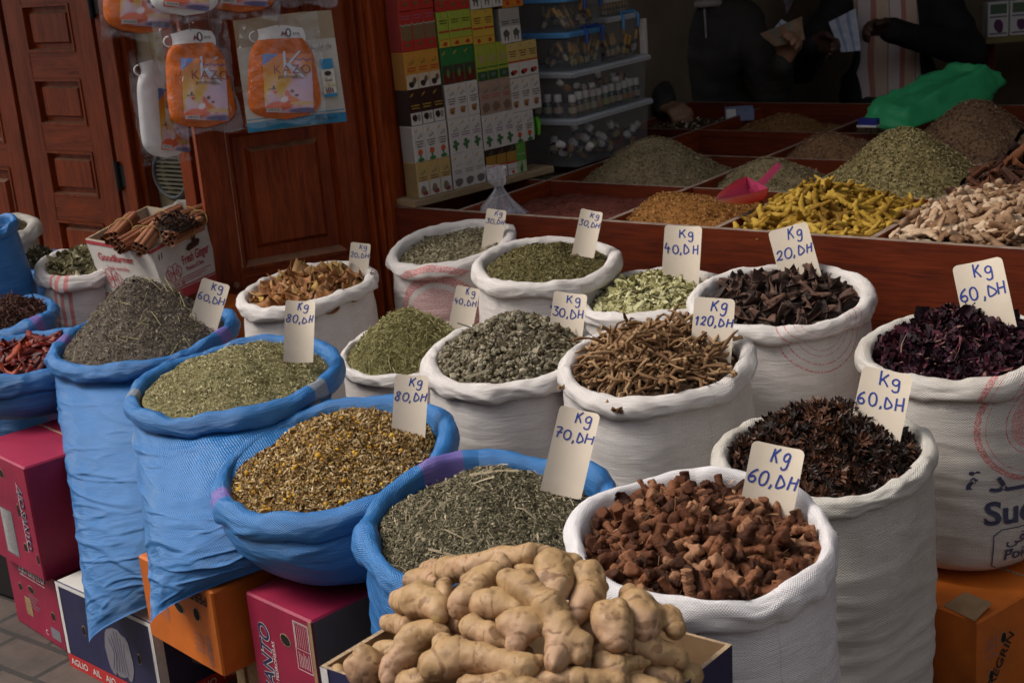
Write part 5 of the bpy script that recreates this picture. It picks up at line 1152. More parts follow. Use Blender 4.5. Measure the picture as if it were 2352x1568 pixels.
# box of cinnamon sticks
k8 = dict(l=at(196, 548, 4.22), c=at(343, 575, 4.03), r=at(480, 495, 4.33), lb=at(250, 700, 4.24), cb=at(388, 697, 4.06), rb=at(498, 652, 4.33))
Tb = k8['l']+k8['r']-k8['c']; Bb = k8['lb']+k8['rb']-k8['cb']
cin, cT, cB = open_box('ginger_box', 'red and white ginger box filled with bundles of cinnamon', [k8['l'], k8['c'], k8['r'], Tb], [k8['lb'], k8['cb'], k8['rb'], Bb], .005, mwhitebox, plain('box_inside', (.34, .27, .2), .8, .1, 10, .1))
mb = MB()
for a, b, side in ((0, 1, 0), (1, 2, 1)):
    A, B_, Cc, D_ = cB[a], cB[b], cT[b], cT[a]; nrm = nrmz(np.cross(B_-A, D_-A))
    if nrm@((A+Cc)/2) < 0: nrm = -nrm
    W_ = np.linalg.norm(Cc-D_); H_ = np.linalg.norm(D_-A)
    def pl(x, z, e=.0012, A=A, B_=B_, Cc=Cc, D_=D_, nrm=nrm): return (A*(1-x)+B_*x)*(1-z)+(D_*(1-x)+Cc*x)*z+nrm*e
    def tx(t, x, z, s, bold=.01, pl=pl, W_=W_, H_=H_):
        V, T = text_tris(t, s, bold); mb.add([pl(x+p[0]/W_, z+p[1]/H_, .0018) for p in V], [tuple(t_) for t_ in T], 0)
    rq = lambda x0, z0, x1, z1, m=0, e=.0014, pl=pl: mb.quad(pl(x0, z0, e), pl(x1, z0, e), pl(x1, z1, e), pl(x0, z1, e), m)
    rq(0, .0, 1, .15); rq(0, .165, 1, .185); rq(0, .93, 1, .985)
    if side == 0: tx('Goodfarmer', .12, .70, .034, .02); tx('fresh everyday', .22, .56, .018); tx('Fresh Ginger', .45, .26, .030, .02); fx, fz = .24, .42
    else:
        tx('Fresh Ginger', .42, .50, .032, .02); tx('Produce of China', .46, .38, .016); tx('N.W.:5kg', .18, .20, .018)
        for k in range(3): rq(.34, .30-.035*k, .92-.1*k, .312-.035*k)
        fx, fz = .24, .44
        for k in range(2): ribbon(mb, [(.10+.04*k, .86), (.085+.04*k, .76)], .012, lambda a_, b_, pl=pl: pl(a_, b_, .0018), 1)
        hw = [pl(.52, .71, .0020), pl(.56, .66, .0020), pl(.74, .68, .0020), pl(.78, .74, .0020), pl(.74, .79, .0020), pl(.56, .76, .0020)]; mb.add(hw, [(0, 1, 2, 3, 4, 5)], 2)
        mb.add([pl(.64, .78, .0019), pl(.70, .78, .0019), pl(.745, 1.003, .0019), pl(.60, 1.003, .0019)], [(0, 1, 2, 3)], 2)
    for k in range(6):
        a0 = k*1.05; pts = [(fx+.09*math.cos(a0)+.05*math.cos(t), fz+.11*math.sin(a0)*.6+.09*math.sin(t)) for t in np.linspace(0, 6.28, 10)]
        ribbon(mb, pts, .010, lambda a_, b_, pl=pl: pl(a_, b_, .0018), 0)
mb.build('printing', [flat('faded_red_print', (.42, .05, .06)), mblk_ink, flat('handle_hole', (.07, .03, .02))], cin)
m_cin = bits('cinnamon_bark', [(.1, (.13, .045, .022)), (.6, (.24, .090, .045)), (.95, (.34, .15, .08))], attr='object', nscale=60)
m_band = flat('rubber_band', (.45, .30, .10))
def cin_bundle(label, pa, pb, n, seed, R=.022):
    rs = np.random.RandomState(seed); mid = (pa+pb)/2; o = empty('cinnamon_bundle', mid, label, 'cinnamon bundle', 'bundles of cinnamon in the box'); ax = nrmz(pb-pa); Lh = np.linalg.norm(pb-pa)/2*1.22
    e1 = nrmz(np.cross(ax, [0, 0, 1])); e2 = np.cross(e1, ax)
    for k in range(n):
        a = k*6.2832/max(1, n-1); rr_ = 0 if k == 0 else R*.68; off = e1*math.cos(a)*rr_+e2*math.sin(a)*rr_; sh = ax*rs.normal()*.006
        mb = MB(); r0 = .0085+.0015*rs.rand(); j1, j2 = rs.normal(size=3)*.0018, rs.normal(size=3)*.0018
        pts = [off-ax*Lh+sh+j1, off*.98, off+ax*Lh+sh+j2]; mb.tube(pts, [r0, r0*1.03, r0], 9, 0, cap=False)
        for e, s_ in ((0, -1), (2, 1)):                       # rolled quill: dark hollow end
            c_ = pts[e]; ring = [c_+r0*(e1*math.cos(t)+e2*math.sin(t)) for t in np.arange(9)*.698]; rin = [c_-ax*s_*.004+r0*.55*(e1*math.cos(t)+e2*math.sin(t)) for t in np.arange(9)*.698]
            mb.add(ring+rin, [(i, (i+1) % 9, 9+(i+1) % 9, 9+i) for i in range(9)], 0); mb.add(rin, [tuple(range(9))], 1)
        mb.build('stick', [m_cin, mhole], o)
    mb = MB(); ring = [ax*(.1*Lh+.004*math.sin(t*2))+R*1.28*(e1*math.cos(t)+e2*math.sin(t)) for t in np.linspace(0, 6.2832, 24)]; mb.tube(ring, .0016, 6, cap=False); mb.build('rubber_band', m_band, o)
CB = [((262, 545), (300, 505), 4.10, 4.22, 'cinnamon bundle leaning out at the left corner of the box'), ((285, 562), (352, 522), 4.06, 4.20, 'low cinnamon bundle at the front left of the box'), ((325, 566), (362, 518), 4.00, 4.12, 'cinnamon bundle tied with a yellow band at the front corner'),
      ((330, 525), (405, 488), 4.16, 4.28, 'cinnamon bundle lying highest at the back left'), ((430, 515), (474, 496), 4.20, 4.34, 'cinnamon bundle at the right end of the box'), ((395, 545), (450, 515), 4.06, 4.20, 'cinnamon bundle along the right wall of the box'), ((398, 510), (462, 486), 4.22, 4.36, 'cinnamon bundle behind the clove heap'), ((250, 552), (285, 520), 4.2, 4.3, 'cinnamon bundle showing behind the left corner one')]
for i, (a, b, d0, d1, lb) in enumerate(CB): cin_bundle(lb, at(*a, d0), at(*b, d1), 8, 40+i)
pc_ = at(403, 520, 4.10); rs = np.random.RandomState(3); hp = Heap(pc_, .06, .035, 4); build_heap('dark_clove_heap', 'small dark heap of twiggy cloves lying on the cinnamon', 'spice heap', hp, m_star and bits('clove_bits', [(.1, (.02, .010, .007)), (.9, (.08, .035, .02))]), [('stick', 130, (.022, .004, .004), .3, .9, .012, 0, 1)], .1, 3)
oc = (k8['lb']+k8['rb'])/2; uo = nrmz((k8['cb']-k8['lb'])*np.array([1, 1, 0])); O5 = k8['lb']-np.array([0, 0, 1])*.0; top5 = min(k8['lb'][2], k8['cb'][2], k8['rb'][2], Bb[2])-.003
O5 = k8['lb']-uo*.02; W5 = .34; c = Carton('fruit_carton', 'orange carton underneath the box of cinnamon', (O5[0], O5[1], top5-.30), uo, W5, .30, .30, morange); c.done()
Carton('fruit_carton', 'brown carton at the back under the orange one', (O5[0]+.01, O5[1]+.012, 0), uo, W5-.02, .29, top5-.302, mcorr).done()
bk_ = empty('black_crate', (-3.45, 2.0, 0), 'black plastic crate in the dark at the left edge on the paving', 'crate')
p6 = onz(18, 1400, 0); bk_.location = (p6[0]-.22, p6[1]+.04, 0); MB().box((0, 0, 0), (.25, .3, .20), bev=.01).build('body', mblack, bk_)
# ------------------------------------------------------------------ bath glove packs hanging by the open door leaf
m_terry = plain('orange_terry', (.56, .125, .018), .85, .18, 30, .5, 220, .1); m_cotton = plain('white_cotton', (.68, .65, .63), .8, .06, 20, .3, 160, .1)
m_wire = flat('thin_wire', (.10, .09, .09), .4)
m_paint, nt, bs = newmat('printed_insert'); a_ = nd(nt, 'ShaderNodeAttribute', attribute_name='paint'); nt.links.new(a_.outputs['Color'], bs.inputs['Base Color']); bs.inputs['Roughness'].default_value = .4
m_kpale = flat('pale_blue_print', (.50, .55, .68)); m_kred = flat('dark_red_print', (.26, .030, .03)); m_seg = flat('dark_print', (.07, .03, .03))

def insert_colour(u, v, rs):
    """watercolour beach picture of the insert: u right, v up"""
    c = np.zeros((*u.shape, 3)); n = sinnoise(np.stack([u*1.2, v*1.2, 0*u], -1), 2.0, 7, 3)[..., None]
    t = np.clip((v-.35)/.65, 0, 1)[..., None]
    c[:] = (1-t)*np.array([.58, .36, .05])+t*np.array([.60, .155, .03]); c += n*.06
    w = np.clip((u*.60+.36-v*1.15)*5+n[..., 0]*1.4, 0, 1)[..., None]; c = c*(1-w)+np.array([.56, .36, .44])*w
    def blob(x, y, rx, ry, col, rot=0.0, soft=.25):
        nonlocal c
        dx, dy = u-x, v-y; a = dx*math.cos(rot)+dy*math.sin(rot); b = -dx*math.sin(rot)+dy*math.cos(rot)
        k = np.clip((1-np.sqrt((a/rx)**2+(b/ry)**2)+n[..., 0]*.2)/soft, 0, 1)[..., None]; c = c*(1-k)+np.array(col)*k
    blob(.25, .10, .40, .10, (.58, .10, .03), .2); blob(.62, .20, .18, .06, (.60, .17, .04), -.5); blob(.80, .155, .30, .035, (.56, .33, .13))
    blob(.48, .30, .06, .10, (.58, .11, .04), .4); blob(.40, .22, .10, .06, (.66, .55, .58), .3); blob(.57, .36, .045, .03, (.10, .04, .03)); blob(.66, .29, .04, .025, (.03, .02, .03)); blob(.18, .40, .10, .015, (.10, .03, .03)); blob(.20, .43, .03, .03, (.04, .02, .02)); blob(.2, .35, .10, .03, (.55, .06, .04))
    blob(.85, .50, .16, .12, (.52, .36, .48)); blob(.78, .66, .14, .10, (.30, .18, .10)); blob(.12, .28, .10, .10, (.60, .42, .46)); blob(.90, .03, .40, .05, (.12, .11, .26))
    tri = (u < (v-.80)*1.6); c[tri] = (.07, .18, .48); blob(.10, .93, .055, .045, (.20, .13, .30)); sq = np.abs(v-.90-.012*np.sin(u*40)) < .012; c[sq & (u > .45)] = (.22, .09, .20)
    return c.clip(0.01, .9)

def glove_pack(label, tx, ty, bx, by, w, d, kind, seed, lean=0.0, yaw=0.0, wire=True, name='bath_glove_pack', group='bath glove packs hanging by the door', cx0=.0):
    """tx,ty / bx,by: middle of the bag's top and bottom edges in the photo"""
    t = at(tx, ty, d+lean); b = at(bx, by, d); up = t-b; H = np.linalg.norm(up); up /= H; view = nrmz((t+b)/2-CAM); rt = nrmz(np.cross(view, up)); rt = nrmz(rt*math.cos(yaw)+np.cross(up, rt)*math.sin(yaw)); nr = np.cross(rt, up); nr = -nr if nr@view > 0 else nr
    W = w*d/F; o = empty(name, b, label, 'glove pack', group); rs = np.random.RandomState(seed)
    P = lambda x, z, y=0.0: rt*x+up*z+nr*y
    gw, gh = W*.45, H*.72; z0 = H*.05; th = .016
    def halfw(q):      # q 0 bottom .. 1 neck
        k = 1-.10*np.clip((q-.35)/.4, 0, 1)-.24*np.clip((q-.72)/.28, 0, 1)**2
        return gw*k*np.sqrt(np.clip(1-(1-np.clip(q/.22, 0, 1))**2.4, 0, 1)).clip(.02, 1)
    def pillow(x, z):
        q = np.clip((z-z0)/gh, 0, 1); h = halfw(q); s = np.clip(np.abs(x)/np.maximum(h, 1e-4), 0, 1)
        return th*np.sqrt(1-s**2.6)*np.clip(q*8, .15, 1)+.002*sinnoise(np.stack([x, z, 0*x], -1), 14, seed, 2)*(s < .95)*np.clip((q-.5)*2.2, .15, 1)*2
    ns, nq = 21, 30; s, q = np.meshgrid(np.linspace(-1, 1, ns), np.linspace(0, 1, nq)); x = s*halfw(q); z = z0+q*gh
    def sheet(sign): return (x[..., None]*rt+z[..., None]*up+(sign*pillow(x, z))[..., None]*nr).reshape(-1, 3)
    i, j = np.meshgrid(np.arange(nq-1), np.arange(ns-1), indexing='ij'); a = (i*ns+j).ravel(); Fq = np.stack([a, a+1, a+ns+1, a+ns], 1); n0 = ns*nq
    me = mesh_np('glove', np.concatenate([sheet(1), sheet(-1)]), np.concatenate([Fq, Fq[:, ::-1]+n0]), m_terry if kind == 'orange' else m_cotton); put('glove', me, o)
    # knitted cuff with its loop and logo
    ch = H*.135; zc = z0+gh*.97; wc = gw*.68; cs, cq = np.meshgrid(np.linspace(-1, 1, 15), np.linspace(0, 1, 7)); cxx = cs*wc*(1-.10*cq)+.006*np.sin(cq*3); czz = zc+cq*ch+.004*np.cos(cs*3)
    cy = .010*np.sqrt(1-.9*cs**2)+.0012*np.sin(cs*40); V1 = (cxx[..., None]*rt+czz[..., None]*up+cy[..., None]*nr).reshape(-1, 3); V2 = (cxx[..., None]*rt+czz[..., None]*up-cy[..., None]*nr).reshape(-1, 3)
    i, j = np.meshgrid(np.arange(6), np.arange(14), indexing='ij'); a = (i*15+j).ravel(); Fc = np.stack([a, a+1, a+16, a+15], 1)
    cu = put('cuff', mesh_np('cuff', np.concatenate([V1, V2]), np.concatenate([Fc, Fc[:, ::-1]+105]), m_cotton), o)
    mb = MB(); lp = [P(-wc*1.0-.012*math.sin(t)*1.2, zc+ch*.42+.014*math.cos(t), .004) for t in np.linspace(0, math.pi, 9)]; mb.tube(lp, .0022, 6); mb.build('loop', m_cotton, cu)
    if kind == 'orange':
        mb = MB(); zl = zc+ch*.35
        add_text(mb, 'M', P(wc*.02, zl, .0112), rt, up, .020, 1, .01, shear=.3); fan(mb, (wc*.35, zl+.009), .008, .013, lambda a_, b_: P(a_, b_, .0114), 0, 12); fan(mb, (wc*.35, zl+.009), .0035, .009, lambda a_, b_: P(a_, b_, .0117), 2, 10); add_text(mb, 'ana', P(wc*.52, zl+.003, .0105), rt, up, .014, 0)
        mb.build('logo', [m_seg, m_kred, m_cotton], cu)
    # printed insert
    iw, ih = W*.60, H*.53; ix, iz = W*(.06+cx0), H*.10; rot = -.09*(1 if seed % 2 else .3)
    u, v = np.meshgrid(np.linspace(0, 1, 49), np.linspace(0, 1, 61)); lx = (u-.5)*iw; lz = (v-.5)*ih; X = ix+lx*math.cos(rot)-lz*math.sin(rot); Z = iz+ih/2+lx*math.sin(rot)+lz*math.cos(rot)
    Y = np.maximum(pillow(X, Z), .006)+.0035; col = insert_colour(u, v, rs)
    i, j = np.meshgrid(np.arange(60), np.arange(48), indexing='ij'); a = (i*49+j).ravel()
    ins_ = put('printed_insert', mesh_np('printed_insert', (X[..., None]*rt+Z[..., None]*up+Y[..., None]*nr).reshape(-1, 3), np.stack([a, a+1, a+50, a+49], 1), m_paint, cols=col.reshape(-1, 3)), o)
    def on(u_, v_, e=.0012):
        lx_, lz_ = (u_-.5)*iw, (v_-.5)*ih; xx, zz = ix+lx_*math.cos(rot)-lz_*math.sin(rot), iz+ih/2+lx_*math.sin(rot)+lz_*math.cos(rot); y_ = max(float(pillow(np.array([xx]), np.array([zz]))[0]), .006)+.0035+e
        return P(xx, zz, y_)
    mb = MB()
    def txt(t_, u_, v_, s_, m, e, bold=0, sp=1.0):
        V, T = text_tris(t_, 1, bold, spacing=sp); mb.add([on(u_+p[0]*s_/iw, v_+p[1]*s_/ih, e) for p in V], [tuple(t2) for t2 in T], m)
    txt('K', .34, .58, .115, 0, .0012, -.02); txt('KAZO', .20, .66, .036, 1, .0018, -.01, 1.1); txt('gommage', .30, .585, .014, 2, .0018)
    mb.add([on(.03, .02), on(.34, .02), on(.34, .075), on(.03, .075)], [(0, 1, 2, 3)], 3)
    for k in range(14): mb.add([on(.05+.02*k, .03, .0016), on(.05+.02*k+.006+.004*(k % 3), .03, .0016), on(.05+.02*k+.006+.004*(k % 3), .068, .0016), on(.05+.02*k, .068, .0016)], [(0, 1, 2, 3)], 4)
    mb.build('lettering', [m_kpale, m_kred, m_seg, mwhite_ink, mgrey_ink], ins_)
    # clear bag round it
    u, v = np.meshgrid(np.linspace(-.5, .5, 33), np.linspace(0, 1, 41)); X = u*W*(1+.03*np.sin(v*9+seed)); Z = v*H+.006*np.sin(u*11+seed)
    bm = np.maximum(pillow(X, Z), .010*(np.clip((Z-z0)/(gh*1.2), 0, 1)))*np.clip((.5-np.abs(u))*9, 0, 1)*np.clip(v*14, 0, 1)*np.clip((1-v)*8, 0, 1)
    cr = .0045*(1-2*np.abs(sinnoise(np.stack([X, Z, 0*X], -1), 13, seed+20, 3)))
    def film_sheet(sg): return (X[..., None]*rt+Z[..., None]*up+(sg*(bm+.007)+cr)[..., None]*nr).reshape(-1, 3)
    i, j = np.meshgrid(np.arange(40), np.arange(32), indexing='ij'); a = (i*33+j).ravel(); Ff = np.stack([a, a+1, a+34, a+33], 1); nn = 33*41
    put('clear_bag', mesh_np('clear_bag', np.concatenate([film_sheet(1), film_sheet(-1)]), np.concatenate([Ff, Ff[:, ::-1]+nn]), mfilm), o)
    if wire:
        top = P(0, H*.97); up_ = np.array([top[0]*1.0, top[1], 2.45-b[2]]); MB().tube([P(0, H*.88, .012), top, top+np.array([0, 0, .10]), up_], .0011, 5).build('wire', m_wire, o)
    return o
glove_pack('orange bath glove pack hanging lowest on the left, before the door leaf edge', 432, 42, 474, 306, 168, 3.88, 'orange', 1, yaw=.15)
glove_pack('orange bath glove pack hanging in front of the pale paper bag', 639, 34, 658, 287, 184, 3.99, 'orange', 2)
glove_pack('white bath glove pack turned aside, hanging lower left of the orange ones', 345, 112, 385, 376, 125, 3.98, 'white', 3, yaw=.5, cx0=.15)
glove_pack('orange bath glove pack cut by the top edge at the far left', 318, -200, 325, 92, 185, 3.95, 'orange', 4, wire=True)
glove_pack('white bath glove pack cut by the top edge, between two orange ones', 415, -215, 425, 50, 170, 3.82, 'white', 5)
glove_pack('orange bath glove pack cut by the top edge, its barcode showing', 545, -225, 552, 42, 180, 3.9, 'orange', 6)
glove_pack('white bath glove pack just showing under the top edge, near the door post', 690, -250, 698, 14, 150, 4.15, 'white', 7)
# pale paper bag behind a glove pack
pt, pb = at(648, 36, 4.10), at(684, 292, 4.08); up = nrmz(pt-pb); view = nrmz(pb-CAM); rt = nrmz(np.cross(view, up)); nr = -np.cross(rt, up); nr = -nr if nr@view > 0 else nr; Hh, Wh = np.linalg.norm(pt-pb), 226*4.09/F
o = empty('paper_bag', pb, 'pale paper bag with a blue base, hanging behind an orange glove pack', 'paper bag')
mb = MB(); Pb = lambda x, z, y=0.0: rt*x*Wh+up*z*Hh+nr*y
ns = 12; V = []
for k in range(ns+1):
    z = k/ns; V += [Pb(-.5, z, .0), Pb(-.2, z, .008+.003*math.sin(z*9)), Pb(.2, z, .009+.003*math.sin(z*7+1)), Pb(.5, z, .0), Pb(.2, z, -.006), Pb(-.2, z, -.006)]
for k in range(ns):
    for e in range(6): a, b = k*6+e, k*6+(e+1) % 6; mb.add([V[a], V[b], V[b+6], V[a+6]], [(0, 1, 2, 3)], 2 if (k == 0 and e < 3) else (1 if k >= 9 else 0), False)
mb.build('body', [plain('pale_paper', (.44, .405, .35), .7, .08, 6, .3, 25), plain('kraft_paper', (.30, .225, .145), .75, .1, 8, .3, 25), flat('blue_paper', (.018, .17, .32))], o)
mb = MB(); rx = lambda x0, z0, x1, z1, m, e=.014: mb.quad(Pb(x0, z0, e), Pb(x1, z0, e), Pb(x1, z1, e), Pb(x0, z1, e), m)
rx(.31, .22, .44, .56, 0); rx(.31, .47, .44, .56, 1, .0150); rx(.31, .22, .44, .25, 1, .015); rx(-.49, .095, .49, .105, 1, .0135)
fan(mb, (.375*Wh, .43*Hh), .010, .007, lambda a, b: rt*a+up*b+nr*.0155, 2, 10)
for k in range(4): rx(.335+.02*k, .255, .347+.02*k, .31-.01*abs(k-1.5), 3, .0155)
add_text(mb, '\ufe94\ufed4\ufef4\ufeae\ufec7 \ufe91\ufe8e\ufe91', Pb(.20, .66, .0135), rt, up, .020, 2); add_text(mb, '\ufe8e\ufee0\ufee8\ufecb', Pb(.335, .36, .0155), rt, up, .016, 2); add_text(mb, '\ufedd\ufef5\ufeed\ufe98\ufedf\ufe8d', Pb(.315, .315, .0155), rt, up, .016, 4); add_text(mb, '\ufe94\ufecb\ufeee\ufee4\ufea0\ufee3', Pb(.18, .03, .0150), rt, up, .020, 5)
mb.build('printing', [flat('cream_print', (.55, .52, .44)), flat('blue_print', (.03, .20, .38)), mblk_ink, flat('wine_print', (.16, .025, .05)), flat('ochre_print', (.42, .32, .08)), flat('deep_blue_print', (.01, .06, .14))], o)
MB().tube([Pb(-.02, .97, .006), Pb(-.02, 1.02, .004), np.array([0, 0, 2.45-pb[2]])+rt*0], .001, 5).build('wire', m_wire, o)

# ------------------------------------------------------------------ rack of small cartons
_fm = {}
def fcol(c):
    k = tuple(round(x, 3) for x in c)
    if k not in _fm: _fm[k] = flat('carton_print', k, .45, .4)
    return _fm[k]
YL, WHT, RD, GN, BRN, DK, ORG, LIME, GRY = (.58, .38, .05), (.60, .565, .52), (.45, .035, .025), (.03, .17, .045), (.17, .07, .035), (.035, .014, .012), (.55, .17, .025), (.34, .42, .05), (.28, .27, .25)
logo = [('q', .28, .86, YL)]
def lines(z, c, n=2): return [('t', .5, z-.07*k, .66-.1*k, c) for k in range(n)]
def el(c, dom=(.32, .22)): return [('T', 'الأمير', .5, .70, .15, c)]
DES = {
 'sand': ((.52, .36, .14), [('r', 0, 0, 1, .45, WHT), *logo, ('w', .55, .70, GN), *lines(.55, BRN), ('e', .45, .20, .24, .13, (.22, .16, .10)), ('e', .62, .11, .22, .07, (.24, .05, .05))], 'sand and white cartons with a brown seed picture'),
 'flower': (WHT, [*logo, ('w', .55, .70, GN), *lines(.55, DK, 3), ('e', .5, .27, .20, .085, (.55, .085, .03)), ('e', .5, .15, .07, .08, GN), ('e', .5, .06, .28, .05, GN)], 'white cartons with a red flower picture'),
 'cocoa': (DK, [('r', 0, 0, 1, .36, WHT), *logo, ('t', .5, .55, .7, YL), ('t', .5, .47, .6, YL), ('e', .35, .22, .20, .10, DK), ('e', .72, .22, .17, .10, GRY)], 'dark brown cartons with a white base'),
 'orange': ((.58, .26, .04), [('r', 0, 0, 1, .40, (.58, .46, .33)), ('r', 0, 0, 1, .2, WHT), *logo, ('w', .55, .70, GN), *lines(.55, RD), ('e', .40, .14, .24, .08, DK), ('e', .68, .24, .17, .09, (.12, .09, .06))], 'orange cartons fading to white with a black seed picture'),
 'seed': (RD, [('r', 0, .22, 1, .68, (.20, .125, .06)), *[('e', .25+.5*k, .68, .25, .05, (.32, .40, .33)) for k in range(2)], *[('e', .25+.5*k, .70, .24, .04, RD) for k in range(2)], *[('e', .25+.5*k, .22, .25, .06, RD) for k in range(2)], ('e', .5, .16, .10, .05, GN), *lines(.86, (.40, .12, .20))], 'red cartons with a scalloped picture of brown seed'),
 'grey': (WHT, [*logo, ('w', .55, .68, (.25, .34, .22)), *lines(.50, (.22, .25, .22), 2), ('e', .5, .18, .36, .13, (.16, .14, .13))], 'white cartons with a round grey seed picture'),
 'plant': (WHT, [*logo, ('w', .55, .68, GN), *lines(.56, (.20, .07, .22), 2), ('e', .5, .24, .13, .17, (.05, .13, .05)), ('e', .34, .22, .16, .05, (.06, .16, .06)), ('e', .66, .27, .16, .05, (.06, .16, .06)), ('e', .4, .34, .14, .04, (.06, .16, .06))], 'white cartons with a green plant picture'),
 'pot': (WHT, [*logo, ('w', .55, .72, GN), *lines(.56, DK, 3), ('e', .5, .20, .22, .08, (.25, .10, .03)), ('e', .5, .28, .30, .04, (.33, .16, .06))], 'white cartons with a brown clay pot picture'),
 'forest': (GN, [('r', 0, 0, 1, .30, (.12, .018, .014)), ('r', 0, .30, 1, .52, (.05, .05, .03)), *logo, ('e', .5, .30, .12, .12, (.10, .22, .05))], 'dark green and maroon cartons in shiny wrap'),
 'lime': (LIME, [('r', 0, 0, 1, .22, YL), ('r', 0, .42, 1, .47, RD), ('r', 0, .22, 1, .235, RD), *lines(.74, DK, 2), ('T', 'EL', .3, .86, .10, (.10, .16, .35)), ('e', .5, .10, .20, .055, RD)], 'lime green and yellow cartons with a red band'),
 'gold': (DK, [('r', 0, .46, 1, .80, (.36, .20, .035)), ('r', 0, 0, 1, .40, WHT), ('r', 0, .40, 1, .46, RD), ('r', 0, .20, 1, .215, RD), ('w', .5, .88, (.10, .22, .12)), ('e', .55, .10, .14, .055, RD)], 'black and gold cartons with a red band on white'),
 'rose': ((.36, .25, .20), [*logo, ('w', .55, .70, GN), *lines(.55, RD), ('e', .5, .20, .38, .14, (.20, .12, .09))], 'dusty rose cartons with a brown disc picture'),
 'olive': ((.33, .37, .045), [('r', 0, 0, 1, .26, (.03, .09, .04)), ('r', 0, .34, 1, .38, GN), *logo, ('e', .5, .60, .26, .13, (.36, .30, .14)), ('e', .5, .14, .22, .06, (.12, .15, .12))], 'olive green cartons with a dark green base'),
 'saffron': (YL, [('r', 0, .44, 1, .49, RD), ('r', 0, .22, 1, .235, RD), *lines(.74, DK, 3), ('T', 'EL', .3, .88, .10, (.10, .16, .35)), ('e', .5, .11, .17, .06, RD)], 'yellow cartons with a red band and a red dot'),
 'palm': ((.36, .35, .32), [('r', 0, 0, 1, .48, WHT), *logo, *lines(.62, DK, 2), ('e', .5, .30, .30, .10, (.08, .09, .07)), ('e', .35, .20, .07, .13, (.10, .11, .09)), ('e', .65, .20, .07, .13, (.10, .11, .09))], 'grey and white cartons with a palm tuft picture'),
 'amber': ((.56, .19, .02), [('r', 0, .2, 1, .34, RD), *lines(.75, RD, 3), ('e', .5, .12, .16, .06, RD)], 'deep orange cartons with a red stripe'),
 'pepper': ((.55, .40, .13), [('r', 0, 0, 1, .42, WHT), ('r', 0, .44, 1, .48, RD), ('T', 'EL', .3, .88, .10, (.10, .16, .35)), *lines(.74, DK, 3), ('e', .42, .14, .24, .07, DK), ('e', .62, .16, .20, .06, RD)], 'pale yellow cartons with a red and black pod picture'),
 'aloe': ((.10, .30, .06), [('r', 0, 0, 1, .40, (.38, .46, .26)), *logo, *lines(.62, (.5, .55, .4), 1), ('e', .5, .18, .10, .17, (.06, .14, .05)), ('e', .38, .14, .08, .11, (.07, .16, .06))], 'green plant carton with a pale base'),
}
def carton_mesh(key, w, h, dp):
    bgc, prims, _ = DES[key]; mats = []; mi = lambda c: (mats.index(fcol(c)) if fcol(c) in mats else (mats.append(fcol(c)) or len(mats)-1))
    mb = MB(); rs = np.random.RandomState(hash(key) % 1000 if False else sum(map(ord, key))); mb.box((0, 0, 0), (w, dp, h), mi(bgc), bev=.0012); side_shade = mi(tuple(x*.5+.015 for x in bgc)); mb.m[0] = mb.m[1] = side_shade; e = [.0006]  # both side faces take a darkened front colour, painted shade
    pl = lambda x, z: (x*w, -e[0], z*h)
    for p in prims:
        e[0] += .00012
        if p[0] == 'r': _, a, b, c, d, col = p; g = .03; mb.quad(pl(max(a, g), max(b, .012)), pl(min(c, 1-g), max(b, .012)), pl(min(c, 1-g), min(d, .988)), pl(max(a, g), min(d, .988)), mi(col))
        elif p[0] == 'e': _, x, z, rx, rz, col = p; fan(mb, (x, z), rx, rz, pl, mi(col), 14, 0, .16, rs)
        elif p[0] == 'q': _, x, z, col = p; mb.quad(pl(x-.18, z-.06), pl(x+.05, z-.015), pl(x+.20, z+.06), pl(x-.03, z+.015), mi(col)); e[0] += .0001; mb.quad(pl(x-.10, z-.025), pl(x+.0, z-.01), pl(x+.12, z+.03), pl(x+.02, z+.01), mi(RD))
        elif p[0] == 't':
            _, x, z, l, col = p; q = x-l/2
            while q < x+l/2: ww = .03+.06*rs.rand(); hh = .022+.014*rs.rand(); mb.quad(pl(q, z), pl(q+ww, z), pl(q+ww, z+hh), pl(q, z+hh), mi(col)); q += ww+.022
        elif p[0] == 'w':
            _, x, z, col = p; V, T = text_tris('\ufeae\ufef4\ufee3\ufef7\ufe8d', 1, .01); V = V-V.mean(0); mb.add([pl(x+v_[0]*.20, z+v_[1]*.20*w/h*1.6) for v_ in V], [tuple(t) for t in T], mi(col))
        elif p[0] == 'T': _, t_, x, z, s_, col = p; V, T = text_tris(t_+' KIF' if False else t_, s_, .01); mb.add([pl(x+v_[0]*1.4, z+v_[1]*.8) for v_ in V], [tuple(t) for t in T], mi(col))
    return mb.mesh('spice_carton', mats)
ur = nrmz([.163, .986]); R0 = np.array([-2.836, 3.352])
CW, CH = .0475, .1165
rk = empty('display_shelf', (R0[0], R0[1], .776), 'rough plank shelf carrying the rows of small cartons', 'shelf', None, math.atan2(ur[1], ur[0]))
MB().box((-.03, -.006, 0), (.60, .10, .0225), bev=.002).build('plank', mplank, rk)
MB().box((.02, .101, 0), (.05, .12, .75)).box((.54, .101, 0), (.57, .12, .75)).box((-.03, .121, .02), (.60, .13, .75)).build('backing', mwood_z, rk)
COLS = [[('sand', 3), ('flower', 3), ('cocoa', 3), ('orange', 3), ('seed', 3), ('seed', 3)], [('grey', 3), ('plant', 3), ('pot', 3), ('forest', 3), ('lime', 3), ('seed', 3)],
        [('gold', 3), ('plant', 3), ('rose', 3), ('olive', 3), ('saffron', 2), ('palm', 3)], [('aloe', 1), ('flower', 2), ('pot', 3), ('pepper', 3), ('palm', 2), ('amber', 2)]]
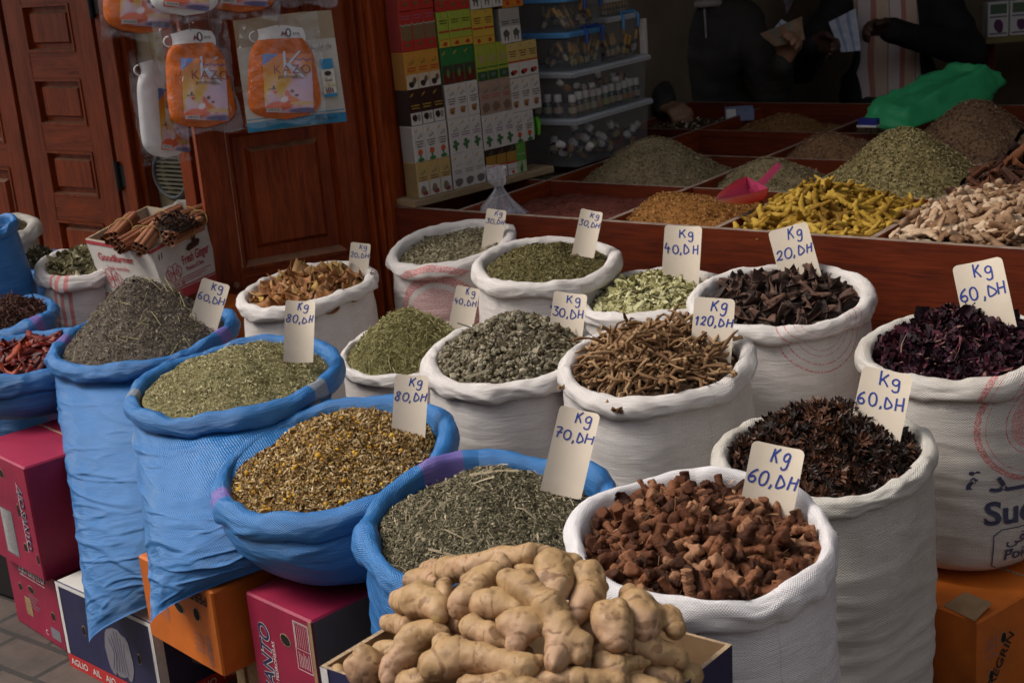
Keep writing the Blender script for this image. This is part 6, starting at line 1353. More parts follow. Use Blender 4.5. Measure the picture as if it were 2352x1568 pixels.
HS = [[.111, .113, .110, .115, .121, .12], [.112, .110, .108, .113, .110, .12], [.100, .113, .108, .114, .110, .12], [.100, .100, .112, .113, .112, .12]]
XS0 = [0, .150, .297, .437]; cmesh = {}
NM = {1: [''], 2: ['left of two ', 'right of two '], 3: ['left of three ', 'middle of three ', 'right of three ']}
ROWN = ['on the plank', 'in the second layer', 'in the third layer', 'in the fourth layer', 'in the fifth layer', 'in the topmost layer']
for ci, (col, hs_) in enumerate(zip(COLS, HS)):
    z = .7995
    for ri, ((key, n), h) in enumerate(zip(col, hs_)):
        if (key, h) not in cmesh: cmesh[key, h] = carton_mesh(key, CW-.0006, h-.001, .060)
        rs = np.random.RandomState(ci*10+ri); x0 = XS0[ci]+(0 if n == 3 or ci < 2 else .0)
        if ci == 2 and ri == 4: x0 -= .0
        if ci == 3 and ri == 4: x0 += -.02
        if ci == 3 and ri == 5: x0 += .0
        for k in range(n):
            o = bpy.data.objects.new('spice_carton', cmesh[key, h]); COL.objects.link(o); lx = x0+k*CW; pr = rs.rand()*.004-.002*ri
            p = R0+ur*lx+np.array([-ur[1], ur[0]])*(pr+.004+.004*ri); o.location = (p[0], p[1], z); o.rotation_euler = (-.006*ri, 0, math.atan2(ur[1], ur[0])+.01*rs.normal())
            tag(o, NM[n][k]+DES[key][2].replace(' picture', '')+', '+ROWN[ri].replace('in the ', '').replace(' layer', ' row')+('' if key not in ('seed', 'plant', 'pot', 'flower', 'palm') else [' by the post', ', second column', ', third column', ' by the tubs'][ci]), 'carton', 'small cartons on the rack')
        z += h

# ------------------------------------------------------------------ clear tubs with bottles
m_lidc = film('clear_lid', (.62, .66, .70), .62, .25, 5); m_lidb = plain('blue_lid', (.075, .24, .47), .4, .1, 8, .02); m_clipg = plain('green_clip', (.16, .55, .035), .4, .1, 8, .02); m_clipb = plain('blue_handle', (.02, .06, .26), .4, .1, 8, .02)
def tub(label, x0, x1, y0, y1, z0, z1, lid, clip, clipside):
    o = empty('storage_tub', ((x0+x1)/2, (y0+y1)/2, z0), label, 'storage tub', 'clear tubs of bottles'); W, D, H = x1-x0, y1-y0, z1-z0
    def rr(w, d, z, r=.022, n=5):
        V = []
        for (sx, sy, a0) in ((1, 1, 0), (-1, 1, 1.5708), (-1, -1, 3.1416), (1, -1, 4.7124)):
            for k in range(n+1): a = a0+k*1.5708/n; V.append((sx*(w/2-r)+r*math.cos(a), sy*(d/2-r)+r*math.sin(a), z))
        return V
    mb = MB(); L1 = [rr(W*.90, D*.94, 0), rr(W*.905, D*.942, .006), rr(W*.96, D*.97, H), rr(W*.98, D*.99, H)]; m = len(L1[0])
    for a, b in zip(L1[:-1], L1[1:]): mb.add(a+b, [(k, (k+1) % m, m+(k+1) % m, m+k) for k in range(m)], 0, True)
    mb.add(L1[0], [tuple(range(m))[::-1]]); mb.build('tub', mtub, o)
    mb = MB(); L2 = [rr(W*1.0, D*1.0, H+.0005), rr(W*1.05, D*1.03, H+.002), rr(W*1.05, D*1.03, H+.014), rr(W*1.02, D*1.01, H+.019), rr(W*.9, D*.92, H+.019), rr(W*.88, D*.90, H+.015)]
    for a, b in zip(L2[:-1], L2[1:]): mb.add(a+b, [(k, (k+1) % m, m+(k+1) % m, m+k) for k in range(m)], 0, True)
    mb.add(L2[-1], [tuple(range(m))]); mb.build('lid', lid, o)
    if clip is not None:
        mb = MB()
        if clipside == 'front': pts = [(.0-.035, -D/2*1.03, H+.022), (-.02, -D/2*1.06-.004, H+.012), (-.02, -D/2*1.06-.006, H-.03)]; mb.tube(pts, [.010, .010, .006], 8); mb.tube([(p[0]+.02, p[1], p[2]) for p in pts], [.010, .010, .006], 8)
        else: y = D*.12; pts = [(W/2*1.06+.004, y-.05, H-.028), (W/2*1.06+.006, y-.05, H+.012), (W/2*.98, y-.045, H+.026), (W/2*.98, y+.045, H+.026), (W/2*1.06+.006, y+.05, H+.012), (W/2*1.06+.004, y+.05, H-.028)]; mb.tube(pts, .0065, 8)
        mb.build('clip', clip, o)
    return o
tub('lowest wide clear tub with a green clip, full of mixed bottles', -2.955, -2.675, 4.005, 4.52, .780, .925, m_lidc, m_clipg, 'front')
tub('second wide clear tub with a green clip, bottles in rows inside', -2.955, -2.675, 4.005, 4.52, .9445, 1.083, m_lidc, m_clipg, 'front')
tub('small tub with a blue lid, lower one of the front pair', -2.945, -2.695, 4.02, 4.26, 1.103, 1.213, m_lidb, m_clipb, 'side')
tub('small tub with a blue lid, upper one of the front pair', -2.945, -2.695, 4.02, 4.26, 1.2325, 1.33, m_lidb, m_clipb, 'side')
tub('small tub of bottles with no lid seen, cut by the top edge', -2.945, -2.695, 4.02, 4.26, 1.35, 1.45, m_lidb, m_clipb, 'side')
tub('small clear tub with a pale blue handle, behind the blue lidded pair', -2.93, -2.705, 4.29, 4.51, 1.103, 1.235, m_lidc, m_lidb, 'side')
tub('shallow clear tub of amber bottles on the one with the pale blue handle', -2.93, -2.715, 4.29, 4.49, 1.2545, 1.302, m_lidc, None, '')
tub('shallow clear tub of white labelled bottles, uppermost at the back', -2.93, -2.715, 4.29, 4.49, 1.3215, 1.375, m_lidc, None, '')
m_bot = bits('bottle_glass', [(.1, (.020, .010, .014)), (.4, (.06, .022, .026)), (.6, (.10, .05, .02)), (.75, (.02, .07, .05)), (.95, (.14, .09, .03))], rough=.2, spec=.6, attr='object', nscale=5)
m_cap = plain('white_cap', (.60, .56, .53), .5, .06, 20, .02); m_gold = plain('gold_cap', (.42, .24, .06), .35, .15, 20, .02); m_lab = bits('bottle_label', [(.1, (.30, .12, .02)), (.5, (.35, .30, .24)), (.9, (.30, .26, .10))], attr='object', nscale=5)
bm1 = MB().lathe([(.014, 0), (.0155, .004), (.0155, .036), (.010, .046), (.009, .05)], 14).mesh('bottle', m_bot); cm1 = MB().lathe([(.0125, .046), (.0130, .048), (.0130, .068), (.0115, .070)], 14).mesh('cap', m_cap)
lm1 = MB().lathe([(.0158, .010), (.0158, .030)], 14, cap=False).mesh('label', m_lab)
bm2 = MB().lathe([(.007, 0), (.0075, .003), (.0075, .040), (.005, .045)], 10).mesh('bottle', m_bot); cm2 = MB().lathe([(.0065, .042), (.0068, .072), (.005, .074)], 10).mesh('cap', m_gold)
lm2 = MB().lathe([(.0078, .008), (.0078, .028)], 10, cap=False).mesh('label', m_lab)
def bottle(label, p, big=True, rot=(0, 0, 0), s=1.0, group='bottles in the clear tubs'):
    o = empty('bottle', p, label, 'bottle', group); o.rotation_euler = rot; o.scale = (s, s, s)
    for n_, me in (('glass', bm1 if big else bm2), ('cap', cm1 if big else cm2), ('label', lm1 if big else lm2)): put(n_, me, o)
rs = np.random.RandomState(12)
for k in range(11): bottle('white capped bottle standing in the row of the second wide clear tub', (-2.712-.004*rs.rand(), 4.05+.042*k, .951), True, (0, 0, rs.rand()*6), 1.0+.1*rs.rand(), 'standing bottles of the second tub')
for k in range(5): bottle('white capped bottle standing along the front of the second wide clear tub', (-2.765-.042*k, 4.04, .951), True, (0, 0, rs.rand()*6), 1.05, 'front bottles of the second tub')
for k in range(9): bottle('bottle lying on the standing ones in the second wide clear tub', (-2.72-.03*rs.rand(), 4.07+.045*k, 1.035), True, (1.5+.3*rs.normal(), rs.normal()*.3, rs.rand()*6), .8, 'lying bottles of the second tub')
for k in range(20): bottle('white capped bottle jumbled in the lowest wide clear tub', (-2.725-.15*rs.rand()*(k % 3)/2, 4.05+.43*rs.rand(), .79+.05*rs.rand()), True, (.6*rs.normal(), .6*rs.normal(), rs.rand()*6), 1.0, 'jumbled bottles of the lowest tub')
for (y0, y1, zz, nn, lb) in ((4.05, 4.23, 1.11, 16, 'gold capped vial in the lower blue lidded tub'), (4.05, 4.23, 1.238, 16, 'gold capped vial in the upper blue lidded tub'), (4.05, 4.23, 1.356, 8, 'vial in the tub cut by the top edge'), (4.31, 4.49, 1.11, 16, 'gold capped vial in the tub with the pale blue handle')):
    for k in range(nn): bottle(lb, (-2.722-.16*rs.rand()*(k % 2), y0+(y1-y0)*((k+.5)/nn), zz+.002+(.0 if k % 3 else .02*rs.rand())), False, (.35*rs.normal(), .35*rs.normal(), rs.rand()*6), 1.05, lb.replace('gold capped vial', 'vials'))
for k in range(9): bottle('small amber bottle in the shallow tub at the back', (-2.735, 4.31+.02*k, 1.258), False, (0, 0, k), .58, 'bottles of the shallow tub'); bottle('white labelled small bottle in the uppermost shallow tub', (-2.735, 4.31+.02*k, 1.325), False, (0, 0, k), .62, 'bottles of the uppermost shallow tub')
bx = empty('white_box', (-2.70, 4.515, 1.103), 'narrow white box standing beside the vials on the clear tub', 'box'); MB().box((-.015, 0, 0), (.012, .014, .125), bev=.001).build('body', mwhitebox, bx); MB().quad((-.012, -.0012, .05), (.009, -.0012, .05), (.009, -.0012, .11), (-.012, -.0012, .11)).build('label', m_cotton, bx)
# ------------------------------------------------------------------ two people behind the counter
FH = nrmz([-FW[0], -FW[1], 0]); RH = nrmz([-FH[1], FH[0], 0]); RH = RH if RH@RT > 0 else -RH
m_skin1 = plain('skin', (.30, .155, .095), .5, .12, 12, .08); m_skin2 = plain('dark_skin', (.075, .036, .026), .5, .12, 12, .08)
m_jacket = plain('black_jacket', (.035, .030, .027), .8, .25, 10, .2, 30); m_coat = plain('black_coat', (.008, .008, .009), .8, .25, 10, .2, 30); m_trou = plain('dark_trousers', (.02, .02, .024), .85, .2, 10, .1)
m_hair = plain('black_hair', (.012, .010, .009), .6, .3, 60, .5, 200); m_eye = flat('eye_white', (.6, .58, .55), .3); m_collar = plain('grey_collar', (.34, .29, .28), .8, .2, 14, .15)
m_shirt, nt, bs = newmat('striped_shirt'); sx = nd(nt, 'ShaderNodeSeparateXYZ', {0: coords(nt)})
_dotp = nd(nt, 'ShaderNodeVectorMath', {0: nd(nt, 'ShaderNodeTexCoord').outputs['Object'], 1: tuple(RH)}, operation='DOT_PRODUCT').outputs['Value']
_fr = math_(nt, 'FRACT', math_(nt, 'MULTIPLY_ADD', _dotp, 8.0, 20.1))
col = ramp(nt, _fr, [(0, (.66, .54, .53)), (.22, (.70, .58, .56)), (.24, (.48, .19, .15)), (.40, (.48, .21, .17)), (.42, (.62, .45, .34)), (.80, (.62, .46, .36)), (.82, (.34, .24, .21)), (.86, (.66, .55, .53))], 'CONSTANT')
nt.links.new(col, bs.inputs['Base Color']); bs.inputs['Roughness'].default_value = .8

def hand_caps(wrist, f, n, thumb, curl=(.5, .7, .5), spread=.02, s=1.0):
    """palm and five bent fingers as rounded cones; f: palm direction, n: side the fingers close to, thumb: direction of the thumb side"""
    f = nrmz(f); t = nrmz(thumb-f*(thumb@f)); n = nrmz(n-f*(n@f)-t*(n@t)); caps = []
    for k, (off, ln) in enumerate(((.030, .92), (.010, 1.0), (-.010, .94), (-.029, .76))):
        kn = wrist+f*(.088-.004*abs(k-1))*s+t*off*s; caps.append((wrist+t*off*.6*s, .015*s, kn, .0115*s)); p = kn; a = 0
        for j, L_ in enumerate((.045, .028, .022)):
            a += curl[j]*(1+.08*k); d = f*math.cos(a)+n*math.sin(a)+t*(off*.8); q_ = p+nrmz(d)*L_*ln*s; caps.append((p, (.0098, .0088, .0080)[j]*s, q_, (.0088, .0080, .0068)[j]*s)); p = q_
    b = wrist+f*.020*s+t*.022*s; m1 = b+(f*.030+t*.028+n*.012)*s; m2 = m1+(f*.030+t*.006+n*.016)*s; m3 = m2+(f*.022-t*.004+n*.012)*s
    caps += [(b, .015*s, m1, .0125*s), (m1, .0115*s, m2, .0100*s), (m2, .0098*s, m3, .0078*s)]
    return caps
def net(caps, k, h, extra=None):
    P0 = np.array([c[0] for c in caps]+[c[2] for c in caps]); rm = max(max(c[1], c[3]) for c in caps)+3*h
    fn = (lambda P: sd_caps(P, caps, k)) if extra is None else (lambda P: extra(P, sd_caps(P, caps, k)))
    return surface_net(fn, P0.min(0)-rm, P0.max(0)+rm, h)
def person(label, N, skin, outer, arms, kind, lean=(0, 0)):
    base = np.array([N[0]-.02, N[1]-.02, 0]); o = empty('person', base, label, 'person')
    B = lambda r, u, f: N+RH*r+np.array([0, 0, u])+FH*f
    hip = B(0, N[2]*0+(.70-N[2]), -.02); sl, sr = B(-.185, -.065, 0), B(.185, -.065, 0)
    knl, knr = hip+RH*-.11+FH*.22+np.array([0, 0, -.18]), hip+RH*.11+FH*.22+np.array([0, 0, -.18]); ftl, ftr = [np.array([q_[0], q_[1], .09])-FH*.06 for q_ in (knl, knr)]
    torso = [(hip+RH*-.08, .125, hip+RH*.08, .125), (hip, .135, B(0, -.22, .01), .14), (B(-.07, -.16, .01), .12, B(.07, -.16, .01), .12), (sl, .062, sr, .062), (B(-.06, -.10, 0), .10, B(.06, -.10, 0), .10), (B(0, -.08, 0), .075, B(0, .03, .01), .055)]
    head = [(B(0, -.02, 0), .053, B(0, .09, .015), .054), (B(0, .20, .0), .090, B(0, .185, .035), .078), (B(0, .105, .055), .044, B(0, .15, .06), .058), (B(0, .165, .112), .010, B(0, .145, .122), .013), (B(-.022, .09, .085), .02, B(.022, .09, .085), .02), (B(-.088, .17, .01), .014, B(-.088, .145, .008), .011), (B(.088, .17, .01), .014, B(.088, .145, .008), .011)]
    legs = []
    for q0, kn, ft, s_ in ((hip+RH*-.09, knl, ftl, -1), (hip+RH*.09, knr, ftr, 1)): legs += [(q0, .085, kn, .060), (kn, .055, ft, .042), (ft, .042, ft+FH*.15-np.array([0, 0, .04]), .035)]
    armc = []; hands = []
    for (sh, el, wr, hd) in ((sl, *arms[0]), (sr, *arms[1])): armc += [(sh, .056, el, .043), (el, .042, wr, .030)]; hands.append((wr, hd))
    Vb, Fb = net(torso+head+legs+armc, .016, .012)
    Vs, Fs = [Vb], [Fb]; nn = len(Vb)
    for (wr, hd) in hands: v_, f_ = net(hand_caps(wr, **hd)+[(wr-nrmz(hd['f'])*.05, .026, wr, .021)], .006, .0042); Vs.append(v_); Fs.append(f_+nn); nn += len(v_)
    put('body', mesh_np('body', np.concatenate(Vs)-base, np.concatenate(Fs), skin), o)
    infl = lambda cs, a: [(p, r+a, q_, r2+a) for p, r, q_, r2 in cs]
    Vc, Fc = net(infl(legs[:2]+legs[3:5], .014)+infl(torso[:1], .006), .02, .013); put('trousers', mesh_np('trousers', Vc-base, Fc, m_trou), o)
    cut = []
    for (sh, el, wr, hd) in ((sl, *arms[0]), (sr, *arms[1])): cut.append((nrmz(wr-el), wr-nrmz(wr-el)*.012))
    fold = lambda P: .006*sinnoise(P*np.array([1, 1, 1.6]), 7, 5, 2)
    def coat_extra(P, d):
        d = d+fold(P)
        d = np.maximum(d, (P[:, 2]-(N[2]+(.035 if kind == 1 else .0))))
        if kind == 2:
            lx = (P-N)@RH.astype(np.float32); lf = (P-N)@FH.astype(np.float32); d = np.maximum(d, np.minimum(.135-np.abs(lx+.055+.10*(P[:, 2]-.95)), lf-.02))
            d = np.where((np.abs(lx+.055) < .4) & (lf > .22), sd_keep(P), d)
        return d
    sleeves = [(sh, .056+.026, el, .043+.028) for (sh, el, wr, hd) in ((sl, *arms[0]), (sr, *arms[1]))]+[(el, .042+.028, wr-nrmz(wr-el)*.02, .030+.022) for (sh, el, wr, hd) in ((sl, *arms[0]), (sr, *arms[1]))]
    def sd_keep(P): return sd_caps(P, sleeves, .014)+fold(P)
    Vc, Fc = net(infl(torso[:5], .030 if kind == 1 else .034)+sleeves, .022, .0105, coat_extra)
    put('jacket' if kind == 1 else 'coat', mesh_np('coat', Vc-base, Fc, outer), o)
    if kind == 1:
        mb = MB(); mb.tube([B(.09*math.sin(t), .020+.012*math.cos(t), .02+.085*math.cos(t)) for t in np.linspace(-2.6, 2.6, 16)], .017, 8); mb.build('collar', m_collar, o, -base)
        mb = MB(); zp = [B(.0, .015-.02*k, .10+.02*math.sin(min(k, 8)/8*1.6)+.062) for k in range(7)]; mb.tube(zp, .0045, 6); mb.build('zip', plain('zip_metal', (.3, .29, .28), .4), o, -base)
        Vh, Fh_ = net([(B(0, .10, .075), .052, B(0, .125, .06), .06), (B(-.06, .13, .03), .03, B(.06, .13, .03), .03)], .02, .010); put('beard', mesh_np('beard', Vh-base, Fh_, m_hair), o)
    else:
        Vh, Fh_ = net(infl(torso[:5], .016), .022, .012, lambda P, d: np.maximum(d+.004*sinnoise(P*np.array([1, 1, .2]), 12, 8, 2), -((P-N)@FH.astype(np.float32)+.02))); put('shirt', mesh_np('shirt', Vh-base, Fh_, m_shirt), o)
    Vh, Fh_ = net([(B(0, .215, -.015), .098, B(0, .205, .015), .092)], .02, .011, lambda P, d: np.maximum(d, (N[2]+.16)-P[:, 2]+.35*np.maximum(0, ((P-N)@FH.astype(np.float32))))); put('hair', mesh_np('hair', Vh-base, Fh_, m_hair), o)
    for s_ in (-1, 1): MB().lathe([(.001, -.010), (.008, -.006), (.0105, 0), (.008, .006), (.001, .010)], 10).build('eye', m_eye, o, B(.032*s_, .185, .098)-base)
    st2 = empty('stool', (hip[0], hip[1], 0), 'wooden stool under the '+('left' if kind == 1 else 'right')+' person behind the counter', 'stool'); MB().lathe([(.15, .52), (.16, .53), (.16, .555), (.15, .565)], 20).build('seat', mwood_x, st2)
    for k in range(4): a = .785+k*1.5708; MB().tube([(.14*math.cos(a), .14*math.sin(a), 0), (.10*math.cos(a), .10*math.sin(a), .52)], .015, 8).build('leg', mwood_z, st2)
    return o
Z3 = np.array([0, 0, 1.0])
N1 = at(1605, 24, 6.22)
w1, w2 = at(1528, 246, 5.86), at(1800, 138, 5.80)
person('person in a black zipped jacket, one hand on the counter, one holding a banknote', N1, m_skin1, m_jacket,
       [(at(1500, 190, 6.12), w1, dict(f=at(1580, 258, 5.72)-w1, n=-Z3+FH*.2, thumb=RH*.9+Z3*.2, curl=(.75, .8, .5))), (at(1775, 205, 6.0), w2, dict(f=at(1822, 95, 5.74)-w2, n=FH*.8-RH*.7, thumb=-RH*.7+Z3*.5-FH*.3, curl=(.55, .75, .5)))], 1)
N2 = at(2050, -70, 6.38); w3, w4 = at(1868, 100, 6.02), at(2040, 68, 6.0)
person('person in an open black coat over a pink and white striped shirt, holding folded banknotes', N2, m_skin2, m_coat,
       [(at(1835, 150, 6.3), w3, dict(f=at(1930, 108, 5.95)-w3, n=FH*.3-Z3*.6+RH*.2, thumb=Z3+FH*.3, curl=(.6, .7, .5))), (at(2225, 120, 6.25), w4, dict(f=at(1972, 60, 5.94)-w4, n=-Z3*.8+FH*.4, thumb=Z3*.6+FH*.5, curl=(.45, .65, .5)))], 2)
def note(label, px, d, mats, fold=.02, seed=0, kind='banknote'):
    P = [at(x, y, d+e) for x, y, e in px]; c = sum(P)/4; o = empty('banknote', c, label, 'banknote'); n = 9; V = []; nr = nrmz(np.cross(P[1]-P[0], P[3]-P[0]))
    for i in range(n):
        for j in range(n): u, v_ = i/(n-1), j/(n-1); p = (P[0]*(1-u)+P[1]*u)*(1-v_)+(P[3]*(1-u)+P[2]*u)*v_; V.append(p-c+nr*fold*(math.sin(u*3.1+seed)*.6+.4*math.sin(v_*4+seed)))
    Fs = np.array([(i*n+j, (i+1)*n+j, (i+1)*n+j+1, i*n+j+1) for i in range(n-1) for j in range(n-1)]); fm = [1 if (k//(n-1) in (2, 5)) else 0 for k in range(len(Fs))]
    Va = np.array(V); put('paper', mesh_np('paper', np.concatenate([Va, Va-nr*.0012]), np.concatenate([Fs, Fs[:, ::-1]+len(Va)]), mats, fm+fm), o)
m_note1 = plain('brown_note', (.22, .13, .075), .7, .3, 30, .1); m_note1b = plain('green_note', (.16, .15, .11), .7, .3, 30, .1); m_note2 = plain('pale_note', (.40, .42, .50), .7, .2, 30, .1); m_note2b = plain('blue_note', (.20, .25, .36), .7, .2, 30, .1)
note('brownish folded banknote held up by the left person', [(1745, 78, 0), (1842, 38, .02), (1848, 92, 0), (1780, 108, 0)], 5.70, [m_note1, m_note1b], .012)
note('pale banknote tip sticking out behind the brownish one', [(1770, 75, .03), (1795, 45, .03), (1810, 55, .03), (1790, 85, .03)], 5.73, [m_note2, m_note2b], .004, 2)
note('pale blue folded banknotes between the hands of the right person', [(1905, 50, 0), (1965, 20, .02), (1975, 118, 0), (1932, 120, 0)], 5.93, [m_note2, m_note2b], .012, 1)

# ------------------------------------------------------------------ small things on the counter and at the back
m_green, nt, bs = newmat('green_plastic'); bs.inputs['Base Color'].default_value = (.10, .74, .32, 1); bs.inputs['Roughness'].default_value = .35
vv_ = coords(nt); bump(nt, bs, noise(nt, vv_, 22, 4, .6, dist=.8), .5, .012); tl = nd(nt, 'ShaderNodeBsdfTranslucent', {'Color': (.12, .85, .38, 1)}); trn = nd(nt, 'ShaderNodeBsdfTransparent', {'Color': (.25, .8, .5, 1)})
a1 = nd(nt, 'ShaderNodeMixShader', {0: .35, 1: bs.outputs[0], 2: tl.outputs[0]}); a2 = nd(nt, 'ShaderNodeMixShader', {0: .28, 1: a1.outputs[0], 2: trn.outputs[0]}); nt.links.new(a2.outputs[0], nt.nodes['Material Output'].inputs[0])
gA, gB = at(2030, 282, 5.12), at(2285, 222, 5.32); o = empty('plastic_bag', gA, 'bright green plastic bag lying across the back bins', 'plastic bag'); ax = gB-gA
import bmesh
GP = dict(A=(1985, 287, 5.15), B=(2082, 301, 5.05), C=(2076, 256, 5.08), D=(2004, 233, 5.18), M=(2098, 186, 5.28), E=(2196, 145, 5.38), L=(2158, 206, 5.15), G=(2262, 154, 5.28), H=(2302, 167, 5.32), I=(2309, 190, 5.33), J=(2272, 234, 5.24), K=(2172, 268, 5.14), N=(2010, 270, 5.32), O=(2250, 205, 5.48), Q=(2215, 168, 5.34), R=(2120, 205, 5.24))
gk = list(GP); gv = [at(*GP[k])-gA for k in gk]
gf = ['ABCD', 'DCRM', 'CLR', 'MRQE', 'RLGQ', 'EQG', 'EGH', 'BKLC', 'KJGL', 'JIHG', 'ADMN', 'NMEO', 'EHO', 'HIO', 'IJO', 'ANOJKB']
gme = bpy.data.meshes.new('bag'); gme.from_pydata([tuple(v) for v in gv], [], [[gk.index(c) for c in f] for f in gf])
bm_ = bmesh.new(); bm_.from_mesh(gme); bmesh.ops.triangulate(bm_, faces=bm_.faces[:]); bmesh.ops.recalc_face_normals(bm_, faces=bm_.faces[:])
bmesh.ops.subdivide_edges(bm_, edges=bm_.edges[:], cuts=5, use_grid_fill=True, smooth=.04)
gp_ = np.array([v.co[:] for v in bm_.verts]); dz = .009*np.clip(1-3*np.abs(sinnoise(gp_*np.array([1, 1, 1.4]), 7, 9, 2)), -.4, 1)+.003*sinnoise(gp_, 22, 3, 2)
for v, n_, d_ in zip(bm_.verts, [v.normal.copy() for v in bm_.verts], dz): v.co += n_*float(d_)
for f in bm_.faces: f.smooth = True
bm_.to_mesh(gme); bm_.free(); gme.materials.append(m_green); put('bag', gme, o)
bxm = MB().box((-.04, -.03, .01), (.04, .04, .045), 0, bev=.003); inner = bxm.build('wrapped_block', plain('dim_block', (.18, .10, .09), .8), o, ax*.30); inner2 = MB().box((-.04, -.03, .005), (.04, .03, .035), 0, bev=.003).build('wrapped_block', plain('dim_block_b', (.13, .12, .09), .8), o, ax*.62+Z3*.01)
bl = at(1995, 292, 5.05); o = empty('blue_packet', bl, 'small dark blue packet peeping out under the green bag', 'packet'); MB().box((-.035, -.02, 0), (.035, .02, .03), bev=.003).build('body', mclip if False else plain('deep_blue', (.02, .03, .22), .5), o); MB().box((-.036, -.021, .001), (.036, .021, .009), bev=.001).build('stripe', m_cotton, o)
cx = at(1698, 258, 5.80); o = empty('open_box', (cx[0], cx[1], cx[2]-.03), 'small torn blue and white box on the counter between the two people', 'box', None, .5)
MB().box((-.055, -.04, 0), (.055, -.037, .055)).box((-.055, .037, 0), (.055, .04, .05)).box((-.058, -.04, 0), (-.0552, .04, .06)).box((.0552, -.04, 0), (.058, .04, .045)).box((-.0551, -.0369, .0), (.0551, .0369, .003)).build('body', plain('blue_white_card', (.16, .19, .30), .6, .3, 20, .1), o); MB().quad((-.053, -.0415, .005), (-.015, -.0415, .005), (-.015, -.0415, .05), (-.053, -.0415, .05)).build('label', m_cotton, o)
# pink scoop
m_pinkp, nt, bs = newmat('pink_plastic'); bs.inputs['Base Color'].default_value = (.42, .055, .125, 1); bs.inputs['Roughness'].default_value = .32; bs.inputs['Subsurface Weight'].default_value = .15
tip, bk, hd_ = at(1646, 464, 3.93), at(1738, 432, 4.00), at(1789, 379, 4.06); ax = nrmz(bk-tip); Ls = np.linalg.norm(bk-tip); view = nrmz(tip-CAM); opn = nrmz(-view*.55+UP*.55-RT*.2); opn = nrmz(opn-ax*(opn@ax)); sdv = np.cross(ax, opn)
o = empty('scoop', tip, 'pink plastic scoop stuck in the orange seeds', 'scoop'); V = []; nt_, na = 12, 15
for sh in (0, .0022):
    for k in range(nt_):
        t = k/(nt_-1); R = (.046-sh)*min(1, (t*1.25+.02)**.62)
        for m_ in range(na): a = (m_/(na-1)-.5)*3.5; V.append(ax*Ls*(t*1.0+(0 if t > .5 else 0))+sdv*R*math.sin(a)-opn*(R*math.cos(a)-.010))
i, j = np.meshgrid(np.arange(nt_-1), np.arange(na-1), indexing='ij'); a = (i*na+j).ravel(); Fq = np.stack([a, a+na, a+na+1, a+1], 1); n0 = nt_*na
me = mesh_np('bowl', np.array(V), np.concatenate([Fq, Fq[:, ::-1]+n0]), m_pinkp); put('bowl', me, o)
mb = MB(); e = [(nt_-1)*na+m_ for m_ in range(na)]; mb.add([V[k] for k in e], [tuple(range(na))]); 
for k in range(na-1): mb.add([V[e[k]], V[e[k+1]], np.array(V[e[k+1]])-ax*.002, np.array(V[e[k]])-ax*.002], [(0, 1, 2, 3)])
mb.build('back_wall', m_pinkp, o); hv = hd_-bk; h0 = bk-tip+opn*.0; mb = MB(); hx, hy = nrmz(np.cross(hv, view)), nrmz(hv); hz = np.cross(hx, hy)
rows = [(h0-hy*.02, .012), (h0+hv*.15, .0105), (h0+hv*.9, .0095), (h0+hv, .0085)]; Vh = [p+hx*s1*r_+hz*s2*r_*.6 for p, r_ in rows for s1, s2 in ((-1, -1), (1, -1), (1, 1), (-1, 1))]
mb.add(Vh, [(4*k+c_, 4*k+(c_+1) % 4, 4*k+4+(c_+1) % 4, 4*k+4+c_) for k in range(3) for c_ in range(4)]+[(3, 2, 1, 0), (12, 13, 14, 15)]); mb.build('handle', m_pinkp, o)
# tied clear bag of sweets in the first bin
kn = at(1155, 428, 4.40); bt = np.array([kn[0]+.0, kn[1]-.02, .70]); o = empty('tied_bag', bt, 'knotted clear plastic bag of small packets in the dark corner bin', 'plastic bag'); V = []; NZ, NA = 12, 36; hk = kn[2]-bt[2]
for k in range(NZ):
    t = k/(NZ-1); R = .012+.105*(1-t)**1.25
    for m_ in range(NA): a = m_/NA*6.2832; r_ = R*(1+(.16*math.sin(a*9+k*.2)+.10*math.sin(a*14+1))*min(1, t*2+.2)); V.append((r_*math.cos(a)*1.15, r_*math.sin(a)*.8, hk*t))
for k in range(5):
    t = k/4; R = .012+.024*t+.006*math.sin(t*6)
    for m_ in range(NA): a = m_/NA*6.2832; r_ = R*(1+.25*math.sin(a*7)); V.append((r_*math.cos(a)-.012*t, r_*math.sin(a), hk+.003+.062*t))
nr_ = NZ+5; i, j = np.meshgrid(np.arange(nr_-1), np.arange(NA), indexing='ij'); a = (i*NA+j).ravel(); b = (i*NA+(j+1) % NA).ravel(); put('clear_bag', mesh_np('clear_bag', np.array(V), np.stack([a, b, b+NA, a+NA], 1), film('bag_film', (.8, .8, .86), .30, .1, 60)), o)
rs = np.random.RandomState(8); P = np.stack([.075*rs.normal(size=60)*.6, .05*rs.normal(size=60)*.6, .01+.035*rs.rand(60)], 1); v_, f_, r_ = scatter_pieces(P, np.tile(Z3, (60, 1)), 'chunk', (.028, .018, .012), .2, 1.0, rs)
ob = put('small_packets', mesh_np('small_packets', v_, f_, bits('packet_colours', [(.0, (.10, .08, .22)), (.45, (.30, .30, .36)), (.6, (.05, .05, .16)), (.85, (.45, .03, .04)), (1.0, (.40, .38, .42))]), smooth=False, attrs={'rnd': r_}), o); ob['kind'] = 'stuff'
kc = at(1372, 375, 4.9)
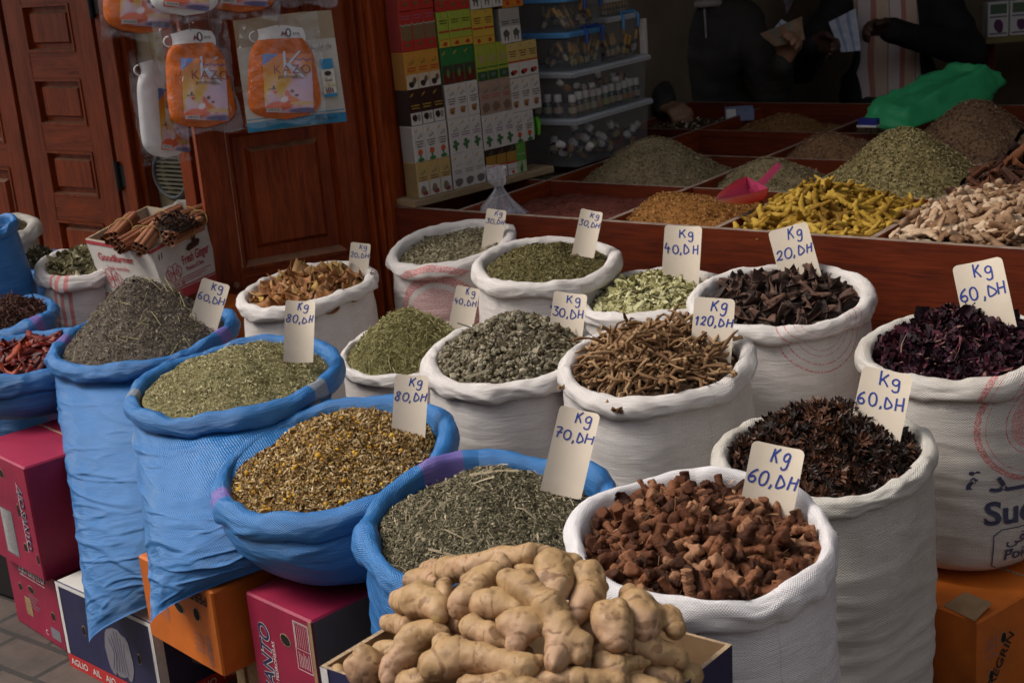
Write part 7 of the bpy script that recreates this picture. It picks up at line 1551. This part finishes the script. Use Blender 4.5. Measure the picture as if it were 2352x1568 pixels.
# shelf with packets at the back right and a hanging bag
sp = at(2305, 84, 6.7); o = empty('wall_shelf', sp, 'yellowish shelf board at the upper right of the back wall', 'shelf', None, math.atan2(RH[1], RH[0])); MB().box((-.09, -.02, -.03), (.6, .22, 0), bev=.003).build('board', plain('yellow_board', (.22, .17, .06), .6, .15, 10, .1), o)
MB().box((.0, .20, -.25), (.03, .23, -.03)).box((.45, .20, -.25), (.48, .23, -.03)).build('bracket', mwood_z, o)
for k in range(5):
    p = sp+RH*(-.075+.105*k)+Z3*.0005; o = empty('tea_packet', p, 'white packet with a purple figure, '+['leftmost on the back shelf', 'second from the left on the back shelf', 'third on the back shelf', 'fourth on the back shelf', 'last on the back shelf'][k], 'packet', 'packets on the back shelf', math.atan2(RH[1], RH[0]))
    MB().box((0, 0, 0), (.098, .07, .16), bev=.002).build('body', m_cotton, o); mb = MB(); pl = lambda a, b: (a, -.0008, b); fan(mb, (.05, .05), .022, .030, pl, 0, 10, .3, .2, np.random.RandomState(k)); mb.quad(pl(.008, .088), pl(.09, .088), pl(.09, .096), pl(.008, .096), 1); mb.quad(pl(.008, .01), pl(.09, .01), pl(.09, .018), pl(.008, .018), 1); mb.quad(pl(.01, .105), pl(.088, .105), pl(.088, .15), pl(.01, .15), 2); mb.build('printing', [flat('purple_print', (.12, .04, .11)), mgrey_ink, flat('green_print', (.10, .16, .09))], o)
hb = at(1775, 38, 6.85); o = empty('hanging_bag', hb, 'pale pinkish bag with two grey figures hanging at the back between the people', 'bag'); V = []
for k in range(10):
    t = k/9; w_ = .075+.055*min(1, t*2.5)
    for m_ in range(14): a = m_/14*6.2832; V.append(RH*w_*math.cos(a)+FH*.03*math.sin(a)+Z3*.30*t)
mb = MB(); mb.add(V, [(k*14+m_, k*14+(m_+1) % 14, k*14+14+(m_+1) % 14, k*14+14+m_) for k in range(9) for m_ in range(14)]+[tuple(range(14))[::-1], tuple(range(126, 140))], 0, True); mb.build('bag', plain('pinkish_bag', (.42, .30, .34), .7, .1, 12, .1), o)
mb = MB()
for s_ in (-1, 1): fan(mb, (s_*.055, .10), .028, .055, lambda a, b: RH*a+Z3*b+FH*.037, 0, 12, .1*s_, .2, np.random.RandomState(3))
mb.build('printing', mgrey_ink, o); MB().tube([Z3*.30, Z3*1.2], .004, 6).build('cord', m_wire, o)
# printed words on the sugar sack and marks on two others
S = SACKS['W5']; mb = MB()
def on_sack(S, mb, txt, u, v, size, bold=0.0, m=0, sp=1.0, e=.0025):
    V, T = text_tris(txt, size, bold, spacing=sp); mb.add([S['surf'](u+p[0], v-p[1], e) for p in V], [tuple(t) for t in T], m)
on_sack(S, mb, '\ufe93', .012, .225, .075, .02); on_sack(S, mb, '\ufeaa\u0640\u0640\u0640\u0640\ufed4\u0640\ufecc\ufed7', .052, .225, .070, .02)
on_sack(S, mb, 'Sucre', .045, .298, .072, .025); on_sack(S, mb, '\ufef2\ufed3\ufe8e\ufebc\ufedf\ufe8d', .090, .348, .036, .005); on_sack(S, mb, 'Poids net', .087, .385, .036, .008)
for a, b in (((.065, .325), (.065, .395)), ((.08, .312), (.28, .312)), ((.08, .408), (.28, .408)), ((.065, .325), (.08, .312)), ((.065, .395), (.08, .408))):
    ribbon(mb, [(a[0]+(b[0]-a[0])*k/6, a[1]+(b[1]-a[1])*k/6) for k in range(7)], .0022, lambda x, y: S['surf'](x, y, .0022))
mb.build('printed_words', flat('worn_navy_ink', (.055, .055, .10), .7), S['root'])
S = SACKS['W2']; mb = MB(); on_sack(S, mb, '\ufe93', -.005, .085, .075, .02); mb.build('printed_mark', flat('worn_blue_ink', (.06, .13, .24), .7), S['root'])
S = SACKS['W10']; mb = MB(); on_sack(S, mb, '\ufeb6\u0640\ufee3', .0, .42, .045, .01); mb.build('printed_mark', flat('worn_navy_ink_b', (.045, .045, .10), .7), S['root'])
